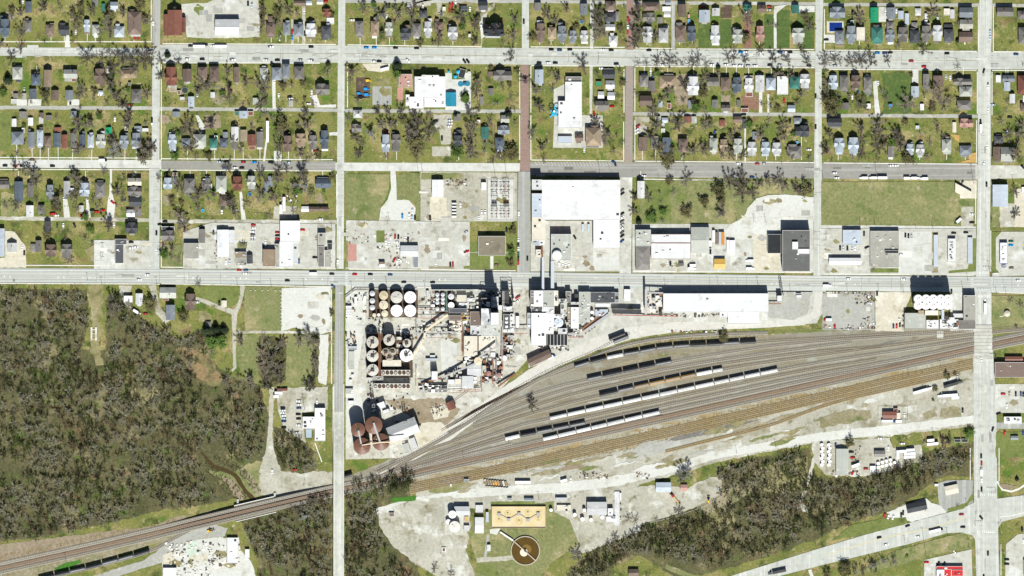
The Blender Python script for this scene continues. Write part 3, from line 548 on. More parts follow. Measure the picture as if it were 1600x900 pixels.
for i in range(150):
    k = rnd.randrange(8)
    if k < 3: x = rnd.uniform(5, 1595); y = (80 if x < 240 else 84 + (x - 250) * .0075) + rnd.uniform(-9, 9); w, h = rnd.uniform(2, 9), rnd.uniform(1, 3)
    elif k < 5: x = rnd.uniform(5, 1595); y = 431 + x * .0085 + rnd.uniform(-9, 9); w, h = rnd.uniform(3, 12), rnd.uniform(.8, 1.8)
    elif k == 5: x = rnd.choice([244, 532, 819, 1278, 1538, 1540]) + rnd.uniform(-4, 4); y = rnd.uniform(5, 410); w, h = rnd.uniform(.8, 2), rnd.uniform(3, 9)
    elif k == 6: x = rnd.uniform(1524, 1552); y = rnd.uniform(570, 890); w, h = rnd.uniform(.8, 2.4), rnd.uniform(3, 12)
    else: x = rnd.uniform(830, 1520); y = 266 + rnd.uniform(-8, 8); w, h = rnd.uniform(3, 12), rnd.uniform(1, 2.5)
    patch("road_patch", (x - w, y - h, x + w, y + h), rnd.choice([ASPHV, HWY, CONC, PALE, CONCV, ASPH]) if k != 7 else rnd.choice([ASPH, ASPHV, DARKSLAB]))
TAR = mat("tar_seam", (0.12, 0.12, 0.11), .9, .2)
for i in range(110):
    k = rnd.randrange(5)
    if k < 2: x = rnd.uniform(5, 1595); y = 85 + x * .006; patch_pts = [(x, y - 10), (x + rnd.uniform(-1, 1), y), (x + rnd.uniform(-2, 2), y + 9)] if rnd.random() < .6 else [(x - 15, y + rnd.uniform(-7, 7)), (x + 15, y + rnd.uniform(-7, 7))]
    elif k == 2: x = rnd.choice([244, 532, 1278, 1538]); y = rnd.uniform(10, 410); patch_pts = [(x - 5.5, y), (x + 5, y + rnd.uniform(-1.5, 1.5))]
    elif k == 3: x = rnd.uniform(5, 1595); y = 431 + x * .0085; patch_pts = [(x, y - 10), (x + rnd.uniform(-1, 1), y + 10)]
    else: x = rnd.uniform(1525, 1550); y = rnd.uniform(460, 890); patch_pts = [(x, y), (x + rnd.uniform(-3, 3), y + 18)]
    strip("tar_seam", patch_pts, .28, TAR)
def along(x, d):            # the strip below the yard, d units below the old tracks
    P = [(640, 762), (760, 740), (860, 722), (980, 700), (1090, 676), (1200, 650), (1330, 615), (1420, 595), (1522, 572)]
    for a, b in zip(P, P[1:]):
        if a[0] <= x <= b[0]: return a[1] + (b[1] - a[1]) * (x - a[0]) / (b[0] - a[0]) + d
    return P[-1][1] + d
for i in range(60):
    x = rnd.uniform(700, 1500); d = rnd.uniform(-2, 26 if x < 1000 else 48); y = along(x, d); L, h = rnd.uniform(8, 34), rnd.uniform(1.5, 5)
    patch("stained_ground", [(x - L, along(max(640, x - L), d)), (x - L * .3, along(x - L * .3, d) - h), (x + L * .5, along(x + L * .5, d) - h * .7), (min(1520, x + L), along(min(1520, x + L), d)), (x + L * .2, along(x + L * .2, d) + h), (x - L * .5, along(x - L * .5, d) + h * .7)], rnd.choice([DIRT, WEED, OLDTRACK, GREYGR, STRAW, WHITEGR, OLDTRACK, FIELD]), 1.6, 3)
for i in range(34):
    x = rnd.uniform(740, 1480); t = rnd.random(); y0 = 650 - (x - 740) * .185; y1 = 712 - (x - 740) * .2; y = y0 + (y1 - y0) * t; L, h = rnd.uniform(10, 45), rnd.uniform(.8, 2.2); sl = -.2
    patch("oily_ballast", [(x - L, y - sl * L), (x, y - h), (x + L, y + sl * L), (x, y + h)], rnd.choice([DARKSLAB, DIRT, OLDTRACK, GREYGR]), .8, 4)
for i in range(14):
    x, y = rnd.uniform(258, 370), rnd.uniform(846, 895); w, h = rnd.uniform(3, 12), rnd.uniform(2, 8)
    patch("rubble_spread", [(x - w, y), (x - w * .3, y - h), (x + w * .8, y - h * .5), (x + w, y + h * .5), (x, y + h)], rnd.choice([PALE, CREAM_LOT, STRAW, GREYGR, WALK]), 1.6, 2)
# ---------------------------------------------------------------- surfaces of things
RC = dict(D=(0.115, 0.117, 0.112), O=(0.21, 0.185, 0.13), k=(0.03, 0.033, 0.036), G=(0.075, 0.08, 0.087), g=(0.19, 0.18, 0.165), l=(0.5, 0.51, 0.505), m=(0.68, 0.7, 0.7), w=(0.66, 0.665, 0.66), b=(0.215, 0.24, 0.265), s=(0.095, 0.12, 0.15),
          L=(0.42, 0.475, 0.53), n=(0.175, 0.13, 0.105), t=(0.31, 0.24, 0.165), c=(0.6, 0.56, 0.46), e=(0.05, 0.17, 0.14), E=(0.02, 0.27, 0.13), r=(0.2, 0.085, 0.06),
          a=(0.4, 0.415, 0.37), p=(0.4, 0.24, 0.2), y=(0.55, 0.34, 0.08), B=(0.03, 0.25, 0.55), T=(0.02, 0.22, 0.32), o=(0.6, 0.3, 0.06), R=(0.55, 0.03, 0.03), u=(0.33, 0.325, 0.28))
RN = dict(D="mid grey", O="olive-brown", k="black", G="charcoal", g="grey", l="light grey", m="silver", w="white", b="blue-grey", s="dark slate-blue", L="pale blue", n="brown", t="tan", c="cream", e="dark teal", E="bright green",
          r="rust-red", a="pale green-grey", p="pink", y="yellow", B="bright blue", T="teal", o="orange", R="red", u="olive-grey")
def roofm(c, metal=False):
    return mat("roof_" + RN[c].replace(" ", "_").replace("-", "_") + ("_sheet" if metal else ""), RC[c], 0.5 if metal else 0.9, 0.06 if metal else 0.16, 0.4, rand=0.08 if metal else 0.16,
               rgb2=tuple(v * (0.86 if metal else 0.75) for v in RC[c]), scale2=0.1, mix2=0.6, joint=(9.0, 2.2, 0.0, 0.9) if metal else None,
               spots=[(tuple(v * .68 for v in RC[c]), 0.07, .58, .72), (tuple(min(.8, v * 1.25 + .01) for v in RC[c]), .16, .58, .7)])
WALLM = [mat("siding_" + n, c, 0.85, 0.08, 0.5, rand=0.1) for n, c in (("white", (.62, .6, .56)), ("cream", (.5, .45, .34)), ("grey", (.3, .3, .29)), ("brick", (.24, .1, .07)), ("sage", (.3, .33, .27)))]
PLAINW = mat("metal_cladding", (0.55, 0.55, 0.53), 0.6, 0.08, 0.3)
BRICKW = mat("mill_brick_wall", (0.24, 0.12, 0.08), 0.9, 0.2, 0.6)
CHIM = mat("chimney_brick", (0.2, 0.08, 0.05), 0.9, 0.2, 1.0)
GLASS = mat("dark_window_glass", (0.02, 0.025, 0.03), 0.12, 0.0)
VENT = mat("vent_metal", (0.35, 0.35, 0.34), 0.6, 0.1)
TRIM = mat("white_trim", (0.7, 0.69, 0.66), 0.7, 0.05)
STEEL = mat("grey_steel", (0.33, 0.33, 0.32), 0.55, 0.12, 0.5)
RUSTY = mat("rusty_steel", (0.22, 0.1, 0.05), 0.8, 0.3, 0.6)
DARKST = mat("dark_steel", (0.05, 0.05, 0.05), 0.6, 0.2)
REDPIPE = mat("red_oxide_pipe", (0.3, 0.05, 0.035), 0.7, 0.2)
YELP = mat("yellow_paint", (0.62, 0.42, 0.1), 0.7, 0.1)

def gable(mb, x0, y0, x1, y1, z, rise, along, hip=0.0, t=0.18):
    """closed roof solid; along 'N' ridge runs in y, 'E' ridge runs in x; hip = inset of the ridge ends"""
    if along == 'N':
        xm = (x0 + x1) / 2; a = (xm, y0 + hip, z + rise); b = (xm, y1 - hip, z + rise)
    else:
        ym = (y0 + y1) / 2; a = (x0 + hip, ym, z + rise); b = (x1 - hip, ym, z + rise)
    q = [(x0, y0, z), (x1, y0, z), (x1, y1, z), (x0, y1, z)]
    lo = [(p[0], p[1], z - t) for p in q]
    v = q + [a, b] + lo
    if along == 'N': f = [(1, 2, 5, 4), (3, 0, 4, 5), (0, 1, 4), (2, 3, 5)]
    else: f = [(0, 1, 5, 4), (2, 3, 4, 5), (1, 2, 5), (3, 0, 4)]
    f += [(6, 7, 1, 0), (7, 8, 2, 1), (8, 9, 3, 2), (9, 6, 0, 3), (9, 8, 7, 6)]
    mb.add(v, f)

RF = []
KIND = dict(N="front-gabled roof", E="gabled roof", h="hipped roof", x="cross-gabled roof", f="flat roof")
def house(x0, y0, x1, y1, typ, col, st=None, ang=0.0, name=None, what=None, wallm=None, metal=None, pitch=None, cat=None, walk=None, group=None, label=None):
    cx, cy = (x0 + x1) / 2, (y0 + y1) / 2
    w, d = abs(x1 - x0) * S, abs(y1 - y0) * S
    area = w * d; small = area < 45
    r = random.Random(int(cx * 131 + cy * 17))
    if st is None: st = 0.85 if small else (1.2 if area < 85 or r.random() < 0.3 else 1.9)
    ez = 2.9 * st + (0.1 if small else 0.5)
    if name is None: name = "garden_shed" if area < 26 else ("garage" if small else "house")
    if cat is None: cat = {"garden_shed": "shed", "garage": "garage"}.get(name, "house" if name == "house" else "building")
    root = empty(name, W(cx, cy), ang)
    hx, hy = w / 2, d / 2; ov = 0.0
    if metal is None: metal = col in "wLE" or (small and col in "blw")
    rm = roofm(col, metal)
    wm = wallm or r.choice(WALLM)
    ins = 0.35 if not small else 0.15
    wx_, wy_ = (hx, hy) if typ != 'x' else ((hx * .82 if hx <= hy else hx), (hy * .82 if hy < hx else hy))
    if typ == 'x': q_ = min(hx, hy) * .82; wx_, wy_ = (q_, hy) if d >= w else (hx, q_)
    mb = MB(); mb.box(-wx_ + ins, -wy_ + ins, 0, wx_ - ins, wy_ - ins, ez - 0.19 if typ != 'f' else ez); mb.build("wall", [wm], root)
    pitch = pitch or (0.74 if not small else 0.42)
    if metal and not small and not pitch: pitch = 0.3
    if typ == 'f':
        mb = MB(); mb.box(-hx + .3, -hy + .3, ez + .003, hx - .3, hy - .3, ez + 0.1); RF.append(mb.build("roof", [rm], root))
        mb = MB(); ph = 0.45
        for a in ((-hx, -hy, hx, -hy + .28), (-hx, hy - .28, hx, hy), (-hx, -hy + .282, -hx + .28, hy - .282), (hx - .28, -hy + .282, hx, hy - .282)): mb.box(a[0], a[1], ez - .4, a[2], a[3], ez + ph)
        mb.build("parapet", [wm if r.random() < .5 else TRIM], root)
    else:
        if typ in "NE":
            half = hx if typ == 'N' else hy; rise = half * pitch
            mb = MB(); gable(mb, -hx, -hy, hx, hy, ez, rise, typ); RF.append(mb.build("roof", [rm], root))
        elif typ == 'h':
            al = 'N' if d > w else 'E'; half = min(hx, hy); rise = half * pitch
            mb = MB(); gable(mb, -hx, -hy, hx, hy, ez, rise, al, hip=min(half * 0.98, max(hx, hy) - .3)); RF.append(mb.build("roof", [rm], root))
        else:
            al = 'N' if d >= w else 'E'; half = min(hx, hy) * .82; rise = half * pitch * 1.15
            mb = MB()
            if al == 'N':
                gable(mb, -half, -hy, half, hy, ez, rise, 'N'); RF.append(mb.build("roof", [rm], root))
                ym = r.uniform(-.15, .3) * hy; wy = min(half * .95, hy * .6)
                mb = MB(); gable(mb, -hx, ym - wy, hx, ym + wy, ez + .03, rise * .94, 'E'); RF.append(mb.build("roof", [rm], root)); mb = MB(); mb.box(-hx + ins, ym - wy + ins, 0, hx - ins, ym + wy - ins, ez - .165); mb.build("wing_wall", [wm], root)
            else:
                gable(mb, -hx, -half, hx, half, ez, rise, 'E'); RF.append(mb.build("roof", [rm], root))
                xm = r.uniform(-.3, .3) * hx; wx = min(half * .95, hx * .6)
                mb = MB(); gable(mb, xm - wx, -hy, xm + wx, hy, ez + .03, rise * .94, 'N'); RF.append(mb.build("roof", [rm], root)); mb = MB(); mb.box(xm - wx + ins, -hy + ins, 0, xm + wx - ins, hy - ins, ez - .165); mb.build("wing_wall", [wm], root)
            half = min(hx, hy)
        rise_ = half * pitch; RF0 = RF[-1]
        if name == "house":
            if r.random() < .55 and walk:
                sg = 1 if walk == 'S' else -1; ww = hx * r.uniform(.35, .6); off = r.choice((-1, 1)) * (hx - ww) * r.uniform(.3, .9); dp = r.uniform(1.6, 3.2); e2 = ez * r.uniform(.62, .85); ya, yb = sorted((sg * (hy - .6), sg * (hy + dp))); c2 = rm if r.random() < .55 else roofm(r.choice("glGnub"))
                mb = MB(); gable(mb, off - ww, ya, off + ww, yb, e2, ww * .5, 'N'); RF.append(mb.build("rear_wing_roof", [c2], root)); mb = MB(); mb.box(off - ww + .25, ya + .25, 0, off + ww - .25, yb - .25, e2 - .19); mb.build("rear_wing_wall", [wm], root); 
            if r.random() < .6:
                mb = MB(); a = r.uniform(-.35, .35) * hx; b = r.uniform(-.4, .4) * hy; mb.box(a - .4, b - .35, ez - .1, a + .4, b + .35, ez + rise_ + .7); mb.build("chimney", [CHIM], RF0)
            if walk and r.random() < .7:
                s = -1 if walk == 'S' else 1; pw = hx * r.uniform(.5, .85); off = r.uniform(-.15, .15) * hx; dp = 1.7
                y_a, y_b = (s * (hy - .3), s * (hy + dp))
                mb = MB(); mb.box(off - pw, y_a, 2.55, off + pw, y_b, 2.75); mb.build("porch_roof", [rm if r.random() < .6 else roofm(r.choice("wlgn"))], root)
                mb = MB()
                for px in (-pw + .15, 0, pw - .15): mb.box(off + px - .08, y_b - s * .28, 0.3, off + px + .08, y_b - s * .12, 2.548)
                mb.box(off - pw, y_a, 0, off + pw, y_b, .3); mb.build("porch_deck", [TRIM], root)
            elif r.random() < .3:
                s = 1 if walk == 'S' else -1; mb = MB(); pw = hx * r.uniform(.35, .6); mb.box(-pw, s * (hy - .35), 2.3, pw, s * (hy + 1.6), 2.5); mb.box(-pw + .2, s * (hy - .3), 0, pw - .2, s * (hy + 1.4), 2.298); mb.build("lean_to", [roofm(r.choice("wlgGu"))], root)
    what = what or f"{RN[col]} {KIND[typ]}"
    if label: tag(root, label, cat, group)
    else: auto(root, what, cat if cat != "building" else "building", cat, cx, cy, group)
    if walk and name == "house":
        pass
    return root

def roof_units(root, w, d, z, n, seed, m=None, smin=.8, smax=2.2):
    r = random.Random(seed)
    for i in range(n):
        a, b = r.uniform(-w * .42, w * .42), r.uniform(-d * .42, d * .42); s, h = r.uniform(smin, smax), r.uniform(.5, 1.3)
        mb = MB(); mb.box(a - s / 2, b - s * .35, z, a + s / 2, b + s * .35, z + h); mb.build("roof_vent", [m or r.choice([VENT, TRIM, DARKST])], root)

def block(x0, y0, x1, y1, h, col, label, name="mill_building", cat="building", typ='f', ang=0.0, wallm=None, vents=0, pitch=.3, group=None, metal=True, par=None, z0=0.0):
    """a larger plain building: wall, roof, parapet, vents"""
    cx, cy = (x0 + x1) / 2, (y0 + y1) / 2; w, d = abs(x1 - x0) * S, abs(y1 - y0) * S; hx, hy = w / 2, d / 2
    root = empty(name, W(cx, cy, z0), ang); wm = wallm or PLAINW; rm = roofm(col, metal)
    mb = MB(); mb.box(-hx + .1, -hy + .1, 0, hx - .1, hy - .1, h - (.19 if typ != 'f' else 0)); mb.build("wall", [wm], root)
    if typ == 'f':
        mb = MB(); mb.box(-hx + .25, -hy + .25, h + .003, hx - .25, hy - .25, h + .12); RF.append(mb.build("roof", [rm], root))
        mb = MB(); ph = .4
        for a in ((-hx, -hy, hx, -hy + .22), (-hx, hy - .22, hx, hy), (-hx, -hy + .222, -hx + .22, hy - .222), (hx - .22, -hy + .222, hx, hy - .222)): mb.box(a[0], a[1], h - .4, a[2], a[3], h + ph)
        mb.build("parapet", [par or wm], root)
    elif typ == 'h':
        mb = MB(); al = 'N' if d > w else 'E'; half = min(hx, hy); gable(mb, -hx, -hy, hx, hy, h, half * pitch, al, hip=half * .95); RF.append(mb.build("roof", [rm], root))
    else:
        mb = MB(); gable(mb, -hx, -hy, hx, hy, h, (hx if typ == 'N' else hy) * pitch, typ); RF.append(mb.build("roof", [rm], root))
        mb = MB(); zt = h + (hx if typ == 'N' else hy) * pitch
        if typ == 'N': mb.box(-.2, -hy, zt - .05, .2, hy, zt + .12)
        else: mb.box(-hx, -.2, zt - .05, hx, .2, zt + .12)
        mb.build("ridge_cap", [rm], RF[-1])
    if vents: roof_units(RF[-1], w, d, h + .12, vents, int(cx * 7 + cy))
    if label: tag(root, label, cat, group)
    return root

# ---------------------------------------------------------------- bare trees
def tree_geo(seed, kind, ntw=1500, tw=.95, tl=.8):
    """unit tree: crown radius 6 m, height about 11 m. returns trunk MB and crown MB"""
    r = random.Random(seed); tr = MB(); cr = MB()
    def tube(a, b, ra, rb, mb, n=4):
        a = Vector(a); b = Vector(b); d = (b - a).normalized(); u = d.cross(Vector((.3, .2, 1))).normalized(); v = d.cross(u)
        pa = [a + (u * math.cos(2 * math.pi * i / n) + v * math.sin(2 * math.pi * i / n)) * ra for i in range(n)]
        pb = [b + (u * math.cos(2 * math.pi * i / n) + v * math.sin(2 * math.pi * i / n)) * rb for i in range(n)]
        mb.add(pa + pb, [(i, (i + 1) % n, n + (i + 1) % n, n + i) for i in range(n)])
    def twig(a, b, w):
        a = Vector(a); b = Vector(b); d = b - a
        s = d.cross(Vector((r.uniform(-.5, .5), r.uniform(-.5, .5), 1))).normalized() * w * tw / 2
        cr.add([a - s, a + s, b], [(0, 1, 2)])
    if kind == "evergreen":
        tube((0, 0, 0), (0, 0, 9.5), .35, .05, tr, 6)
        for i in range(620):
            z = 1.0 + 9.0 * (r.random() ** 1.3); R = 4.6 * (1 - (z / 11.0)) + .5; a = r.uniform(0, 6.283); q = R * (r.random() ** .5)
            p = Vector((q * math.cos(a), q * math.sin(a), z)); L = r.uniform(.6, 1.5); e = p + Vector((math.cos(a) * L, math.sin(a) * L, r.uniform(-.5, .2)))
            s = Vector((-math.sin(a), math.cos(a), r.uniform(-.4, .4))) * r.uniform(.2, .45)
            cr.add([p - s, p + s, e], [(0, 1, 2)])
        return tr, cr
    leafy = kind in ("leafy", "shrub")
    th = r.uniform(2.2, 3.4) if kind != "shrub" else .5
    tube((0, 0, 0), (0, 0, th), .36, .28, tr, 6)
    tips = []
    limbs = r.randint(6, 9)
    lean = Vector((r.uniform(-.12, .12), r.uniform(-.12, .12), 0))
    for i in range(limbs):
        a = 6.283 * i / limbs + r.uniform(-.4, .4); el = r.uniform(.35, 1.25); L = r.uniform(3.4, 5.2) * (.75 if el > 1 else 1)
        p = Vector((0, 0, th - r.uniform(0, .6))); d = Vector((math.cos(a) * math.cos(el), math.sin(a) * math.cos(el), math.sin(el))) + lean
        q = p
        for sgm in range(3):
            nd = (d + Vector((r.uniform(-.3, .3), r.uniform(-.3, .3), r.uniform(-.05, .3)))).normalized(); e = q + nd * L / 2.2
            tube(q, e, .13 * (1 - sgm * .28), .13 * (.72 - sgm * .25), cr, 3); 
            for j in range((2, 3, 4)[sgm]): tips.append((q.lerp(e, r.uniform(.3, 1)), nd))
            q = e; d = nd
    n = ntw if not leafy else 620
    for i in range(n):
        p, d = r.choice(tips)
        if leafy:
            c = p + Vector((r.gauss(0, .9), r.gauss(0, .9), r.gauss(0, .7))); a = r.uniform(0, 6.283); L = r.uniform(.35, .9)
            u = Vector((math.cos(a), math.sin(a), r.uniform(-.5, .5))) * L; v = Vector((-math.sin(a), math.cos(a), r.uniform(-.5, .5))) * L * .7
            cr.add([c - u, c + v, c + u * .8 - v * .4], [(0, 1, 2)])
        else:
            rd = Vector((r.gauss(0, 1), r.gauss(0, 1), r.gauss(.25, .8))).normalized(); dd = (d * .8 + rd).normalized(); L = r.uniform(.8, 2.3) * tl
            twig(p, p + dd * L, r.uniform(.07, .16))
            if i % 2 == 0:
                m_ = p + dd * L * .5; twig(m_, m_ + (dd + Vector((r.gauss(0, .8), r.gauss(0, .8), .1))).normalized() * L * .6, .09)
    return tr, cr
def crownm(n, rgb, rgb2, var=.35): return mat("crown_" + n, rgb, 1.0, var, 1.1, rand=.28, rgb2=rgb2, scale2=.12, mix2=.5, detail=3)
BARK = mat("tree_bark", (0.12, 0.1, 0.08), 1.0, .25, 2.0)
TREEK = dict(b=("bare", crownm("bare_street", (.17, .15, .115), (.11, .095, .07)), "thin street tree"), d=("bare", crownm("bare_grey", (.245, .22, .165), (.14, .122, .088)), "bare grey-brown tree"), p=("bare", crownm("bare_mauve", (.22, .16, .15), (.13, .1, .09)), "bare mauve-tinged tree"),
             t=("bare", crownm("bare_tan", (.3, .25, .18), (.18, .15, .1)), "bare tan tree"), w=("bare", crownm("pale_grey", (.36, .37, .35), (.2, .2, .18)), "pale grey bare tree"),
             g=("leafy", crownm("fresh_green", (.09, .15, .03), (.05, .085, .02)), "fresh green leafy tree"), o=("leafy", crownm("budding_olive", (.13, .12, .05), (.08, .075, .035)), "budding olive-brown tree"),
             e=("evergreen", crownm("dark_evergreen", (.022, .035, .016), (.03, .045, .02)), "dark evergreen tree"), s=("shrub", crownm("dark_shrub", (.07, .075, .035), (.045, .05, .025)), "dark shrub"))
PROTO = {}
def tree_proto(k, i):
    if (k, i) not in PROTO:
        kind, m, _ = TREEK[k]; tr, cr = tree_geo(hash_int(k) + i * 13, kind, 900 if k == 'b' else 1500, .8 if k == 'b' else .95)
        PROTO[(k, i)] = (tr.mesh("tree_trunk", [BARK]), cr.mesh("tree_crown", [m]))
    return PROTO[(k, i)]
def hash_int(s): return sum(ord(c) * 31 ** i for i, c in enumerate(s)) % 9973
def tree(x, y, r, k="d", shift=.32):
    y = y + r * shift
    if k == 'd' and (72 < y < 110 or 250 < y < 268): k = 'b'
    t = random.Random(int(x * 97 + y * 41)); trunk, crown = tree_proto(k, t.randrange(6 if k in "dtb" else 3))
    sc = max(.25, r * S / 6.0)
    root = empty("shrub" if k == "s" else "tree", W(x, y), t.uniform(0, 6.283)); hs = t.uniform(.85, 1.1)
    root.scale = (sc, sc, sc * hs)
    new_obj("trunk", trunk, root); new_obj("crown", crown, root)
    auto(root, TREEK[k][2], "shrub" if k == "s" else "tree", "shrub" if k == "s" else "tree", x, y, "bare trees about the town" if k in "dptwb" else "green trees and shrubs")
    return root

# ---------------------------------------------------------------- vehicles
CARC = dict(k=(.012, .012, .014), w=(.8, .8, .79), s=(.42, .43, .44), g=(.1, .1, .1), r=(.42, .02, .02), b=(.03, .07, .2), B=(.02, .24, .55), n=(.17, .12, .08), t=(.4, .35, .25), e=(.02, .1, .05), y=(.7, .45, .04), o=(.5, .2, .03), L=(.42, .52, .6), R=(.5, .02, .02))
CARN = dict(D="mid grey", O="olive-brown", k="black", w="white", s="silver", g="dark grey", r="red", b="navy", B="bright blue", n="brown", t="tan", e="dark green", y="yellow", o="orange", L="pale blue", R="bright red")
TYRE = mat("tyre_rubber", (.012, .012, .012), .9, 0)
VM = {}
def carm(c): return mat("car_paint_" + CARN[c].replace(" ", "_"), CARC[c], .35, .0)
def loft(mb, secs, mi=0):
    """secs: list of (x, half width, z0, z1)"""
    for (xa, wa, a0, a1), (xb, wb, b0, b1) in zip(secs, secs[1:]):
        v = [(xa, -wa, a0), (xa, wa, a0), (xa, wa * .88, a1), (xa, -wa * .88, a1), (xb, -wb, b0), (xb, wb, b0), (xb, wb * .88, b1), (xb, -wb * .88, b1)]
        mb.add(v, [(1, 5, 6, 2), (2, 6, 7, 3), (3, 7, 4, 0), (0, 4, 5, 1)], mi)
    for s_, fl in ((secs[0], False), (secs[-1], True)):
        x, w, a, b = s_; f = (0, 1, 2, 3); mb.add([(x, -w, a), (x, w, a), (x, w * .88, b), (x, -w * .88, b)], [f if fl else f[::-1]], mi)
def wheels(mb, xs, hw, r=.36, mi=1, w=.24):
    for x in xs:
        for s_ in (-1, 1):
            n = 10; v = []; 
            for yy in (s_ * hw - w / 2, s_ * hw + w / 2): v += [(x + r * math.cos(6.283 * i / n), yy, r + r * math.sin(6.283 * i / n)) for i in range(n)]
            mb.add(v, [tuple(range(n)), tuple(range(2 * n - 1, n - 1, -1))] + [(i + n, (i + 1) % n + n, (i + 1) % n, i) for i in range(n)], mi)
def veh_mesh(kind, c):
    if (kind, c) in VM: return VM[(kind, c)]
    p = carm(c); parts = []
    mb = MB(); gl = MB()
    if kind == "car":
        loft(mb, [(-2.35, .78, .35, .7), (-2.2, .92, .3, .98), (-1.2, .95, .28, 1.0), (1.0, .95, .28, .98), (2.1, .9, .3, .85), (2.4, .7, .38, .6)]); wheels(mb, (-1.4, 1.4), .82)
        loft(mb, [(-1.25, .74, 1.36, 1.46), (-.9, .76, 1.38, 1.5), (.2, .76, 1.38, 1.5), (.45, .72, 1.36, 1.44)])
        loft(gl, [(-1.95, .84, .97, .99), (-1.28, .8, .97, 1.37), (.45, .8, .97, 1.37), (1.2, .84, .96, .98)]); parts = [("windows", gl, GLASS)]
    elif kind == "pickup":
        loft(mb, [(-2.75, .95, .45, 1.0), (-2.7, .98, .4, 1.05), (1.0, .98, .4, 1.05), (2.3, .95, .42, 1.0), (2.75, .8, .5, .8)]); wheels(mb, (-1.7, 1.7), .86, .4)
        loft(mb, [(-.65, .78, 1.66, 1.76), (.35, .76, 1.66, 1.76)])
        loft(gl, [(-.85, .84, 1.04, 1.1), (-.68, .82, 1.04, 1.67), (.4, .82, 1.04, 1.67), (1.1, .84, 1.04, 1.06)])
        bd = MB(); bd.box(-2.6, -.78, 1.045, -.95, .78, 1.07); parts = [("windows", gl, GLASS), ("cargo_bed", bd, DARKST)]
    elif kind == "van":
        loft(mb, [(-2.9, .98, .35, 2.1), (1.4, .98, .35, 2.1), (2.0, .98, .35, 1.25), (2.8, .9, .4, .95)]); wheels(mb, (-1.8, 1.8), .86, .38)
        loft(gl, [(1.42, .93, 1.25, 1.98), (2.02, .9, 1.2, 1.3)]); parts = [("windshield", gl, GLASS)]
    elif kind == "bus":
        loft(mb, [(-5.6, 1.2, .4, 3.0), (5.2, 1.22, .4, 3.0), (5.7, 1.15, .5, 2.6)]); wheels(mb, (-3.6, 3.8), 1.05, .5)
        for i in range(3): gl.box(-3.5 + i * 3, -.5, 2.99, -2.6 + i * 3, .5, 3.12)
        parts = [("roof_hatches", gl, VENT)]
    elif kind == "truck":
        loft(mb, [(1.7, 1.0, .5, 1.2), (2.0, 1.0, .5, 2.1), (2.9, 1.0, .5, 2.1), (3.3, .95, .5, 1.3), (3.8, .9, .5, 1.1)]); wheels(mb, (-2.4, 2.7), .95, .45)
        bd = MB(); bd.box(-3.9, -1.2, .95, 1.65, 1.2, 3.3); gl.add([(2.92, -.85, 2.0), (3.28, -.8, 1.35), (3.28, .8, 1.35), (2.92, .85, 2.0)], [(0, 1, 2, 3)]); parts = [("cargo_box", bd, carm("w") if c != "w" else mat("white_box", (.8, .8, .79), .5, .03)), ("windshield", gl, GLASS)]
    elif kind == "trailer":
        mb.box(-6.8, -1.27, 1.1, 6.8, 1.27, 4.0); wheels(mb, (-5.6, -4.4), 1.0, .5)
        for i in range(9): gl.box(-6.2 + i * 1.5, -1.2, 4.0, -6.1 + i * 1.5, 1.2, 4.03)
        parts = [("roof_rib", gl, VENT)]
    elif kind == "semi":
        loft(mb, [(4.9, 1.0, .6, 1.2), (5.0, 1.15, .6, 3.6), (6.6, 1.15, .6, 3.3), (6.9, 1.1, .6, 1.9), (8.6, 1.0, .6, 1.6)]); wheels(mb, (5.6, 8.0), 1.0, .5)
        bd = MB(); bd.box(-8.2, -1.27, 1.1, 4.6, 1.27, 4.0); w2 = MB(); wheels(w2, (-6.8, -5.6), 1.0, .5, 0)
        gl.add([(6.62, -1.0, 3.1), (6.92, -.98, 2.05), (6.92, .98, 2.05), (6.62, 1.0, 3.1)], [(0, 1, 2, 3)]); parts = [("trailer", bd, carm("w") if c != "g" else DARKST), ("trailer_wheels", w2, TYRE), ("windshield", gl, GLASS)]
    VM[(kind, c)] = (mb.mesh(kind, [p, TYRE]), [(n, b.mesh(n, [m]), m) for n, b, m in parts])
    return VM[(kind, c)]
VNAME = dict(car="parked_car", pickup="pickup_truck", van="van", bus="bus", truck="box_truck", trailer="cargo_trailer", semi="articulated_lorry")
VWORD = dict(car="car", pickup="pickup truck", van="van", bus="bus", truck="box truck", trailer="trailer", semi="articulated lorry")
def vehicle(x, y, ang, c, kind="car", z=0.0, L=None):
    me, parts = veh_mesh(kind, c); a = math.radians(ang)
    if z == 0: z = .2
    o = new_obj(VNAME[kind], me, None, W(x, y, z)); o.rotation_euler = (0, 0, a)
    k = 1.0 if L is None else L * S / {"trailer": 13.6, "semi": 17, "bus": 11.4}.get(kind, 5)
    if k != 1: o.scale = (k, 1, 1)
    for n, m, _ in parts: new_obj(n, m, o)
    road = any((74 < y < 106, 250 < y < 268, 422 < y < 452, 1522 < x < 1556, 528 < x < 538))
    auto(o, f"{CARN[c]} {VWORD[kind]}", {"pickup": "pickup", "semi": "lorry", "truck": "truck"}.get(kind, kind), VWORD[kind].split()[-1] if kind != "pickup" else "pickup", x, y, "vehicles about the town")
    return o
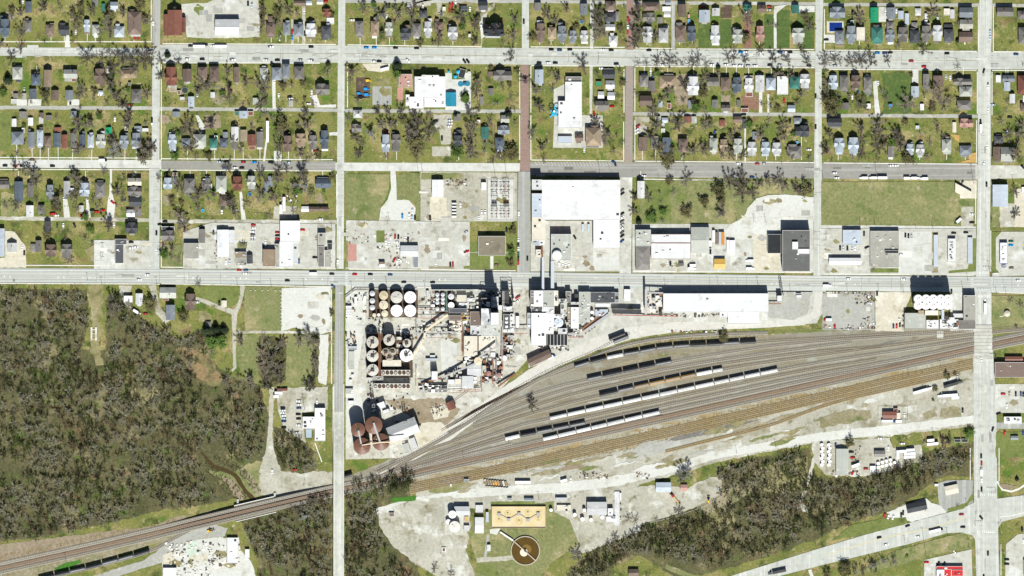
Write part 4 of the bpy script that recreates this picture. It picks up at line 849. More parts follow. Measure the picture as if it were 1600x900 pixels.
# ---------------------------------------------------------------- survey lists, one block per 320 x 180 sheet (local units are fifths of a cell)
HOUSES = {}
HOUSES[0, 0] = """0 150 80 278 x s|200 12 250 100 N s|195 160 250 252 h g|360 192 426 276 h n|392 184 426 220 f w|460 200 542 270 E G|655 155 707 252 x L|722 194 777 280 h a|893 207 973 292 h L|1002 92 1108 272 h n|722 0 768 50 N g|795 28 823 90 N e|864 16 925 78 E L
100 525 178 622 h a|247 580 318 668 h s|345 548 410 680 N t|500 545 608 612 E a|560 612 598 640 f r|740 538 825 655 x n|945 545 1070 612 h t|1028 697 1106 805 h g|1294 525 1385 670 x r|1428 540 1500 640 N n|1548 525 1616 625 h n
105 730 145 768 N g|175 728 207 780 N a|230 695 287 775 N s|403 705 460 785 N n|512 705 573 780 N b|770 708 808 735 E L|1003 645 1026 670 f g|1325 678 1378 718 f t|1385 708 1414 738 f r|1470 755 1520 835 N L|1405 757 1444 785 f l|150 872 210 922 N g|308 880 342 925 N n|555 868 600 915 N b|1348 872 1408 915 N b|88 775 135 812 f a|835 515 856 572 N w"""
HOUSES[1, 0] = """482 180 548 282 h n|495 125 530 180 h n|612 175 668 275 h b|698 190 772 285 h b|790 185 872 290 x w|912 205 988 300 h G|953 140 1010 190 f w|920 70 985 135 x r|700 5 785 45 E n|792 5 838 42 E L|875 0 925 35 E l|1175 165 1242 282 h g|1297 165 1363 285 h t|1408 175 1470 280 x a|1530 222 1612 300 x G
432 530 495 620 h a|527 528 600 628 h b|607 500 668 615 h b|700 520 778 620 h g|0 520 20 605 N n|38 520 113 640 h n|225 525 268 645 N n|870 655 976 745 x g|45 720 80 765 N l|375 765 420 820 N a|655 785 690 835 N a|235 870 268 905 f e|270 868 336 925 N L|338 870 380 905 f r|590 276 598 315 f w"""
HOUSES[2, 0] = """22 185 92 287 h g|112 170 176 282 x l|195 172 265 245 h n|300 212 376 310 x l|540 12 610 80 E G|80 82 140 140 h G|390 45 450 95 E G|975 22 1028 85 N g|988 185 1060 320 x n|1078 215 1145 305 h t|1155 205 1228 322 x b|1245 240 1305 325 x b|1333 240 1395 328 x l|1333 30 1390 120 N b|1530 12 1612 85 h n|1520 100 1610 172 h G|1530 190 1605 240 E l|1555 280 1625 350 h l
655 550 800 635 x g|612 560 650 602 N n|615 690 658 742 N g|548 755 578 820 N g|978 545 1045 655 N L|1510 550 1604 615 E G|1530 630 1602 695 E l|1455 635 1498 675 f E|1470 715 1520 775 E l|1545 720 1602 780 E w|1450 790 1555 860 E g|258 55 282 85 f c|458 265 480 295 f c|455 560 475 580 f L"""
HOUSES[3, 0] = """222 20 355 85 h n|222 100 315 175 x g|332 135 375 183 N g|385 95 438 135 E l|400 0 440 40 E b|375 52 440 92 f w|215 210 298 335 x l|345 220 420 335 h l|498 35 560 135 N n|476 200 560 318 h n|566 205 635 322 x s|572 150 592 190 f B|660 80 745 176 N L|762 65 822 125 N l|750 200 824 340 x l|922 232 1002 320 x a|925 322 995 340 f w|1005 35 1075 88 x e|1120 40 1185 100 E n|1385 40 1442 105 N e|1385 222 1483 328 x a|1105 205 1172 325 x p
195 590 265 680 h g|268 632 318 712 N g|350 592 485 690 h t|567 600 660 745 x w|725 605 815 675 E g|830 605 902 710 h n|920 605 993 718 x s|1015 612 1085 720 x w|1015 592 1085 612 f r|1025 722 1080 755 f r|1100 590 1170 720 N l|1185 610 1258 705 h L|1270 598 1355 740 f w|1368 600 1445 695 h e|1448 580 1525 690 x l
195 748 295 830 E n|343 780 375 838 N L|412 805 442 850 f r|575 785 620 845 N b|760 780 810 845 N g|835 820 905 870 E g|955 780 985 835 N g|1352 822 1412 878 E L|990 845 1045 880 f r|575 115 588 140 f R|0 90 38 165 h g"""
HOUSES[4, 0] = """80 55 200 145 x b|125 240 193 344 h b|210 205 287 328 x b|245 160 270 205 f e|290 215 355 318 f c|398 60 460 178 N E|405 215 495 330 h e|425 275 477 303 f t|527 60 592 150 N b|520 232 588 332 x b|525 170 585 228 h g|612 215 690 330 x g|665 290 690 330 f r|615 85 658 150 N L|668 105 700 195 N L|705 238 783 338 h G|720 175 770 228 h g|795 205 870 320 x g|882 200 960 322 x l|748 65 795 122 h l|972 230 1050 325 h G|972 190 1040 228 E G|972 68 1020 120 f c|1022 75 1056 145 N l|1092 60 1198 138 E b|1095 155 1198 225 E u|1090 250 1198 330 E n|1385 60 1515 130 E g|1548 85 1620 150 h g|1555 215 1640 345 h g|822 105 845 148 N w|822 155 846 190 N w
72 590 145 700 x L|158 590 228 710 h g|245 590 320 690 x n|345 605 410 720 h g|717 675 778 758 N L|808 580 860 700 N g|888 592 968 680 N n|1045 612 1190 670 x g|1092 677 1193 755 h a|1075 785 1185 860 h g|178 803 235 858 N g|370 810 402 850 f w|540 812 572 838 f B|787 812 818 862 N w|1378 588 1418 645 N w|1430 590 1525 640 E b|1440 642 1490 712 N L|1548 590 1640 740 h r|1485 735 1528 808 N w|1590 745 1620 800 N w|1570 805 1620 870 h n"""
HOUSES[0, 1] = """92 130 190 230 h b|172 100 192 140 f w|93 28 130 90 N w|152 -30 205 25 N b|220 20 260 82 N w|222 132 272 245 N b|290 115 340 240 h L|305 15 340 65 N l|348 162 402 242 h n|420 140 475 252 N s|425 95 480 138 N r|483 152 530 250 N r|552 140 600 253 N g|620 152 667 258 N s|685 150 735 255 h L|752 150 828 258 x a|828 95 872 148 N E|938 160 1007 250 x b|1030 140 1105 248 x b|1050 85 1108 138 N b|1113 103 1160 130 f w|975 90 1000 120 f l|1315 150 1382 265 x L|1420 180 1490 240 h b|1512 150 1612 250 h a|360 0 408 38 N g
0 512 75 575 E g|115 518 183 668 N s|215 528 265 640 N g|365 545 425 655 x b|498 515 550 635 N l|527 570 580 605 f w|622 530 702 635 x L|745 525 828 640 h g|1000 492 1108 550 E c|1000 558 1110 635 x g|1010 642 1110 715 E G|990 738 1055 795 E w|1057 730 1105 795 N g|1278 490 1348 580 x L|1350 478 1383 545 N b|1350 450 1385 475 f r|1440 495 1525 605 h g|1575 512 1622 600 h g|205 705 265 795 N w|300 700 350 770 h g|617 705 655 755 N l|350 828 400 915 N G|985 838 1080 925 x G|1265 870 1365 905 f G"""
HOUSES[1, 1] = """37 180 100 258 h e|75 160 102 192 f w|120 182 185 242 h s|142 132 182 180 N b|208 92 265 208 N w|203 155 262 258 x g|280 115 328 210 f t|338 150 400 238 N r|345 240 395 272 f r|405 130 458 252 N g|613 162 685 285 x n|712 145 790 240 x t|812 158 878 268 x g|903 120 970 265 x s|1150 70 1225 138 x g|1383 152 1447 290 x L|1460 150 1530 270 x g|1160 -40 1232 22 h l
0 492 50 580 x g|5 535 58 580 f w|90 475 172 598 h a|215 480 295 590 x r|332 475 398 578 x a|495 475 530 560 N b|465 515 497 605 N b|865 500 985 570 E s|755 712 812 755 E w|815 715 968 752 E n|118 632 200 710 h n"""
HOUSES[2, 1] = """340 160 412 248 x G|365 115 410 162 N G|345 -10 400 45 N g|558 92 618 185 N e|668 175 740 272 h s|690 80 780 155 x b|712 0 780 60 E a|525 35 555 65 f w|1375 98 1495 240 h t|1295 150 1357 205 E n"""
HOUSES[3, 1] = """190 172 258 280 N n|285 180 345 265 h g|375 175 438 290 N s|500 185 572 290 h n|742 180 805 290 h a|822 190 885 285 x t|928 185 1000 292 x a|1038 210 1110 318 x l|1145 210 1215 305 x L|1230 215 1303 305 x l|1348 242 1462 325 h g|1400 20 1462 70 h b|1412 82 1520 170 x G|545 10 600 60 N r|602 10 642 65 N a|820 35 865 88 h r|930 10 998 60 E n|1000 30 1030 105 N G|370 20 420 60 E L|370 62 390 88 f L|1078 130 1110 190 N b|320 10 360 40 f g|365 105 395 135 f l|178 515 235 650 N w"""
HOUSES[4, 1] = """65 25 175 90 E G|115 180 195 292 x L|225 175 308 300 x L|535 240 585 330 N g|680 225 738 300 x L|755 230 820 315 x l|955 190 1030 290 h a|1095 238 1190 310 h b|1095 28 1200 100 x p|1040 55 1070 135 N c|752 82 780 110 f L|1355 248 1413 358 N n|1416 250 1525 362 E a|1365 162 1435 220 h G|1580 562 1625 612 f w"""
HOUSES[0, 2] = """58 98 135 168 N l|240 105 278 168 h g|280 78 328 168 N g|355 110 445 205 x n|480 108 568 215 x g|1262 0 1365 85 x g|968 510 1038 565 f w|1060 492 1118 578 N w|1248 445 1378 530 E a|1270 532 1320 550 f r|1298 582 1368 700 N b|1448 495 1530 625 x n"""
HOUSES[1, 2] = """328 190 376 260 N G|130 548 172 600 N c|8 712 50 755 h g"""
HOUSES[2, 2] = HOUSES[3, 2] = HOUSES[4, 2] = ""

TREES = {}
TREES[0, 0] = """95 430 60|165 370 50|170 230 55|690 430 80|850 190 90|600 130 60|165 90 45|345 40 60|870 620 80|880 500 90|960 430 90|1040 450 80|1130 430 90|1180 470 60|900 730 70|1060 520 50|640 690 60|355 725 50 o|65 610 45 e|1260 460 50|1260 580 50|1395 470 45|1150 150 50|1150 720 50|960 800 60|1010 870 60|1310 420 30 e|1075 740 40 t|720 60 50|960 80 50|1590 640 60|1550 700 50|0 330 50|640 60 40 o|1090 20 50 o|30 720 40 g|860 90 50 o|800 470 50|590 210 40|1180 400 50"""
TREES[1, 0] = """450 150 50|560 170 50|460 60 50 p|655 70 50|720 90 40|180 540 50|200 690 60 p|330 620 60 t|460 660 75|440 800 60|490 580 50|680 650 40|960 560 40|965 490 24 e|1150 540 60 p|1140 610 40|1200 780 40|1380 90 60 w|1510 80 60|1330 70 40 w|1505 500 45 e|1500 570 40 g|50 640 50|20 660 40|1350 860 50|1430 860 50|1530 860 50|790 870 50|525 500 20 e|1240 30 60|610 660 40 o|470 880 40|180 770 40|590 280 40|440 230 40|570 90 40 o|1480 160 40"""
TREES[2, 0] = """400 110 60|515 180 55|515 310 50|240 260 60 p|410 190 35 g|820 140 45|810 270 50|20 100 60|40 30 50|1070 100 50|1140 150 45|1230 50 45|1480 200 80|1470 80 60|795 430 65|1350 480 75|525 620 60|520 720 50|730 670 35|1160 590 60|905 620 50 p|980 690 60|1010 810 65|460 860 60|40 870 50|160 880 40|540 850 40|770 880 36 e|1450 290 40|435 760 40 g|360 890 25 e|1480 140 60|1500 250 50"""
TREES[3, 0] = """180 130 80|180 40 70 p|200 250 80|150 220 60|320 270 50|335 460 50|435 450 70|420 700 70|300 850 60|540 640 60|620 480 55|720 490 40|700 600 50|690 700 50 o|700 850 40|640 830 45 g|810 570 32 w|885 440 50|935 440 45|1020 450 55|1140 380 50|1040 130 70|1240 440 70|1340 450 55|1500 470 50|1460 380 50|1020 280 50 o|1205 185 30 p|1280 560 60|1380 570 50|1460 720 50|1525 190 50|940 380 40|810 515 22 e|1440 340 40|40 550 40|650 440 45|160 320 60"""
TREES[4, 0] = """40 480 60|40 420 40|125 440 50|250 470 60|330 450 70|410 460 70|530 460 50|390 400 40|815 370 70|1080 515 35|885 90 60|310 120 60|90 800 85 o|330 800 60|680 790 80|930 720 90 t|970 800 60|1070 760 25|60 640 50|620 340 40|840 700 40|1010 770 40|1590 500 20|1455 860 20|1080 310 20 e|370 590 30|230 740 35|50 720 45"""
TREES[0, 1] = """120 380 50|190 400 60|265 440 70|280 510 50|600 470 80|620 40 80|710 40 60|880 170 60|890 260 70 w|910 220 50|1000 40 70|1150 250 100|1120 300 60 o|610 250 60|820 430 40|920 580 60|450 640 70|440 700 50 o|860 830 75|1410 770 70|1440 850 60|1545 600 70|1550 720 40 p|1470 80 80|1490 230 70|1400 530 60|1370 300 45 g|1240 480 40|590 610 60|730 650 40|125 690 50|340 260 40|190 210 35 p|1060 720 40|600 720 40|1190 230 60|780 660 40 t"""
TREES[1, 1] = """50 60 65 p|600 50 70 o|600 120 50 p|790 60 70|580 240 55|745 280 60 t|580 410 60|640 420 50|760 440 80|790 530 60 w|720 520 50 w|570 480 60|440 450 50|180 400 60|540 620 70 t|440 590 60|330 680 40|200 660 80|230 740 50|840 600 40|30 310 40 o|280 260 40|1180 160 60|1300 130 60 w|1210 290 50|1380 50 50|1450 50 50|1590 120 50|1120 10 40|70 600 50 p|820 330 40"""
TREES[2, 1] = """30 100 90|50 210 80 o|60 40 70|150 110 80|480 230 75|480 150 60|480 60 60|490 290 50|590 215 40 w|690 310 60 t|790 280 70 o|955 130 50|1030 240 50|1540 130 60|1530 200 40|370 260 55 g|630 40 40|640 140 30|810 890 36 o|1450 30 50|60 270 60"""
TREES[3, 1] = """330 60 60|490 50 80|330 230 70|400 250 70|420 330 70 o|540 270 60|620 260 60|700 250 70|840 290 50 t|905 270 70|1140 140 50|1310 70 60|1330 150 50 t|1370 290 50|1520 320 35 w|1000 300 50|720 60 50|560 490 55|430 510 35 o|900 500 70|1000 490 70|1000 570 100 t|810 570 60 o|700 660 50 o|560 740 50 o|840 740 75|840 660 40 o|1130 520 50|1190 490 50|1280 490 60|1330 540 50|1420 560 60|1500 560 60 o|160 630 50|260 620 50|290 790 50 g|150 730 50|190 820 30 e|280 150 60|910 150 50|1440 590 50 t|1080 590 55"""
TREES[4, 1] = """75 130 50|50 260 60|330 80 60|330 180 50|330 280 50|450 60 60|470 130 70|460 230 70|620 140 80|640 220 60|690 320 60 o|840 320 35|1480 140 50|1540 260 80 t|1560 130 60|1415 35 40|1530 590 45|1530 760 50|570 200 40 g|1580 60 50"""
TREES[0, 2] = """545 215 45|370 20 40 o|1350 130 40|1280 170 45 g|1340 200 40|1550 410 36|880 530 60|1170 560 60 o|110 390 16|900 600 60|1430 660 50 o|1330 750 40"""
TREES[1, 2] = """300 100 40|600 860 60|460 820 30|280 840 55|830 840 80|740 840 60|90 760 45 e|150 765 45 e|20 770 50 e|60 850 60 g|130 850 55 g|990 635 26 o|880 850 50"""
TREES[2, 2] = "790 155 40 g|790 240 35 o"
TREES[3, 2] = "850 815 45 o"
TREES[4, 2] = "420 280 40|1490 540 30|1570 570 40|1540 745 26 w"
TREES[0, 3] = ""
TREES[1, 3] = """175 250 50|260 230 30|360 240 70|370 300 50|470 300 50|840 290 70|860 60 45|860 130 45|860 190 35|590 280 30|450 30 60 t|520 60 60|590 60 50 o|450 130 60 t|540 150 60|600 140 50|480 210 60|570 220 50|800 290 50"""
TREES[2, 3] = "955 450 62|930 400 35"
TREES[3, 3] = ""
TREES[4, 3] = "825 740 30|960 735 45|1010 735 50|1175 680 40 g|240 745 40 o|1000 230 30 o|905 330 25 o|1060 215 16 o|890 420 15 o"
TREES[1, 4] = "830 290 55|900 300 40|740 370 50|630 440 40|780 420 50 w"
TREES[2, 4] = "30 165 30|195 830 45|325 870 40|1420 820 40|1310 720 60"
TREES[3, 4] = "555 70 75 w|520 120 50|820 110 50|510 380 50|110 440 40|165 460 40|325 450 25|670 380 22|1110 420 60"
TREES[4, 4] = "685 740 16 g|1080 345 20|1435 700 16|1545 135 20 e|500 775 40 w|580 760 45|420 800 45 w|200 820 50 o|60 870 40 o"

CARS = {}
CARS[0, 0] = "592 250 v w|560 262 v k|1052 290 v r|1077 296 v r|1197 180 v w|1555 361 h w bus|1490 358 h k|1465 463 h w|1580 463 h k|190 700 v s|550 800 v k|1000 820 h r|965 815 h k|1542 738 v L|652 105 v k|155 15 v k|180 8 v w|785 740 h w"
CARS[1, 0] = "65 360 h w|125 361 h w bus|4 350 h k|515 365 h w pickup|830 367 h k|1262 372 h B|1325 372 h B|1490 374 h k|217 467 h w pickup|478 470 h w|567 470 h k|745 470 h s|830 473 h w pickup|1318 480 h w|1362 480 h k|1585 473 -50 w|683 247 v r|683 295 v B|588 300 v w|777 85 v w|338 28 v k|368 40 v L|1150 158 h w|1420 130 70 w|1420 45 v k|1442 45 v k|1585 45 v w|577 747 v w|665 772 h w pickup|665 757 h k|808 812 h w|835 718 v w|943 12 h R|782 262 v k|1405 538 15 w bus 13|545 630 v w"
CARS[2, 0] = "103 48 v w|4 45 v w|248 103 v b|335 35 v r|314 40 v r|360 48 v k|312 80 v r|332 82 v r|472 72 v w|560 205 v w|892 168 v k|55 377 h k|428 478 -55 k|455 478 -55 k|1107 388 h k|1172 392 h b|1252 388 h k|1512 388 h w|1575 392 h k|1012 492 h k|1082 492 h w|1138 492 h k|1580 832 h r|1440 890 v r|1500 535 h w|360 20 v w"
CARS[3, 0] = "270 393 h k|375 507 h w|15 500 h k|760 507 h w|870 507 h w|937 410 h w|988 409 h B|1028 407 h w|1143 410 h w|1297 408 h b|1335 408 h w|1372 408 h k|1487 413 h s|985 513 h w|1045 515 h s|1098 515 h w|1215 508 h k|1292 510 h s|1520 515 h k|405 207 h w|105 150 v r|105 215 v w|105 250 v r|283 553 v w|300 600 v b|1212 52 h r|1212 78 h s|690 55 h r|1572 750 v k|1325 785 v r|330 897 h k|1010 895 h k|935 513 h w"
CARS[4, 0] = "718 478 h r|818 521 h r|455 415 h B|512 415 h b|555 411 h k|100 410 h w|998 418 h k|1537 424 h b|1285 553 75 k|1318 668 v w pickup|1335 250 v L|1335 290 v L|1320 850 v w|990 600 v L|1023 610 v w|460 650 v w|305 725 v B|258 758 v w|258 100 v k|518 85 v w|603 85 v w|925 135 v w|1355 818 h L|55 310 h k|120 515 h s|120 880 h k"
CARS[0, 1] = "40 395 h k|120 397 h r|175 397 h k|255 349 h n|410 398 h k|805 352 h k truck|1187 38 v k|1187 65 v w|1290 832 h k|880 680 -40 r|965 662 h k|448 862 v e|495 862 v w|583 860 -65 k|683 672 v w|500 657 v w|898 30 v w|720 742 h k|440 784 h w|1250 853 h k|1320 887 h w|1580 880 h k|890 857 v w|648 787 h r pickup|755 755 h r|802 743 h r pickup|410 772 h r van"
CARS[1, 1] = "115 364 h L|170 362 h k|303 367 h r|388 367 h B|515 368 h k|655 370 h L|155 412 h b|237 411 h w|290 412 h k|865 281 h r|1497 62 v w|1420 130 v r|1440 165 v r|380 858 h r|378 882 h w|1543 788 v B|1597 783 v w|133 752 v w|240 742 h s|903 814 h w|765 895 h r|490 88 v w trailer 17|490 172 v w trailer 16|595 735 v w trailer 14|620 695 v w trailer 22"
CARS[2, 1] = "203 45 h k|315 42 h w|315 65 h w|308 88 h w|253 180 v k|1365 272 v w|1595 367 -30 b|563 760 v w|590 760 v w|543 804 v w|853 765 v w|22 748 v w|18 800 v L|42 800 v k|397 700 v w|160 802 v k|1353 878 v L bus 11|1398 876 v L bus 11|757 895 v k"
CARS[3, 1] = "967 378 h w|1115 378 h r|1165 378 h s|232 474 h w|1075 485 h b|5 380 -70 k|185 85 30 r|180 112 30 w|180 135 30 w|1372 45 v k|1572 90 v k|785 130 65 b|1520 270 h w|60 585 35 g|62 612 35 k|60 770 35 k|60 800 35 w|60 828 35 g|62 857 35 s|60 885 35 w"
CARS[4, 1] = "345 491 h w truck|418 490 h w truck|493 490 h w trailer 15|692 493 h w truck|752 492 h w truck|817 496 h w truck|560 394 h w|600 394 h w|118 453 h w|137 491 h w|1260 50 v k|1262 105 v w truck|1312 232 v w|1287 377 75 w|1307 540 v k|1590 404 -45 k|1193 773 h w|1192 838 h k|1083 828 40 e truck|1467 130 65 L|1488 15 h k|1115 528 60 g"  # last entry: dark grey car standing in for the slanted building's shadow
CARS[0, 2] = "1152 347 h w|1087 385 h w|1025 92 h k|1020 138 h w|1060 131 h w|1222 20 v k|1222 152 v w|172 130 v w|720 100 v n|1070 638 -30 w truck|1190 610 v r|1135 651 h r|1540 562 h w|190 175 v k"
CARS[1, 2] = "270 310 h r|320 309 h b|320 336 h w|847 337 h w bus 12|993 340 h k|645 392 h k|1172 343 h r|1293 343 h k|1448 346 h b|1555 404 h k|1003 435 -45 b|375 10 h w|375 32 h g|375 55 h w|375 73 h s|568 15 h r|568 40 h k|568 66 h r|475 95 v w|455 122 v b|68 15 v b|165 247 v w|193 242 v L|870 60 v t|860 211 h k|1038 241 v w|1487 45 v r|1512 50 v k|1562 70 v w|1588 70 v k|1415 90 v w|1440 90 v w|1500 92 h w|113 568 v k|1250 528 80 w truck|1180 552 v w truck|1385 256 h n trailer 9|1385 272 h w trailer 9|1480 230 60 r pickup|1520 228 -50 w pickup|735 240 v b|1125 600 h w trailer 9|1125 612 h w trailer 9|1125 624 h w trailer 9|1125 637 h w trailer 9|1125 650 h w trailer 9|1125 663 h w trailer 9"
CARS[2, 2] = "445 165 20 r pickup|208 262 v w|318 265 v k|338 262 v r|440 13 30 s|850 78 v w|850 112 v k|850 147 v w|850 182 v e|850 215 v k|850 252 v r|920 218 v k|180 406 h k|845 521 35 r pickup|845 552 35 w|1168 264 v w|1197 264 v w|1218 272 v w|1243 264 v w|680 268 h n|1290 52 -60 k"
CARS[3, 2] = "60 15 40 g|62 42 40 k|60 82 40 b|747 112 v k truck|750 167 v k|437 258 v k|522 266 h g trailer 8|602 274 h k truck|605 299 h w truck|1055 238 h w truck|1062 299 h w truck|415 255 v w|775 45 v w trailer 18|799 62 v n trailer 19|825 62 v l trailer 20|848 62 v o trailer 20|887 120 v w trailer 18|911 120 v w trailer 17|931 120 v w trailer 17".replace(" l trailer", " s trailer")
CARS[4, 2] = "228 379 h w|660 382 h w|62 433 h w truck|1553 391 h w|1295 542 v w|1295 612 v w trailer 17|163 136 v k|187 136 v L|220 138 v k|256 136 v L|280 136 v w|372 132 25 k|640 188 h w|1050 20 h k|1145 16 h k|1497 84 h e|1497 115 h B|1500 292 h n|350 25 v k|673 37 v k|697 42 v k|720 40 v s|65 698 h r truck|122 752 v r|580 747 v b|605 747 v r|630 735 v k|625 700 v w|1033 478 v k|452 492 v k"
CARS[0, 3] = ""
CARS[1, 3] = "610 487 h k|611 508 h w|612 527 h w|612 549 h w|618 570 h L|618 592 h b|618 640 h k|735 434 h w|735 462 h w|735 488 h b|730 537 h k|733 572 h k|733 622 h w|720 681 h s|877 440 v w|1145 424 h k|577 370 h w trailer 12|558 398 h w trailer 8"
CARS[2, 3] = "1110 88 30 b truck"
CARS[3, 3] = ""
CARS[4, 3] = "805 352 16 w semi 30|1045 302 16 g semi 31|1005 390 4 w semi 32|1062 408 4 w trailer 12|885 768 6 w trailer 18|870 740 6 w trailer 11|650 826 3 w trailer 13|712 816 3 w trailer 13|705 845 4 w trailer 18|705 870 4 w trailer 18|613 850 v w trailer 13|480 725 h w|648 766 h w|128 775 v b|240 776 h r|250 831 h k|262 875 h r|540 802 v w|1355 652 75 k|1265 862 v k|1267 117 v w|1437 377 h r|1485 377 v t|1535 377 v k|1575 377 v b|1594 380 v k|1465 470 v w|1446 682 75 r|1592 682 v b|610 592 h b truck|665 545 v w|1080 240 v s|1120 505 v k|1400 530 20 k"
CARS[0, 4] = ""
CARS[1, 4] = "527 82 v w|703 70 h r"
CARS[2, 4] = "885 168 h w trailer 24|1205 155 15 w trailer 10|1258 147 v w|1185 297 h s trailer 18"
CARS[3, 4] = "1272 868 12 g semi 29"
CARS[4, 4] = "510 426 70 r|540 435 75 w|577 440 75 w|640 422 v k|656 405 v k|1110 419 h r|690 508 20 k|468 599 15 k|523 654 12 w|770 593 12 w|890 550 12 n truck|935 539 12 k truck|1122 517 h k|1268 18 v r|1268 82 v w truck|1268 150 v w|1268 222 v k|1265 443 -50 k|1318 722 v k|1062 718 -50 w|838 792 h r|930 803 65 k|975 805 65 k|1465 771 h k|1465 806 h k|1585 535 v k|1595 627 v w|285 35 20 w trailer 13|365 62 h r|262 95 60 r|1285 905 v k"

WOODS = [   # outline of masses of bare wood, spacing, size
    ([(-20, 452), (132, 455), (138, 505), (126, 545), (130, 575), (168, 590), (168, 475), (190, 458), (212, 482), (230, 505), (262, 512), (282, 530), (310, 515), (340, 525), (338, 545), (312, 560), (300, 575), (320, 600), (360, 596), (405, 606), (416, 650), (412, 700), (395, 716), (370, 722), (352, 700), (336, 690), (316, 690), (312, 715), (318, 748), (338, 778), (325, 784), (235, 800), (150, 822), (60, 838), (-20, 845)], 8.0, 6.2),
    ([(380, 818), (405, 812), (440, 800), (470, 790), (485, 772), (518, 765), (518, 910), (405, 910), (410, 880), (395, 850)], 7.4, 6.2),
    ([(540, 768), (560, 760), (590, 752), (640, 745), (648, 752), (600, 772), (588, 792), (590, 830), (605, 860), (640, 890), (650, 910), (540, 910)], 7.2, 6.2),
    ([(880, 905), (905, 880), (945, 845), (975, 832), (1020, 820), (1060, 812), (1090, 800), (1122, 782), (1128, 755), (1120, 735), (1140, 724), (1200, 718), (1258, 702), (1262, 745), (1285, 752), (1340, 748), (1382, 735), (1415, 720), (1450, 712), (1490, 700), (1510, 700), (1512, 720), (1480, 738), (1440, 755), (1418, 770), (1395, 785), (1375, 800), (1340, 810), (1318, 828), (1290, 842), (1250, 845), (1200, 862), (1150, 878), (1100, 888), (1050, 875), (1000, 860), (960, 882), (940, 905)], 7.0, 6.2),
    ([(430, 670), (455, 675), (472, 690), (488, 705), (490, 730), (470, 735), (445, 730), (432, 705)], 7.2, 5.6),
    ([(545, 752), (565, 744), (600, 736), (640, 734), (652, 744), (640, 756), (600, 762), (560, 768)], 6.8, 5.6),
    ([(405, 530), (425, 526), (448, 540), (446, 590), (425, 606), (408, 585)], 7.2, 5.4),
    ([(488, 545), (496, 545), (496, 585), (488, 585)], 6, 4.5),
    ([(1310, 885), (1345, 872), (1390, 868), (1402, 878), (1360, 898), (1310, 905)], 7, 5),
]
# ---------------------------------------------------------------- large structures: overpass, rails
def rail_z(x, y):
    t = min(1.0, max(0.0, 1 - (abs(x - 398) - 38) / 120.0))
    return 3.2 * (t * t * (3 - 2 * t)) if y > 740 else 0.0
TIE = mat("weathered_sleeper", (0.135, 0.115, 0.088), 0.95, 0.35, 0.7)
TIEP = mat("pale_concrete_sleeper", (0.46, 0.42, 0.37), 0.95, 0.2, 0.7)
RAILM = mat("rusty_rail", (0.16, 0.095, 0.065), 0.6, 0.2, 0.4)
RAILB = mat("bright_rail", (0.3, 0.2, 0.14), 0.4, 0.2, 0.4)
BALL = [mat("ballast_grey_strip", (0.265, 0.27, 0.225), 0.95, 0.12, 0.5, rgb2=(0.24, 0.21, 0.17), scale2=.02, mix2=.5), mat("ballast_brown_strip", (0.225, 0.2, 0.15), 0.95, 0.15, 0.5, rgb2=(0.25, 0.24, 0.19), scale2=.02, mix2=.5),
        mat("ballast_rust_strip", (0.205, 0.14, 0.095), 0.95, 0.15, 0.5, rgb2=(0.24, 0.19, 0.14), scale2=.02, mix2=.4), mat("ballast_weedy_strip", (0.265, 0.23, 0.145), 0.95, 0.2, 0.4, rgb2=(0.26, 0.19, 0.08), scale2=.03, mix2=.5)]
def resample(pts, step):
    P = [Vector(p) for p in pts]; Q = [P[0]]
    # Catmull-Rom through the points
    ext = [P[0] * 2 - P[1]] + P + [P[-1] * 2 - P[-2]]; out = []
    for i in range(1, len(ext) - 2):
        a, b, c, d = ext[i - 1:i + 3]; n = max(2, int((c - b).length / step))
        for k in range(n):
            t = k / n; out.append(0.5 * ((2 * b) + (c - a) * t + (2 * a - 5 * b + 4 * c - d) * t * t + (3 * b - a - 3 * c + d) * t ** 3))
    out.append(P[-1]); return out
